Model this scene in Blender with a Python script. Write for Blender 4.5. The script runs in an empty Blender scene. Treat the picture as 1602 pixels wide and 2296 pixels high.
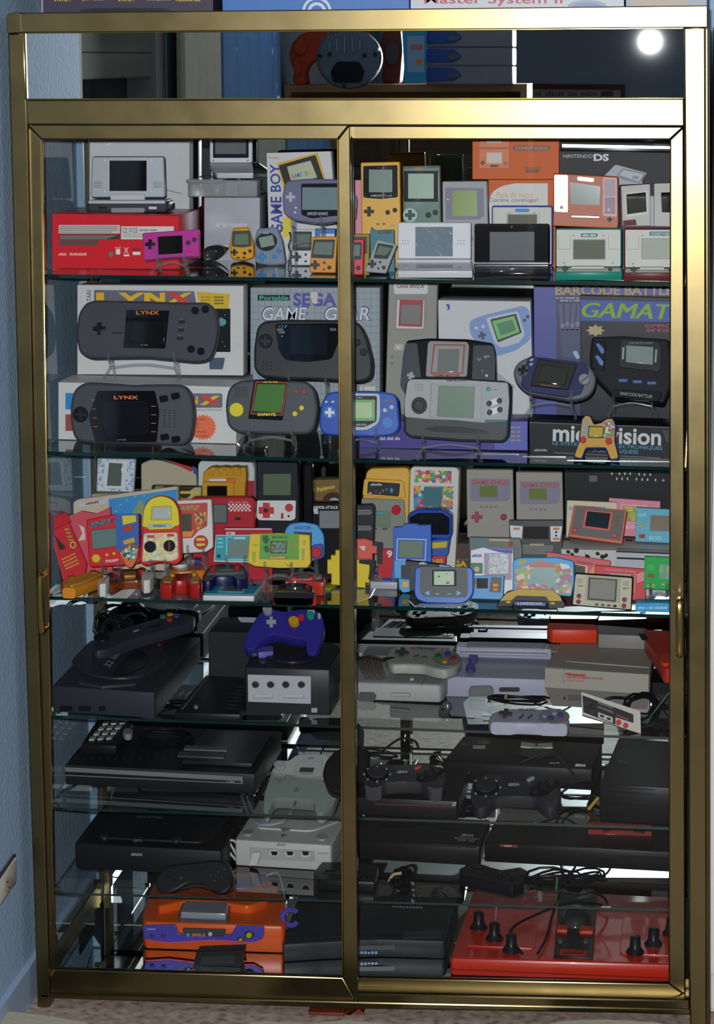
import bpy, bmesh, math, random
import numpy as np
from mathutils import Vector, Matrix

random.seed(7)
scene = bpy.context.scene
col = scene.collection

# ---------------------------------------------------------------- camera
FPX, YAW, PIT, ROLL = 6014.5, 0.11388, 0.16698, -0.0042
CAM = np.array([0.0, -4.70, 1.742])
def cam_axes():
    f = np.array([-math.sin(YAW) * math.cos(PIT), math.cos(YAW) * math.cos(PIT), -math.sin(PIT)])
    r = np.array([math.cos(YAW), math.sin(YAW), 0.0])
    u = np.cross(r, f)
    c, s = math.cos(ROLL), math.sin(ROLL)
    return r * c + u * s, -r * s + u * c, f
CR, CU, CF = cam_axes()
cam_data = bpy.data.cameras.new('camera')
cam_data.sensor_fit = 'VERTICAL'
cam_data.sensor_height = 24.0
cam_data.lens = FPX / 2296.0 * 24.0
cam_data.clip_start = 0.05
cam = bpy.data.objects.new('camera', cam_data)
col.objects.link(cam)
m = Matrix.Identity(4)
for i in range(3):
    m[i][0], m[i][1], m[i][2], m[i][3] = CR[i], CU[i], -CF[i], CAM[i]
cam.matrix_world = m
scene.camera = cam

# ---------------------------------------------------------------- world, lights, exposure
w = bpy.data.worlds.new('world')
scene.world = w
w.use_nodes = True
w.node_tree.nodes['Background'].inputs[0].default_value = (0.5, 0.55, 0.6, 1)
w.node_tree.nodes['Background'].inputs[1].default_value = 0.3
scene.view_settings.view_transform = 'Standard'
scene.view_settings.look = 'None'
scene.view_settings.gamma = 1.0
scene.view_settings.use_curve_mapping = False
scene.view_settings.exposure = 0.25
scene.cycles.transparent_max_bounces = 48
scene.cycles.max_bounces = 12
scene.cycles.glossy_bounces = 6
scene.cycles.sample_clamp_indirect = 3.0
scene.cycles.caustics_reflective = False
scene.cycles.caustics_refractive = False

def add_light(name, kind, loc, energy, color, aim=None, **kw):
    d = bpy.data.lights.new(name, kind)
    d.energy = energy
    d.color = color
    for k, v in kw.items():
        setattr(d, k, v)
    o = bpy.data.objects.new(name, d)
    col.objects.link(o)
    o.location = loc
    if aim is not None:
        o.rotation_euler = (Vector(aim) - Vector(loc)).to_track_quat('-Z', 'Y').to_euler()
    return o
# the camera's flash: the photograph shows it mirrored in the band above the doors
add_light('camera_flash_offscreen', 'SPOT', (-0.055, -4.70, 1.80), 575, (0.97, 0.98, 1.0), aim=(-0.42, 0, 1.2), spot_size=1.15, spot_blend=0.35, shadow_soft_size=0.022)

# ---------------------------------------------------------------- pixels to rays
def ray(px, py):
    x = (px - 801.0) / FPX
    y = (1148.0 - py) / FPX
    return CF + CR * x + CU * y
def at_y(px, py, y):
    d = ray(px, py)
    return CAM + d * ((y - CAM[1]) / d[1])
def at_z(px, py, z):
    d = ray(px, py)
    return CAM + d * ((z - CAM[2]) / d[2])
def at_plane(px, py, o, n):
    d = ray(px, py)
    return CAM + d * (np.dot(o - CAM, n) / np.dot(d, n))
def to_px(p):
    v = np.array(p) - CAM
    z = v @ CF
    return 801 + FPX * (v @ CR) / z, 1148 - FPX * (v @ CU) / z

# ---------------------------------------------------------------- materials
def lin(h):
    if isinstance(h, str):
        h = h.lstrip('#')
        c = [int(h[i:i + 2], 16) / 255.0 for i in (0, 2, 4)]
    else:
        c = [v / 255.0 for v in h]
    return tuple((v / 12.92 if v <= 0.04045 else ((v + 0.055) / 1.055) ** 2.4) for v in c)
MATS = {}
def M(c, rough=0.42, metal=0.0, noise=0.06, scale=60.0, bump=0.0, emit=0.0, coat=0.0, alpha=1.0, spec=0.5):
    if not isinstance(c, (str, tuple, list)):
        return c
    if spec == 0.5 and not metal and not coat and sum(lin(c)) < 0.09:
        spec = 0.2
    elif spec == 0.5 and not metal and not coat:
        spec = 0.28
    key = (c if isinstance(c, str) else tuple(c), rough, metal, noise, scale, bump, emit, coat, alpha, spec)
    if key in MATS:
        return MATS[key]
    mt = bpy.data.materials.new('surface')
    mt.use_nodes = True
    nt = mt.node_tree
    b = nt.nodes['Principled BSDF']
    col4 = (*lin(c), 1)
    b.inputs['Roughness'].default_value = rough
    b.inputs['Metallic'].default_value = metal
    b.inputs['Specular IOR Level'].default_value = spec
    b.inputs['Coat Weight'].default_value = coat
    b.inputs['Alpha'].default_value = alpha
    tc = nt.nodes.new('ShaderNodeTexCoord')
    nz = nt.nodes.new('ShaderNodeTexNoise')
    nz.inputs['Scale'].default_value = scale
    nz.inputs['Detail'].default_value = 3
    nt.links.new(tc.outputs['Object'], nz.inputs['Vector'])
    mx = nt.nodes.new('ShaderNodeMix')
    mx.data_type = 'RGBA'
    mx.inputs['A'].default_value = tuple(min(1, v * (1 - noise)) for v in col4[:3]) + (1,)
    mx.inputs['B'].default_value = tuple(min(1, v * (1 + noise)) for v in col4[:3]) + (1,)
    nt.links.new(nz.outputs['Fac'], mx.inputs['Factor'])
    nt.links.new(mx.outputs['Result'], b.inputs['Base Color'])
    if emit:
        b.inputs['Emission Color'].default_value = col4
        b.inputs['Emission Strength'].default_value = emit
    if bump:
        bp = nt.nodes.new('ShaderNodeBump')
        bp.inputs['Strength'].default_value = 0.6
        bp.inputs['Distance'].default_value = bump
        nt.links.new(nz.outputs['Fac'], bp.inputs['Height'])
        nt.links.new(bp.outputs['Normal'], b.inputs['Normal'])
    MATS[key] = mt
    return mt
def clear_mat(name, tint, base_reflect=0.0, rough=0.0, milky=0.0, milk='#c8d0d4', ior=1.5):
    if name in MATS:
        return MATS[name]
    mt = bpy.data.materials.new(name)
    mt.use_nodes = True
    nt = mt.node_tree
    nt.nodes.clear()
    out = nt.nodes.new('ShaderNodeOutputMaterial')
    tr = nt.nodes.new('ShaderNodeBsdfTransparent')
    tr.inputs[0].default_value = (*tint, 1)
    gl = nt.nodes.new('ShaderNodeBsdfGlossy')
    gl.inputs['Color'].default_value = (1, 1, 1, 1)
    gl.inputs['Roughness'].default_value = rough
    fr = nt.nodes.new('ShaderNodeFresnel')
    fr.inputs['IOR'].default_value = ior
    mx = nt.nodes.new('ShaderNodeMixShader')
    ge = nt.nodes.new('ShaderNodeNewGeometry')
    fro = nt.nodes.new('ShaderNodeMath')
    fro.operation = 'SUBTRACT'
    fro.inputs[0].default_value = 1.0
    nt.links.new(ge.outputs['Backfacing'], fro.inputs[1])
    mul = nt.nodes.new('ShaderNodeMath')
    mul.operation = 'MULTIPLY'
    nt.links.new(fro.outputs[0], mul.inputs[1])
    if base_reflect:
        ad = nt.nodes.new('ShaderNodeMath')
        ad.operation = 'ADD'
        ad.use_clamp = True
        ad.inputs[1].default_value = base_reflect
        nt.links.new(fr.outputs[0], ad.inputs[0])
        nt.links.new(ad.outputs[0], mul.inputs[0])
    else:
        nt.links.new(fr.outputs[0], mul.inputs[0])
    nt.links.new(mul.outputs[0], mx.inputs[0])
    src = tr
    if milky:
        df = nt.nodes.new('ShaderNodeBsdfDiffuse')
        df.inputs[0].default_value = (*lin(milk), 1)
        m2 = nt.nodes.new('ShaderNodeMixShader')
        m2.inputs[0].default_value = milky
        tcn = nt.nodes.new('ShaderNodeTexCoord')
        nzn = nt.nodes.new('ShaderNodeTexNoise')
        nzn.inputs['Scale'].default_value = 9.0
        nt.links.new(tcn.outputs['Object'], nzn.inputs['Vector'])
        mu = nt.nodes.new('ShaderNodeMath')
        mu.operation = 'MULTIPLY'
        mu.inputs[1].default_value = milky * 2
        nt.links.new(nzn.outputs['Fac'], mu.inputs[0])
        nt.links.new(mu.outputs[0], m2.inputs[0])
        nt.links.new(tr.outputs[0], m2.inputs[1])
        nt.links.new(df.outputs[0], m2.inputs[2])
        src = m2
    nt.links.new(src.outputs[0], mx.inputs[1])
    nt.links.new(gl.outputs[0], mx.inputs[2])
    nt.links.new(mx.outputs[0], out.inputs[0])
    MATS[name] = mt
    return mt
def art(name, cols, scale=40, rough=0.45, stretch=(1, 1, 1)):
    """printed picture: cells of flat colour"""
    if name in MATS:
        return MATS[name]
    mt = M(cols[0], rough=rough).copy()
    mt.name = name
    nt = mt.node_tree
    b = nt.nodes['Principled BSDF']
    tc = nt.nodes.new('ShaderNodeTexCoord')
    mp = nt.nodes.new('ShaderNodeMapping')
    mp.inputs['Scale'].default_value = stretch
    vo = nt.nodes.new('ShaderNodeTexVoronoi')
    vo.inputs['Scale'].default_value = scale
    sx = nt.nodes.new('ShaderNodeSeparateColor')
    rp = nt.nodes.new('ShaderNodeValToRGB')
    rp.color_ramp.interpolation = 'CONSTANT'
    els = rp.color_ramp.elements
    while len(els) < len(cols):
        els.new(0.5)
    for i, c in enumerate(cols):
        els[i].position = i / len(cols)
        els[i].color = (*lin(c), 1)
    nt.links.new(tc.outputs['Object'], mp.inputs['Vector'])
    nt.links.new(mp.outputs[0], vo.inputs['Vector'])
    nt.links.new(vo.outputs['Color'], sx.inputs[0])
    nt.links.new(sx.outputs[0], rp.inputs[0])
    nt.links.new(rp.outputs[0], b.inputs['Base Color'])
    MATS[name] = mt
    return mt
def brushed(c, rough, name, sc=(2, 2, 300)):
    mt = M(c, rough=rough, metal=1.0).copy()
    mt.name = name
    nt = mt.node_tree
    b = nt.nodes['Principled BSDF']
    tc = nt.nodes.new('ShaderNodeTexCoord')
    mp = nt.nodes.new('ShaderNodeMapping')
    mp.inputs['Scale'].default_value = sc
    nz = nt.nodes.new('ShaderNodeTexNoise')
    nz.inputs['Scale'].default_value = 4
    mr = nt.nodes.new('ShaderNodeMapRange')
    mr.inputs['To Min'].default_value = rough - 0.06
    mr.inputs['To Max'].default_value = rough + 0.06
    nt.links.new(tc.outputs['Object'], mp.inputs['Vector'])
    nt.links.new(mp.outputs[0], nz.inputs['Vector'])
    nt.links.new(nz.outputs['Fac'], mr.inputs['Value'])
    nt.links.new(mr.outputs[0], b.inputs['Roughness'])
    return mt
GOLD = brushed('#6f6344', 0.28, 'gold_anodised_aluminium', (3, 3, 3))
GOLDP = M('#b0904a', rough=0.2, metal=1.0)
MIRROR = M('#dfe6e6', rough=0.006, metal=1.0, noise=0.02)
GLASS = clear_mat('door_glass', (0.96, 0.97, 0.97), ior=1.22)
SHELFGLASS = clear_mat('shelf_glass', (0.95, 0.98, 0.97), base_reflect=0.03)
SHELFEDGE = M('#0a2a26', rough=0.12, coat=0.5)
CLEAR = clear_mat('clear_plastic', (0.9, 0.92, 0.93), base_reflect=0.12, rough=0.08, milky=0.08)

# ---------------------------------------------------------------- 2D outlines in photo pixels
def rnd(pts, r, n=5):
    """round the corners of a polygon; r one radius or one per corner"""
    N = len(pts)
    rs = r if isinstance(r, (list, tuple)) else [r] * N
    out = []
    for i in range(N):
        p = np.array(pts[i], float)
        a = np.array(pts[i - 1], float) - p
        b = np.array(pts[(i + 1) % N], float) - p
        la, lb = np.linalg.norm(a), np.linalg.norm(b)
        rr = min(rs[i], la * 0.49, lb * 0.49)
        if rr < 0.01:
            out.append(tuple(p))
            continue
        p0, p2 = p + a / la * rr, p + b / lb * rr
        for k in range(n + 1):
            t = k / n
            q = (1 - t) ** 2 * p0 + 2 * t * (1 - t) * p + t * t * p2
            out.append(tuple(q))
    return out
def R(x0, y0, x1, y1, r=0):
    return rnd([(x0, y0), (x1, y0), (x1, y1), (x0, y1)], r)
def P(*pts, r=0):
    return rnd(list(pts), r)
def E(cx, cy, rx, ry=None, n=20, rot=0):
    ry = rx if ry is None else ry
    c, s = math.cos(rot), math.sin(rot)
    o = []
    for k in range(n):
        a = 2 * math.pi * k / n
        x, y = rx * math.cos(a), ry * math.sin(a)
        o.append((cx + x * c - y * s, cy + x * s + y * c))
    return o
def CROSS(cx, cy, r, t=0.34, rot=0, sy=1.0):
    w = r * t
    pts = [(-w, -r), (w, -r), (w, -w), (r, -w), (r, w), (w, w), (w, r), (-w, r), (-w, w), (-r, w), (-r, -w), (-w, -w)]
    c, s = math.cos(rot), math.sin(rot)
    return [(cx + x * c - y * s, cy + (x * s + y * c) * sy) for x, y in pts]
def STAR(cx, cy, r0, r1, n, ry=1.0):
    return [(cx + (r0 if k % 2 == 0 else r1) * math.sin(math.pi * k / n), cy - ry * (r0 if k % 2 == 0 else r1) * math.cos(math.pi * k / n)) for k in range(2 * n)]

# ---------------------------------------------------------------- meshes
def area2(p):
    return 0.5 * sum(p[i - 1][0] * p[i][1] - p[i][0] * p[i - 1][1] for i in range(len(p)))
def inset(p, d):
    """p counter-clockwise list of 2D points, moved inwards by d"""
    n = len(p)
    out = []
    for i in range(n):
        a, b, c = np.array(p[i - 1]), np.array(p[i]), np.array(p[(i + 1) % n])
        e1, e2 = b - a, c - b
        l1, l2 = np.linalg.norm(e1), np.linalg.norm(e2)
        if l1 < 1e-9 or l2 < 1e-9:
            out.append(tuple(b)); continue
        n1 = np.array([-e1[1], e1[0]]) / l1
        n2 = np.array([-e2[1], e2[0]]) / l2
        s = n1 + n2
        q = np.dot(s, s)
        v = s * (2.0 / max(q, 0.7)) * 0.5 * 2 if q > 1e-6 else n1
        out.append(tuple(b + v * d))
    return out
def clean(p):
    out = []
    for q in p:
        if not out or math.hypot(q[0] - out[-1][0], q[1] - out[-1][1]) > 1e-5:
            out.append(q)
    if len(out) > 2 and math.hypot(out[0][0] - out[-1][0], out[0][1] - out[-1][1]) < 1e-5:
        out.pop()
    return out
def link_mesh(name, me, mats, parent=None, smooth=35):
    for mt in (mats if isinstance(mats, (list, tuple)) and not isinstance(mats[0], (int, float)) else [mats]):
        me.materials.append(mt)
    if smooth:
        me.polygons.foreach_set('use_smooth', [len(p.vertices) <= 4 for p in me.polygons])
        me.set_sharp_from_angle(angle=math.radians(smooth))
    o = bpy.data.objects.new(name, me)
    col.objects.link(o)
    if parent is not None:
        o.parent = parent
    return o
def mesh_from(verts, faces, origin=(0, 0, 0), recalc=True, name='mesh'):
    me = bpy.data.meshes.new(name)
    o = np.array(origin)
    me.from_pydata([tuple(np.array(v) - o) for v in verts], [], faces)
    if recalc:
        bm = bmesh.new()
        bm.from_mesh(me)
        bmesh.ops.recalc_face_normals(bm, faces=bm.faces[:])
        bm.to_mesh(me)
        bm.free()
    me.update()
    return me
def slab_data(p2, w0, w1, bev=0.0, bevback=None):
    """outline p2 (local u,v) from w0 (back) to w1 (front) with rounded rims -> rings (u,v,w), faces"""
    p2 = clean(p2)
    if area2(p2) < 0:
        p2 = p2[::-1]
    n = len(p2)
    lim = 1.0
    if bev:
        def half(i):
            e1 = (p2[i][0] - p2[i - 1][0], p2[i][1] - p2[i - 1][1])
            j = (i + 1) % n
            e2 = (p2[j][0] - p2[i][0], p2[j][1] - p2[i][1])
            return math.tan(0.5 * math.atan2(e1[0] * e2[1] - e1[1] * e2[0], e1[0] * e2[0] + e1[1] * e2[1]))
        hs = [half(i) for i in range(n)]
        for i in range(n):
            s_ = hs[i] + hs[(i + 1) % n]
            if s_ > 1e-4:
                j = (i + 1) % n
                lim = min(lim, 0.9 * math.hypot(p2[j][0] - p2[i][0], p2[j][1] - p2[i][1]) / s_)
        bev = min(bev, lim)
        bevback = None if bevback is None else min(bevback, lim)
    rings = []
    bb = bev if bevback is None else bevback
    bb = min(bb, (w1 - w0) * 0.5)
    bf = min(bev, (w1 - w0) * 0.9)
    if bb > 0:
        rings += [(inset(p2, bb), w0), (inset(p2, bb * 0.3), w0 + bb * 0.3)]
        rings += [(p2, w0 + bb)]
    else:
        rings += [(p2, w0)]
    if bf > 0:
        rings += [(p2, w1 - bf), (inset(p2, bf * 0.3), w1 - bf * 0.3), (inset(p2, bf), w1)]
    else:
        rings += [(p2, w1)]
    V = [(q[0], q[1], wv) for ring, wv in rings for q in ring]
    F = [list(range(n))[::-1]]
    for k in range(len(rings) - 1):
        for i in range(n):
            j = (i + 1) % n
            F.append([k * n + i, k * n + j, (k + 1) * n + j, (k + 1) * n + i])
    F.append([(len(rings) - 1) * n + i for i in range(n)])
    return V, F
def tube_data(pts, r, seg=7, closed=False):
    pts = [np.array(p, float) for p in pts]
    n = len(pts)
    rs = r if isinstance(r, (list, tuple)) else [r] * n
    V, F = [], []
    prev = None
    for i in range(n):
        a = pts[i - 1] if (i > 0 or closed) else pts[i]
        b = pts[(i + 1) % n] if (i < n - 1 or closed) else pts[i]
        t = b - a
        t /= max(np.linalg.norm(t), 1e-9)
        if prev is None:
            h = np.array([0, 0, 1.0]) if abs(t[2]) < 0.9 else np.array([1.0, 0, 0])
            s = np.cross(t, h)
        else:
            s = prev - t * np.dot(prev, t)
        s /= max(np.linalg.norm(s), 1e-9)
        prev = s
        q = np.cross(t, s)
        for k in range(seg):
            an = 2 * math.pi * k / seg
            V.append(pts[i] + rs[i] * (math.cos(an) * s + math.sin(an) * q))
    m_ = n if closed else n - 1
    for i in range(m_):
        for k in range(seg):
            i2, k2 = (i + 1) % n, (k + 1) % seg
            F.append([i * seg + k, i * seg + k2, i2 * seg + k2, i2 * seg + k])
    if not closed:
        F.append(list(range(seg))[::-1])
        F.append([(n - 1) * seg + k for k in range(seg)])
    return V, F
def smooth_path(pts, n=8):
    pts = [np.array(p, float) for p in pts]
    q = [2 * pts[0] - pts[1]] + pts + [2 * pts[-1] - pts[-2]]
    out = []
    for i in range(1, len(q) - 2):
        for k in range(n):
            t = k / n
            out.append(0.5 * ((2 * q[i]) + (-q[i - 1] + q[i + 1]) * t + (2 * q[i - 1] - 5 * q[i] + 4 * q[i + 1] - q[i + 2]) * t * t + (-q[i - 1] + 3 * q[i] - 3 * q[i + 1] + q[i + 2]) * t ** 3))
    out.append(pts[-1])
    return out
_txt = {}
# print that is too blurred in the photograph to read: drawn as a row of small strokes of the same length
BLURRED = {'GENIUS', 'NEXXUS', 'Monster', 'HERO', 'TELEJOGO', 'RACER', 'VIDEOPAC+', 'COMMODORE 64', 'Agent 2 (50 cartucho)', 'HELICOPTER', 'SUPERVISION',
           '06110  2RAK1NT3/99', 'INICIO MANUAL DE SEGURIDAD', 'GREEN HOUSE', 'Une arme redoutable sur la', 'console de combat', 'Black White', 'games video wave',
           'e4952cx', 'Expansion', 'GRAND PRIX TURBO', 'ALARM', 'GAME A', 'MENU', 'PAUSE', 'SELECT', '16-BIT', 'VERSION ESPAÑOLA', 'VIDEO GAME SYSTEM', 'POWER BASE',
           'La Sirena del Colla', 'Soccer', 'JAGUAR', 'Dreamcast', 'ATARI '}
def text_raw(s, bold=0.0, shear=0.0, spacing=1.0):
    key = (s, bold, shear, spacing)
    if s in BLURRED and key not in _txt:
        V, F, n = [], [], len(s)
        for i, ch in enumerate(s):
            if ch != ' ':
                k = len(V)
                y1 = 0.95 if i % 3 else 0.75
                V += [((i + 0.1) / n, 0.1), ((i + 0.82) / n, 0.1), ((i + 0.82) / n, y1), ((i + 0.1) / n, y1)]
                F.append([k, k + 1, k + 2, k + 3])
        _txt[key] = (np.array(V), F)
    if key not in _txt:
        cu = bpy.data.curves.new('lettering', 'FONT')
        cu.body = s
        cu.offset = bold
        cu.shear = shear
        cu.space_character = spacing
        cu.resolution_u = 3
        ob = bpy.data.objects.new('lettering', cu)
        col.objects.link(ob)
        dg = bpy.context.evaluated_depsgraph_get()
        ev = ob.evaluated_get(dg)
        me = ev.to_mesh()
        V = np.array([tuple(v.co) for v in me.vertices]) if len(me.vertices) else np.zeros((0, 3))
        F = [list(p.vertices) for p in me.polygons]
        ev.to_mesh_clear()
        bpy.data.objects.remove(ob)
        bpy.data.curves.remove(cu)
        lo, hi = V.min(0), V.max(0)
        V = (V[:, :2] - lo[:2]) / np.maximum(hi[:2] - lo[:2], 1e-6)
        _txt[key] = (V, F)
    return _txt[key]

# ---------------------------------------------------------------- things
def tag(o, label, cat, group=None):
    o['label'] = label
    o['category'] = cat
    if group:
        o['group'] = group
    return o
class Shelf:
    """a level plane through pixel points of its front edge (left, right)"""
    def __init__(s, a, b, y):
        p, q = at_y(a[0], a[1], y), at_y(b[0], b[1], y)
        s.o = p
        u = q - p
        s.n = np.array([-u[2], 0, u[0]]) / math.hypot(u[2], u[0])
    def z(s, x, y=0):
        return s.o[2] - (x - s.o[0]) * s.n[0] / s.n[2]
class Flat:
    """a level plane at height zz (top of a box)"""
    def __init__(s, zz):
        s.o = np.array([0, 0, zz]); s.n = np.array([0, 0, 1.0])
    def z(s, x, y=0):
        return s.o[2]
class Frame:
    """a plane in the place that pixels are projected onto; u across, v up, w out of it"""
    def __init__(s, base, on=None, y=None, tilt=0, yaw=0, thick=0.0, flat=False, lift=0.0, mirror=None, pitch=0.0, z=None):
        t, a = math.radians(tilt), math.radians(yaw)
        s.dy = 0.0
        s.mirror = mirror
        px, py = base
        lf = lift + thick * math.sin(t)
        if flat:   # level (or slightly pitched) plane: v runs to the back, w is up
            if z is None:
                o0 = on.o + np.array([0, 0, lift])
                s.o = at_plane(px, py, o0, on.n)
            else:
                s.o = at_z(px, py, z)
            p_ = math.radians(pitch)
            s.U = np.array([math.cos(a), math.sin(a), 0])
            s.V = np.array([-math.sin(a) * math.cos(p_), math.cos(a) * math.cos(p_), math.sin(p_)])
        else:
            if y is None:
                s.o = at_plane(px, py, on.o + np.array([0, 0, lf]), on.n)
            else:
                s.o = at_y(px, py, y)
                if on is not None:
                    z_ = on.z(s.o[0]) + lf
                    qx, qy = to_px((s.o[0], y, z_))
                    s.dy = max(qy - py, 0.0)   # a hidden foot may be drawn too low; it is cut off at the shelf
                    s.o = np.array([s.o[0], y, z_])
            s.U = np.array([math.cos(a), math.sin(a), 0])
            s.V = np.array([-math.sin(a) * math.sin(t), math.cos(a) * math.sin(t), math.cos(t)])
        s.W = np.cross(s.U, s.V)
        if on is not None and not (0.045 < s.o[1] < 0.56) and mirror is None:
            print('DEPTH', base, round(float(s.o[1]), 3))
    def uv(s, px, py):
        p = at_plane(px, py + s.dy, s.o, s.W) - s.o
        return (float(p @ s.U), float(p @ s.V))
    def world(s, u, v, w=0.0):
        p = s.o + s.U * u + s.V * v + s.W * w
        if s.mirror is not None:
            p = np.array([p[0], 2 * s.mirror - p[1], p[2]])
        return p
    def pt(s, px, py, w=0.0):
        u, v = s.uv(px, py)
        return s.world(u, v, w)
INSIDE = False
class Thing:
    def __init__(s, name, label, cat, base=None, group=None, **kw):
        s.f = Frame(base, **kw) if base is not None else None
        s.on = kw.get('on')
        s.root = bpy.data.objects.new(name, None)
        s.root.empty_display_size = 0.03
        col.objects.link(s.root)
        s.loc = s.f.world(0, 0, 0) if s.f else np.zeros(3)
        s.root.location = s.loc
        tag(s.root, label, cat, group)
    def frame(s, *a, **k):
        s.f = Frame(*a, **k)
        return s
    def add(s, name, V, F, mat, parent=None, label=None, smooth=35, kind=None, caps=False):
        on = s.on
        if on is not None:   # nothing sinks into what it stands on
            V = [(v[0], v[1], max(v[2], on.z(v[0]) + 0.0002)) for v in V]
        if INSIDE:   # everything stays between the cabinet's sides, doors and back
            V = [(min(max(v[0], XI0 + 0.003), XI1 - 0.003), min(max(v[1], 0.047), YB - 0.02), v[2]) for v in V]
        me = mesh_from(V, F, s.loc)
        o = link_mesh(name, me, M(mat) if isinstance(mat, (str, tuple)) else mat, parent if parent is not None else s.root, smooth)
        if caps:
            n_ = len(me.polygons)
            me.polygons[0].use_smooth = False
            me.polygons[n_ - 1].use_smooth = False
        if label:
            o['label'] = label
        if kind:
            o['kind'] = kind
        return o
    def slab(s, name, poly, w0, w1, mat, bev=0.0, parent=None, bevback=None, label=None):
        f = s.f
        p2 = [f.uv(*q) for q in poly]
        V, F = slab_data(p2, w0, w1, bev, bevback)
        return s.add(name, [f.world(*v) for v in V], F, mat, parent, label, caps=True)
    def body(s, poly, t, mat, bev=0.003, name='body', front=0.0):
        return s.slab(name, poly, front - t, front, mat, bev)
    def p(s, name, poly, mat, h=0.0012, bev=0.0, parent=None, w0=-0.0008, label=None):
        return s.slab(name, poly, w0, h, mat, bev if bev else (min(0.0012, h * 0.4) if h > 0.002 else 0), parent, 0, label)
    def txt(s, st, x0, y0, x1, y1, mat, h=0.0016, bold=0.0, shear=0.0, quad=None, parent=None, spacing=1.0, name='lettering'):
        V, F = text_raw(st, bold, shear, spacing)
        q = quad if quad else [(x0, y1), (x1, y1), (x1, y0), (x0, y0)]   # bottom-left, bottom-right, top-right, top-left
        a, b, c, d = [np.array(k, float) for k in q]
        W = []
        for x, y in V:
            pp = a * (1 - x) * (1 - y) + b * x * (1 - y) + c * x * y + d * (1 - x) * y
            W.append(s.f.pt(pp[0], pp[1], h))
        me = mesh_from(W, F, s.loc, recalc=False)
        return link_mesh(name, me, M(mat) if isinstance(mat, (str, tuple)) else mat, parent if parent is not None else s.root, 0)
    def tube(s, name, pts, r, mat, seg=7, closed=False, parent=None, n=6, raw=False, kind=None):
        pp = pts if raw else smooth_path(pts, n)
        V, F = tube_data(pp, r, seg, closed)
        return s.add(name, V, F, mat, parent, kind=kind)
    def button(s, cx, cy, r, mat, h=0.003, ry=None, name='button', parent=None):
        return s.p(name, E(cx, cy, r, ry, n=16), mat, h, parent=parent)
    def dpad(s, cx, cy, r, mat, h=0.003, rot=0, t=0.34):
        return s.p('direction_pad', CROSS(cx, cy, r, t, rot), mat, h)
def struct(name, V, F, mat, smooth=0, parent=None):
    o = link_mesh(name, mesh_from(V, F), M(mat) if isinstance(mat, (str, tuple)) else mat, parent, smooth)
    if parent is None:
        o['kind'] = 'structure'
    return o
def boxdata(x0, x1, y0, y1, z0, z1):
    V = [(x, y, z) for x in (x0, x1) for y in (y0, y1) for z in (z0, z1)]
    F = [[0, 1, 3, 2], [4, 6, 7, 5], [0, 4, 5, 1], [2, 3, 7, 6], [0, 2, 6, 4], [1, 5, 7, 3]]
    return V, F
# ================================================================ the room
XL = float(at_y(30, 150, 0.0)[0])          # outer left side of the cabinet
XR = float(at_y(1590, 1100, 0.0)[0])
WALLX = XL - 0.022
YB = 0.56                                   # back of the cabinet interior
def stucco(name, c):
    mt = M(c, rough=0.85, noise=0.10, scale=140, bump=0.004).copy()
    mt.name = name
    return mt
BLUEWALL = stucco('blue_stucco', '#a6c2dc')
struct('wall_left', *boxdata(WALLX - 0.1, WALLX, -0.66, 0.60, 0, 2.6), BLUEWALL)
struct('wall_left_side', *boxdata(WALLX - 0.1, WALLX, -6.4, -1.62, 0, 2.6), BLUEWALL)
struct('wall_left_below_window', *boxdata(WALLX - 0.1, WALLX, -1.62, -0.66, 0, 1.0), BLUEWALL)
struct('wall_left_above_window', *boxdata(WALLX - 0.1, WALLX, -1.62, -0.66, 2.25, 2.6), BLUEWALL)
struct('wall_back', *boxdata(WALLX, 1.6, 0.60, 0.70, 0, 2.6), BLUEWALL)
struct('wall_front', *boxdata(WALLX, 1.6, -6.5, -6.4, 0, 2.6), BLUEWALL)
struct('wall_right', *boxdata(1.6, 1.7, -6.5, 0.70, 0, 2.6), BLUEWALL)
struct('ceiling', *boxdata(WALLX - 0.1, 1.7, -6.5, 0.70, 2.6, 2.7), M('#d9d6cc', rough=0.9))
def terrazzo():
    mt = M('#b7a194', rough=0.6, spec=0.15).copy()
    mt.name = 'terrazzo'
    nt = mt.node_tree
    b = nt.nodes['Principled BSDF']
    tc = nt.nodes.new('ShaderNodeTexCoord')
    vo = nt.nodes.new('ShaderNodeTexNoise')
    vo.inputs['Scale'].default_value = 55
    vo.inputs['Detail'].default_value = 4
    rp = nt.nodes.new('ShaderNodeValToRGB')
    for i, (pos, c) in enumerate(((0.30, '#7d685e'), (0.42, '#a8917f'), (0.55, '#b9a598'), (0.72, '#cbb9ab'))):
        if i > 1:
            rp.color_ramp.elements.new(pos)
        rp.color_ramp.elements[i].position = pos
        rp.color_ramp.elements[i].color = (*lin(c), 1)
    nt.links.new(tc.outputs['Object'], vo.inputs['Vector'])
    nt.links.new(vo.outputs['Fac'], rp.inputs[0])
    nt.links.new(rp.outputs[0], b.inputs['Base Color'])
    return mt
struct('floor', *boxdata(WALLX - 0.1, 1.7, -6.5, 0.70, -0.05, 0), terrazzo())
struct('baseboard_left', *boxdata(WALLX, WALLX + 0.012, -6.4, 0.60, 0, 0.075), M('#a9bdd6', rough=0.4))
struct('baseboard_back', *boxdata(WALLX + 0.012, 1.6, 0.588, 0.60, 0, 0.075), M('#a9bdd6', rough=0.4))

def slab_yz(y0, y1, z0, z1, x0, x1):
    V, F = slab_data([(y0, z0), (y1, z0), (y1, z1), (y0, z1)], x0, x1, 0.004, 0)
    return [(v[2], v[0], v[1]) for v in V], F
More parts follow.
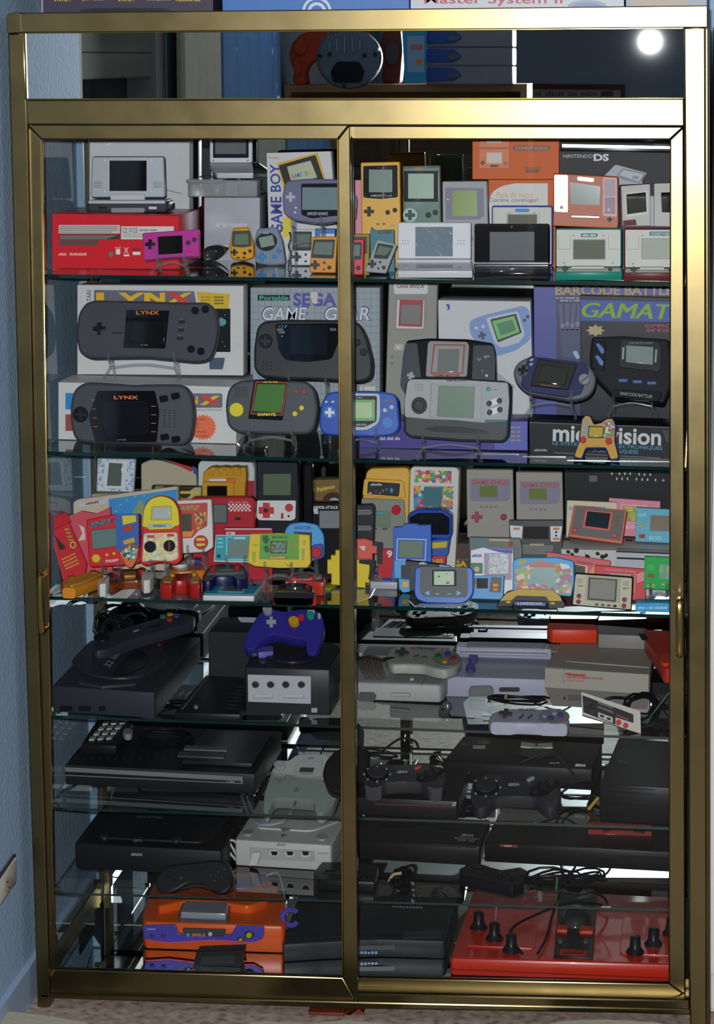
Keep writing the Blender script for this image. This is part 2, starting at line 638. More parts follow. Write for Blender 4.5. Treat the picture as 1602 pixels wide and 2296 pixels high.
# window with roller shutter in the left wall (seen in the mirror band)
GREYM = M('#9a9a94', rough=0.8, spec=0.05)
wn = link_mesh('window_1', mesh_from(*boxdata(WALLX - 0.09, WALLX - 0.075, -1.62, -0.66, 1.0, 2.25)), M('#1d1f20', rough=0.15), None, 0)
wn['kind'] = 'structure'
for (y0, y1, z0, z1) in ((-1.62, -1.50, 1.0, 2.25), (-0.70, -0.66, 1.0, 2.25), (-1.5, -0.70, 2.2, 2.25), (-1.5, -0.70, 1.0, 1.05)):
    link_mesh('window_frame', mesh_from(*boxdata(WALLX - 0.074, WALLX - 0.004, y0, y1, z0, z1)), GREYM, wn, 0)
for k in range(9):   # lowered slats of the roller shutter
    z = 2.199 - 0.055 * k
    link_mesh('shutter_slat', mesh_from(*slab_yz(-1.499, -0.701, z - 0.0545, z, WALLX - 0.07, WALLX - 0.012)), M('#74766f', rough=0.9, spec=0.02), wn, 0)
def curtain(name, y0, y1, mat, x0, amp, n, label, z0=0.12, z1=2.42):
    V, F = [], []
    N = n * 10
    for k in range(N + 1):
        t = k / N
        y = y0 + (y1 - y0) * t
        x = x0 + amp * math.sin(t * n * 2 * math.pi) + 0.3 * amp * math.sin(t * n * 4.4 * math.pi + 1)
        for (z, g) in ((z0, 1.15), (0.5 * (z0 + z1), 1.0), (z1, 0.7)):
            V.append((x0 + (x - x0) * g, y, z))
    for k in range(N):
        for j in range(2):
            F.append([k * 3 + j, (k + 1) * 3 + j, (k + 1) * 3 + j + 1, k * 3 + j + 1])
    me = mesh_from(V, F, (x0, y0, z0))
    o = link_mesh(name, me, mat, None, 60)
    o.location = (x0, y0, z0)
    md = o.modifiers.new('cloth_thickness', 'SOLIDIFY')
    md.thickness = 0.002
    return tag(o, label, 'curtain')
curtain('lace_curtain', -2.02, -1.56, M('#d8d3c2', rough=0.9), WALLX + 0.05, 0.018, 5, 'cream lace curtain hanging beside the shuttered window')
curtain('blue_curtain', -2.95, -2.04, M('#7aa3d8', rough=0.8), WALLX + 0.06, 0.03, 6, 'light blue curtain hanging in folds on the blue wall')
rod = link_mesh('curtain_rod', mesh_from(*tube_data([(WALLX + 0.055, -0.5, 2.44), (WALLX + 0.055, -3.6, 2.44)], 0.011)), GOLDP)
tag(rod, 'thin brass curtain rod above the shuttered window', 'curtain rod')

# wall socket on the left wall
t = Thing('wall_socket', 'cream wall socket plate low on the blue wall', 'socket')
sp = at_plane(12, 1975, np.array([WALLX, 0, 0]), np.array([1.0, 0, 0]))
t.loc = sp; t.root.location = sp
def wallp(poly, w0, w1, name, mat, bev=0.002, parent=None):
    p2 = []
    for q in poly:
        d = at_plane(q[0], q[1], np.array([WALLX, 0, 0]), np.array([1.0, 0, 0])) - sp
        p2.append((d[1], d[2]))
    V, F = slab_data(p2, w0, w1, bev)
    return t.add(name, [(sp[0] + v[2], sp[1] + v[0], sp[2] + v[1]) for v in V], F, mat, parent)
wallp([(-22, 1985), (29, 1914), (29, 1980), (-22, 2052)], 0, 0.006, 'rim', M('#3b3a40', rough=0.4))
wallp([(-20, 1989), (26, 1922), (26, 1975), (-20, 2042)], 0.004, 0.010, 'plate', M('#d8d4c4', rough=0.4), 0.003)
wallp(E(6, 1983, 10, 19, rot=0.3), 0.006, 0.0108, 'socket_well', M('#b8ae94', rough=0.5), 0.001)
for q in ((4, 1977), (8, 1990)):
    wallp(E(q[0], q[1], 1.5, 2.5, n=8), 0.008, 0.0112, 'pin_hole', M('#15130f'), 0)

# white cupboard that stands against the right side
ts = Thing('white_cupboard', 'plain white cupboard standing right beside the gold cabinet', 'cupboard')
xw = XR + 0.003
ts.loc = np.array([xw + 0.2, 0.3, 0]); ts.root.location = ts.loc
V, F = slab_data([(xw, 0.0005), (xw + 0.42, 0.0005), (xw + 0.42, 1.80), (xw, 1.80)], 0, 0.50, 0.012)
ts.add('cupboard_body', [(v[0], 0.578 - v[2], v[1]) for v in V], F, M('#d4d5d1', rough=0.35), caps=True)
V, F = slab_data([(xw + 0.004, 0.08), (xw + 0.41, 0.08), (xw + 0.41, 1.79), (xw + 0.004, 1.79)], 0, 0.018, 0.006)
ts.add('cupboard_door', [(v[0], 0.0775 - v[2], v[1]) for v in V], F, M('#d9dad6', rough=0.3), caps=True)

# ================================================================ the cabinet
cab = Thing('display_cabinet', 'tall gold-framed display cabinet with mirror band and sliding glass doors', 'cabinet')
cab.loc = np.array([0.5 * (XL + XR), 0.25, 0.0]); cab.root.location = cab.loc
def cp(name, poly, y0, y1, mat=GOLD, bev=0.003, parent=None, label=None):
    """a frame piece drawn on the cabinet's front, from depth y0 (front) to y1"""
    cab.f = Frame((801, 1148), y=y0)
    return cab.slab(name, poly, -(y1 - y0), 0.0, mat, bev, parent, None, label)
YF = -0.012
cp('top_rail', P((15, 29), (1588, 12), (1588, 62), (17, 74), r=[16, 4, 0, 0]), YF - 0.006, 0.05, bev=0.006)
cp('corner_cap', P((13, 30), (44, 27), (46, 73), (16, 75), r=[16, 3, 2, 3]), YF - 0.010, 0.02, GOLD, 0.004)
cp('left_post', P((17, 75), (53, 75), (62, 280), (78, 1148), (112, 2226), (110, 2290), (85, 2290), (46, 1148)), YF, 0.05)
cp('right_post', P((1534, 62), (1589, 60), (1590, 1148), (1591, 2300), (1549, 2300), (1546, 2250), (1543, 1148)), YF, 0.05)
cp('post_edge', P((1579, 60), (1592, 60), (1593, 1148), (1594, 2300), (1583, 2300), (1581, 1148)), YF - 0.006, 0.03, GOLD, 0.004)
cp('mirror_panel', P((50, 72), (1536, 61), (1536, 222), (57, 224)), YF + 0.006, YF + 0.012, MIRROR, 0)
cp('mirror_trim', P((48, 72), (1534, 61), (1534, 65), (50, 75.5)), YF - 0.004, YF + 0.006, GOLDP, 0.001)
cp('mirror_trim', P((55, 221), (1534, 219), (1534, 222), (56, 224)), YF - 0.004, YF + 0.006, GOLDP, 0.001)
cp('mirror_trim', P((50, 75), (53, 75), (58, 222), (55, 222)), YF - 0.004, YF + 0.006, GOLDP, 0.001)
cp('middle_rail', P((56, 223), (1535, 220), (1536, 284), (60, 280)), YF, 0.05)
cp('bottom_rail', P((88, 2228), (802, 2246), (1548, 2262), (1549, 2276), (1400, 2271), (802, 2262), (300, 2245), (90, 2238)), YF, 0.05)
cp('door_track', P((800, 2226), (1546, 2242), (1547, 2266), (800, 2250)), YF + 0.002, 0.05, GOLD, 0.004)
# sliding doors: left one in front
def door(name, outer, inner, y0, handle):
    d = bpy.data.objects.new(name, None)
    col.objects.link(d)
    d.parent = cab.root
    (a, b, c, e), (i, j, k, l) = outer, inner
    for nm, q in (('door_rail', P(a, b, j, i)), ('door_stile', P(b, c, k, j)), ('door_rail', P(c, e, l, k)), ('door_stile', P(e, a, i, l))):
        cp(nm, q, y0, y0 + 0.018, GOLD, 0.0025, d)
    g = [(i[0] - 3, i[1] - 3), (j[0] + 3, j[1] - 3), (k[0] + 3, k[1] + 3), (l[0] - 3, l[1] + 3)]
    cp('glass_pane', P(*g), y0 + 0.007, y0 + 0.011, GLASS, 0, d)
    pw = lambda q: cab.f.pt(*q)
    return d
dl = door('sliding_door', [(60, 279), (785, 279), (803, 2252), (90, 2230)], [(93, 313), (757, 313), (769, 2192), (120, 2173)], 0.0, None)
dr = door('sliding_door', [(770, 281), (1534, 284), (1538, 2232), (790, 2214)], [(790, 313), (1503, 313), (1500, 2206), (803, 2192)], 0.024, None)
cp('door_edge_strip', P((755.5, 313), (758.5, 313), (770.5, 2192), (767.5, 2192)), -0.0015, 0.01, GOLDP, 0.0008, dl)
cp('door_edge_strip', P((92, 313), (94.5, 313), (121.5, 2173), (119, 2173)), -0.0015, 0.01, GOLDP, 0.0008, dl)
def handle(pts, parent):
    cab.f = Frame((801, 1148), y=-0.001)
    (x0, y0), (x1, y1) = pts
    u0, u1 = cab.f.pt(x0, y0), cab.f.pt(x1, y1)
    n = np.array([0, -0.032, 0])
    path = [u0, u0 + n * 0.7, u0 + n + (u1 - u0) * 0.08, u1 + n - (u1 - u0) * 0.08, u1 + n * 0.7, u1]
    h = cab.tube('handle', path, 0.0062, GOLDP, seg=10, parent=parent, n=6)
handle(((100, 1288), (103, 1408)), dl)
handle(((1524, 1345), (1524, 1458)), dr)

# interior: floor mirror, back mirror, sides, posts, shelves
FL = Shelf((105, 2176), (1500, 2216), 0.05)
ZF = FL.z(-0.5)
ZT = float(at_y(800, 60, 0.0)[2])
xi0, xi1 = float(at_y(84, 1200, 0.05)[0]), float(at_y(1548, 1200, 0.05)[0])
XI0, XI1 = xi0, xi1
cab.add('floor_mirror', *boxdata(xi0, xi1, 0.051, YB - 0.001, ZF - 0.006, ZF), MIRROR, smooth=0)
cab.add('base_panel', *boxdata(xi0, xi1, 0.051, YB, ZF - 0.03, ZF - 0.0065), GOLD, smooth=0)
cab.add('back_mirror', *boxdata(xi0, xi1, YB, YB + 0.005, ZF - 0.02, ZT - 0.01), MIRROR, smooth=0)
cab.add('back_panel', *boxdata(xi0 - 0.01, xi1 + 0.01, YB + 0.0055, YB + 0.015, ZF - 0.02, ZT), M('#4a4436'), smooth=0)
SIDEGLASS = clear_mat('side_glass', (0.97, 0.98, 0.98), ior=1.14)
cab.add('side_glass', *boxdata(xi0 - 0.004, xi0, 0.051, YB - 0.02, ZF, ZT - 0.02), SIDEGLASS, smooth=0)
cab.add('side_glass', *boxdata(xi1, xi1 + 0.004, 0.051, YB - 0.02, ZF, ZT - 0.02), SIDEGLASS, smooth=0)
cab.add('top_panel', *boxdata(xi0 - 0.012, xi1 + 0.012, 0.051, YB + 0.005, ZT - 0.012, ZT), M('#6d6250'), smooth=0)
for x in (xi0 + 0.001, xi1 - 0.017):
    cab.add('back_post', *boxdata(x + 0.004, x + 0.015, YB - 0.018, YB - 0.0005, ZF, ZT - 0.02), GOLD, smooth=0)
    cab.add('side_rail', *boxdata(x - 0.016 if x < -0.5 else x + 0.0155, x + 0.0005 if x < -0.5 else x + 0.032, 0.051, YB - 0.019, ZF + 0.0005, ZF + 0.022), GOLD, smooth=0)
for x in (xi0 - 0.004, xi1 - 0.02):   # back legs
    cab.add('back_leg', *boxdata(x, x + 0.026, YB - 0.03, YB, 0, ZF - 0.03), GOLD, smooth=0)
YS = 0.062
S1 = Shelf((100, 615), (1500, 634), YS)
S2 = Shelf((105, 1012), (1500, 1047), YS)
S3 = Shelf((110, 1337), (1500, 1378), YS)
S4 = Shelf((115, 1604), (1500, 1653), YS)
S5 = Shelf((115, 1810), (1500, 1855), YS)
S6 = Shelf((120, 2001), (1500, 2039), YS)
SHELVES = [S1, S2, S3, S4, S5, S6]
def glass_shelf(S, th, where):
    x0, x1, y0, y1 = XI0 + 0.004, XI1 - 0.004, YS, YB - 0.019
    a, b = S.z(x0), S.z(x1)
    V = [(x0, y0, a - th), (x0, y0, a), (x0, y1, a - th), (x0, y1, a), (x1, y0, b - th), (x1, y0, b), (x1, y1, b - th), (x1, y1, b)]
    F = [[0, 1, 3, 2], [4, 6, 7, 5], [0, 4, 5, 1], [2, 3, 7, 6], [0, 2, 6, 4], [1, 5, 7, 3]]
    c = np.array([0.5 * (x0 + x1), y0, 0.5 * (a + b)])
    me = mesh_from(V, F, c)
    me.materials.append(SHELFGLASS)
    me.materials.append(SHELFEDGE)
    o = bpy.data.objects.new('glass_shelf', me)
    col.objects.link(o)
    o.location = c
    for pl in me.polygons:
        pl.material_index = 0 if abs(pl.normal[2]) > 0.9 else 1
    tag(o, 'glass shelf ' + where, 'shelf')
glass_shelf(S1, 0.0065, 'carrying the clamshell handhelds, topmost in the cabinet')
glass_shelf(S2, 0.0065, 'carrying the big dark handhelds on stands and their boxes')
glass_shelf(S3, 0.0065, 'crowded with small colourful LCD games')
glass_shelf(S4, 0.005, 'carrying the grey consoles and the game pads')
glass_shelf(S5, 0.005, 'carrying the black keypad console and black wired pads')
glass_shelf(S6, 0.004, 'just above the orange toy console, lowest in the cabinet')
SHELF_BUILT = True
for S in SHELVES:   # shelf pins on the sides and a rear support
    for x in (XI0 + 0.006, XI1 - 0.006):
        for y in (0.12, 0.46):
            z = S.z(x) - 0.0122
            cab.add('shelf_pin', *tube_data([(x - 0.0055, y, z), (x + 0.005, y, z)], 0.005), GOLDP)
INSIDE = True
# ================================================================ helpers for the collection
WHITE, INK, DARK = '#d9d9d6', '#141416', '#1c1d20'
LCD = M('#7d8a80', rough=0.18)
LCDG = M('#8fa392', rough=0.2)
SCR = M('#0d0e10', rough=0.1, coat=0.6)
SCRG = M('#6e7276', rough=0.16, coat=0.4)
def stand(px, py, on, y, w, label, cat='stand', tall=True, th=0.03, tilt=12):
    """clear plastic easel: two curved prongs with hooks, legs and a cross bar; the thing's lower front edge sits at pixel (px, py), depth y"""
    c = at_y(px, py, y)
    x, zl = float(c[0]), float(c[2])
    zs = on.z(x)
    t = Thing('display_stand', label, cat, group='clear plastic display stands')
    t.loc = np.array([x, y, zs]); t.root.location = t.loc
    a = math.radians(tilt)
    r = 0.0028
    yb, zb = y + th * math.cos(a) + r + 0.002, zl - th * math.sin(a) - r - 0.001
    up = 0.055 if tall else 0.03
    for sx in (-1, 1):
        xx = x + sx * w / 2
        xf = xx + sx * 0.008
        z0 = on.z(xf) + r
        t.tube('prong', [(xx, y - r - 0.004, zl + 0.013), (xx, y - r - 0.003, zl + 0.001), (xx, y + 0.004, zl - r - 0.004), (xx, yb - 0.004, zb - 0.002), (xx, yb + 0.004, zb + 0.010), (xx, yb + 0.006 + up * math.sin(a), zb + up)], [r] * 31, CLEAR, seg=8)
        zm = zl - r - 0.004
        if zm - z0 > 0.004:
            t.tube('front_leg', [(xx, y + 0.004, zm), (xx, y + 0.006, z0 + (zm - z0) * 0.6), (xf, y - 0.006, z0 + (zm - z0) * 0.15), (xf, y - 0.012, z0)], [r] * 19, CLEAR, seg=8)
        if zb - z0 > 0.006:
            t.tube('back_leg', [(xx, yb, zb), (xx, yb + 0.006, z0 + (zb - z0) * 0.6), (xx, yb + 0.016, on.z(xx) + r)], [r] * 13, CLEAR, seg=8)
    if zl - zs > 0.02:
        zc = zs + (zl - zs) * 0.55
        t.tube('cross_bar', [(x - w / 2, y + 0.006, zc), (x, y + 0.008, zc + 0.006), (x + w / 2, y + 0.006, zc)], [r] * 13, CLEAR, seg=8)
    else:
        t.tube('cross_bar', [(x - w / 2, yb + 0.003, zb + 0.008), (x, yb + 0.004, zb + 0.01), (x + w / 2, yb + 0.003, zb + 0.008)], [r] * 13, CLEAR, seg=8)
    return t
def clam(name, label, on, y, lid, base, lidmat, basemat, tilt=-2, thick=0.011, pitch=9, bth=0.013, cat='game console', group=None, topmat=None):
    """open clamshell: lid=(x0,y0,x1,y1) pixels, base=(x0,x1,front top y,front bottom y)"""
    t = Thing(name, label, cat, (0.5 * (base[0] + base[1]), base[3]), on=on, y=y, group=group)
    t.dy0 = t.f.dy
    yb, d = base[3], t.f.dy
    # base slab: level plane through the front top edge
    fy = at_y(0.5 * (base[0] + base[1]), base[2] + d, y)
    t.frame((0.5 * (base[0] + base[1]), base[2] + d), flat=True, z=float(fy[2]), pitch=pitch)
    hy = lid[3] + d
    q = P((base[0], base[2] + d), (base[1], base[2] + d), (lid[2] + 1, hy), (lid[0] - 1, hy), r=3)
    hgt = float(fy[2]) - on.z(float(fy[0]))
    t.slab('base', q, -hgt + 0.0004, 0, basemat, 0.003)
    if topmat is not None:
        t.p('base_plate', P((base[0] + 4, base[2] + d - 2), (base[1] - 4, base[2] + d - 2), (lid[2] - 4, hy + 2), (lid[0] + 4, hy + 2), r=2), topmat, 0.001)
    t.fb = t.f
    hp = t.f.pt(0.5 * (lid[0] + lid[2]), hy)
    t.frame((0.5 * (lid[0] + lid[2]), hy), y=float(hp[1]) + 0.002, tilt=tilt)
    t.f.dy = 0
    t.fl = t.f
    t.slab('lid', R(lid[0], lid[1] + d, lid[2], hy, 6), -thick, 0, lidmat, 0.003)
    t.f.dy = d
    return t

# ================================================================ top shelf, left door
SILV = M('#b4b8c0', rough=0.35, metal=0.25)
DKPLAST = M('#25272b', rough=0.3)
# red console carton with the silver clamshell on it
t = Thing('console_box', 'glossy red carton with white print blocks lying under the silver clamshell', 'box', (260, 599), on=S1, y=0.20)
RED = M('#d8202c', rough=0.28)
t.body(P((117, 474), (402, 479), (402, 599), (117, 597), r=1.5), 0.22, RED, 0.002, 'carton')
for q, m_ in ((R(132, 500, 269, 519), '#c9c4c0'), (R(132, 521, 269, 532), '#3a2a2c'), (R(132, 534, 220, 546), '#5e4446'), (R(272, 503, 390, 532), '#d6d2ce')):
    t.p('print_block', q, m_, 0.0006)
for k in range(4):
    t.p('print_line', R(134, 503 + k * 4, 264 - 12 * (k == 3), 504.6 + k * 4), '#7d7674', 0.0009)
    t.p('print_line', R(134, 523 + k * 2.4, 262 - 7 * k, 524 + k * 2.4), '#a89a98', 0.0009)
t.txt('CE 0125', 275, 506, 309, 517, '#3b3b3b')
t.txt('INICIO MANUAL DE SEGURIDAD', 313, 509, 352, 514, '#6f6f6f')
for k in range(3):
    t.p('print_line', R(276, 519 + 3.4 * k, 350, 520.2 + 3.4 * k), '#8d8986', 0.0009)
t.p('recycling_mark', E(249, 566, 5.5, 5.5, n=14), '#3d8a4c', 0.0008)
t.txt('RoHS', 259, 549, 271, 553, '#e8e0dc')
t.p('round_mark', R(260, 554, 270, 566, 3), '#dfe6da', 0.0008)
t.txt('X', 278, 550, 289, 564, '#e8e0dc'); t.p('print_block', R(278, 566, 290, 570), '#e8e0dc', 0.0008)
t.txt('RSA', 299, 551, 315, 559, '#2a2430', bold=0.01); t.p('print_block', R(298, 560, 315, 567), '#e8e0dc', 0.0008)
t.txt('06110  2RAK1NT3/99', 132, 562, 195, 569, '#f0b8b0')
RT = Flat(float(t.f.pt(260, 477)[2]) + 0.0003)
# silver clamshell standing on it
t = Thing('clamshell_console', 'silver folding handheld with dark screen standing on the red carton', 'game console', (285, 472), on=RT, y=0.26)
t.body(R(193, 446, 376, 473, 12), 0.075, M('#3a3d44', rough=0.3), 0.006, 'lower_half')
t.slab('lower_trim', R(198, 444, 371, 452, 4), -0.07, 0.001, SILV, 0.002)
t.p('trigger_slot', R(250, 461, 325, 471, 2), '#8a8d94', 0.002)
t.p('port', R(222, 458, 240, 463, 1), '#0d0e10', 0.0015)
t.p('power_light', R(334, 458, 352, 464, 2), '#c9ccd2', 0.002)
_dy = t.f.dy
t.frame((285, 438 + _dy), y=0.29, tilt=-2)
t.f.dy = _dy
t.body(P((206, 346), (367, 346), (370, 438), (203, 438), r=5), 0.014, SILV, 0.004, 'lid')
t.p('screen', R(246, 355, 329, 423), SCR, 0.0012)
for x in (236, 340):
    for y in (354, 424):
        t.button(x, y, 2.2, '#d8dade', 0.001, name='screw_cover')
    for k in range(4):
        t.p('speaker_slot', R(x - 26 if x < 300 else x + 4, 402 + 4 * k, x - 6 if x < 300 else x + 24, 403.3 + 4 * k), '#7f838c', 0.0006)
t.p('hinge', R(249, 430, 326, 446, 2), M('#c8cace', rough=0.3), 0.006)
# white carton at the back and grey carton
t = Thing('console_box', 'plain white carton standing against the mirror behind the silver clamshell', 'box', (312, 585), on=S1, y=0.49)
t.body(R(201, 250, 425, 588, 1), 0.045, M('#c9cbcd', rough=0.5), 0.001, 'carton')
t.p('print_line', P((240, 323), (250, 319), (251, 321), (241, 325)), '#e8e8e6', 0.0006)
t.p('print_line', P((372, 424), (408, 434), (407, 436), (371, 426)), '#8d8f90', 0.0006)
t = Thing('console_box', 'silver-grey carton with small white lettering beside the red carton', 'box', (520, 592), on=S1, y=0.435)
t.body(R(458, 443, 583, 592, 1), 0.1, M('#a2a4ae', rough=0.3, metal=0.25), 0.0015, 'carton')
t.txt('GAME BOY ADVANCE SP', 485, 501, 554, 509, '#e6e6ea', bold=0.01)
GT = Flat(float(t.f.pt(520, 443)[2]) + 0.0003)
t = Thing('blister_pack', 'clear crinkled plastic blister lying on the silver-grey carton', 'blister', (500, 443), on=GT, y=0.45)
BLI = clear_mat('blister_plastic', (0.8, 0.82, 0.84), base_reflect=0.22, rough=0.14, milky=0.3, milk='#f4f6f8')
t.body(R(421, 405, 577, 443, 3), 0.07, BLI, 0.006, 'tray')
t.slab('lip', R(418, 402, 500, 410, 2), -0.06, 0.004, BLI, 0.002)
t.p('ridge', R(505, 408, 535, 440, 2), BLI, 0.004); t.p('ridge', R(428, 412, 450, 440, 3), BLI, 0.005)
BT = Flat(float(t.f.pt(520, 402)[2]) + 0.0003)
t = clam('clamshell_console', 'white folding handheld standing open on the clear blister', BT, 0.46, (470, 296, 566, 366), (486, 569, 388, 402), M('#d8d9de', rough=0.35), M('#cfd1d8', rough=0.35), tilt=-2, pitch=14)
t.p('screen_surround', R(478, 296, 558, 354, 2), M('#25253a', rough=0.15), 0.001)
t.p('screen', R(483, 296, 552, 345), SCRG, 0.0018)
for x in (479, 556):
    t.button(x, 360, 2, '#8a8c98', 0.0015, name='screw_cover')
t.p('hinge', R(474, 368, 562, 376, 2), '#b9bbc6', 0.004)
# white upright handheld carton with yellow handheld picture
t = Thing('handheld_box', 'white carton printed with a yellow handheld and blue vertical lettering', 'box', (680, 592), on=S1, y=0.455, tilt=2)
t.body(P((598, 343), (742, 339), (762, 590), (604, 592), r=1), 0.045, M('#d2d2d4', rough=0.4), 0.001, 'carton')
t.txt('GAME BOY', 0, 0, 0, 0, '#2a3a9c', bold=0.02, quad=[(636, 524), (628, 368), (606, 368), (608, 524)])
t.p('logo_oval', R(601, 349, 628, 358, 4), '#d8d4d4', 0.0008); t.txt('Nintendo', 603, 350.5, 626, 356.5, '#cc2a2a', h=0.0022)
t.p('printed_handheld', P((621, 366), (713, 342), (733, 410), (740, 470), (650, 480), r=4), '#e0b01c', 0.0008)
t.p('printed_bezel', P((625, 371), (708, 347), (727, 404), (642, 424), r=4), '#1d1f1d', 0.0012)
t.p('printed_screen', P((644, 374), (697, 360), (712, 398), (655, 412)), '#b9bea4', 0.0016)
for k, (ch, c) in enumerate(zip('GAME BOY', ['#d03030', '#3050b0', '#3050b0', '#30a0a0', '#30a0a0', '#50a040', '#d0a020', '#e0b820'])):
    if ch != ' ':
        x = 655 + 6.1 * k
        t.txt(ch, 0, 0, 0, 0, c, h=0.0021, bold=0.02, quad=[(x, 401 - 1.4 * k), (x + 5, 400 - 1.4 * k), (x + 4, 390 - 1.4 * k), (x - 1, 391 - 1.4 * k)])
t.p('yellow_band', P((636, 488), (655, 486), (650, 532), (634, 532)), '#e8d020', 0.0008)
# blue-grey wide handheld on its stand
stand(688, 500, S1, 0.20, 0.055, 'clear stand holding up the violet-grey wide handheld')
t = Thing('wide_handheld', 'violet-grey translucent wide handheld with black screen surround on stand', 'game console', (690, 500), y=0.20, tilt=10)
GB = M('#6f7190', rough=0.25, coat=0.3)
t.body(P((648, 404), (700, 400), (772, 402), (800, 440), (796, 492), (720, 502), (660, 494), (636, 480), (633, 440), (638, 412), r=10), 0.022, GB, 0.005)
t.p('screen_surround', P((676, 412), (772, 411), (773, 482), (700, 490), (676, 482), r=5), M('#20222a', rough=0.12, coat=0.5), 0.0015)
t.p('screen', R(678, 420, 760, 471), M('#7b8e94', rough=0.15), 0.0022)
t.txt('GAME BOY ADVANCE', 690, 476, 736, 483, '#d8dae0', h=0.003)
t.dpad(652, 442, 11, '#b6b6c4'); t.button(664, 466, 2.6, '#c9c9d2', 0.002); t.button(662, 476, 2.6, '#c9c9d2', 0.002)
# pink slim handheld
stand(383, 581, S1, 0.10, 0.05, 'clear stand holding up the slim pink handheld', tall=False, th=0.016, tilt=15)
t = Thing('slim_handheld', 'slim metallic pink handheld with black screen on stand before the red carton', 'game console', (384, 584), y=0.10, tilt=15)
t.body(P((319, 522), (446, 513), (447.5, 575), (385, 577), (322, 584), r=4), 0.016, M('#e04ab0', rough=0.22, metal=0.45), 0.003)
t.p('screen', P((354, 531), (409, 528), (410, 568), (356, 571)), SCR, 0.0012)
t.dpad(337, 548, 11, INK); t.button(423, 545, 5.2, '#3a3346', 0.004); t.button(436.5, 538, 5.2, '#3a3346', 0.004)
for k in range(3):
    t.button(420 + 4 * k, 565, 1.2, '#7a2a5a', 0.001)
# dark oval gadget lying flat
t = Thing('oval_gadget', 'glossy black oval gadget lying before the silver-grey carton', 'gadget', (475, 591), on=S1)
t.body(P((449, 572), (462, 553), (490, 549), (505, 556), (503, 570), (486, 584), (460, 587), r=10), 0.05, M('#1b1c20', rough=0.15, coat=0.6), 0.008)
t.p('lens', E(472, 568, 14, 8, rot=-0.3), M('#33363c', rough=0.08, coat=0.8), 0.002); t.button(466, 572, 2.4, '#8d9096', 0.003)
# small yellow game
t = Thing('mini_handheld', 'small yellow handheld with rounded top and black cross pad', 'game console', (543, 587), on=S1, tilt=8, thick=0.014)
YEL = M('#e6a21a', rough=0.3)
t.body(P((522, 511), (558, 508), (569, 545), (570, 578), (545, 585), (517, 580), (515, 545), r=8), 0.014, YEL, 0.004)
t.p('screen_surround', P((522, 518), (562, 517), (565, 552), (545, 555), (520, 553), r=5), '#3c4038', 0.0014)
t.p('screen', P((528, 525), (556, 524), (558, 548), (526, 549), r=3), '#5e7a5c', 0.002)
t.dpad(526, 566, 7.5, '#2f2a22'); t.button(549, 568, 3.6, '#2f2a22'); t.button(561, 563, 3.6, '#2f2a22'); t.p('button', R(531, 576, 538, 579.5, 1.5), '#2f2a22', 0.002); t.p('button', R(544, 576, 551, 579.5, 1.5), '#2f2a22', 0.002)
# small blue-grey translucent game with round dial screen
t = Thing('mini_handheld', 'small translucent blue-grey handheld with round black screen rim', 'game console', (605, 594), on=S1, tilt=10, thick=0.016)
t.body(P((576, 512), (622, 508), (634, 540), (641, 592), (605, 595), (572, 589), (570, 545), r=8), 0.016, M('#8494a8', rough=0.2, coat=0.4), 0.005)
t.p('screen_rim', E(598, 542, 24, 21, rot=-0.15), '#15171c', 0.0015)
t.p('screen', P((580, 533), (612, 527), (617, 550), (586, 556)), LCDG, 0.0022); t.txt('NEXXUS', 590, 521, 604, 525, '#b8c0c8', h=0.003)
t.dpad(588, 576, 10, '#3d84c8'); t.button(616, 576, 4.5, '#3d84c8'); t.button(626, 564, 5, '#3d84c8'); t.button(601, 573, 1.6, '#d8c8c8')
# white and orange mini classics
def mini(label, poly, scr, dp, bts, c, y, tilt, base, dpr=10):
    t = Thing('mini_handheld', label, 'game console', base, on=S1, tilt=tilt, thick=0.012)
    t.body(poly, 0.012, c, 0.003)
    t.p('screen_surround', P(*scr, r=3), M('#47504e', rough=0.15), 0.0012)
    (a, b, c_, d) = scr
    ins = [(a[0] + 4, a[1] + 6), (b[0] - 4, b[1] + 6), (c_[0] - 4, c_[1] - 8), (d[0] + 4, d[1] - 8)]
    t.p('screen', P(*ins), M('#6d7a72', rough=0.2), 0.0018)
    t.dpad(dp[0], dp[1], dpr, '#2f2f35')
    for q in bts:
        t.button(q[0], q[1], q[2] if len(q) > 2 else 2.6, '#2f2f35')
    return t
mini('small white key-ring handheld with grey cross pad', P((655, 514), (708, 514), (705, 595), (654, 595), r=4), [(658, 519), (700, 519), (698, 562), (657, 562)], (666, 576), [(686, 571), (686, 586)], M('#cfd0d4', rough=0.35), 0.10, 4, (680, 596))
t = Thing('key_chain', 'short metal bead chain hanging beside the white key-ring handheld', 'chain', (650, 596), on=S1)
for k in range(14):
    z = 520 + k * 5.6
    p = t.f.pt(650 + 2.5 * math.sin(k * 0.9), z + 2.2 - 0.03 * k)
    t.add('bead', *(lambda vf: ([tuple(np.array(v) + p) for v in vf[0]], vf[1]))(tube_data([(0, 0, -0.0019), (0, 0, -0.001), (0, 0, 0.001), (0, 0, 0.0019)], [0.0008, 0.0019, 0.0019, 0.0008], 8)), M('#c9c9cc', rough=0.15, metal=1.0))
mini('small orange key-ring handheld with dark grey screen', P((700, 531), (757, 530), (753, 612), (694, 611), r=4), [(704, 537), (752, 537), (748, 580), (698, 578)], (707, 594), [(728, 589), (739, 600, 4.4), (727, 604, 2)], M('#d48a1c', rough=0.35), 0.085, 6, (725, 613))
t = Thing('handheld_box', 'flat blue and white carton behind the orange key-ring handheld', 'box', (730, 602), on=S1, y=0.36)
t.body(R(706, 514, 752, 600, 1), 0.02, M('#3f7ac4', rough=0.4), 0.001, 'carton'); t.p('white_panel', R(718, 524, 750, 531), WHITE, 0.0008)

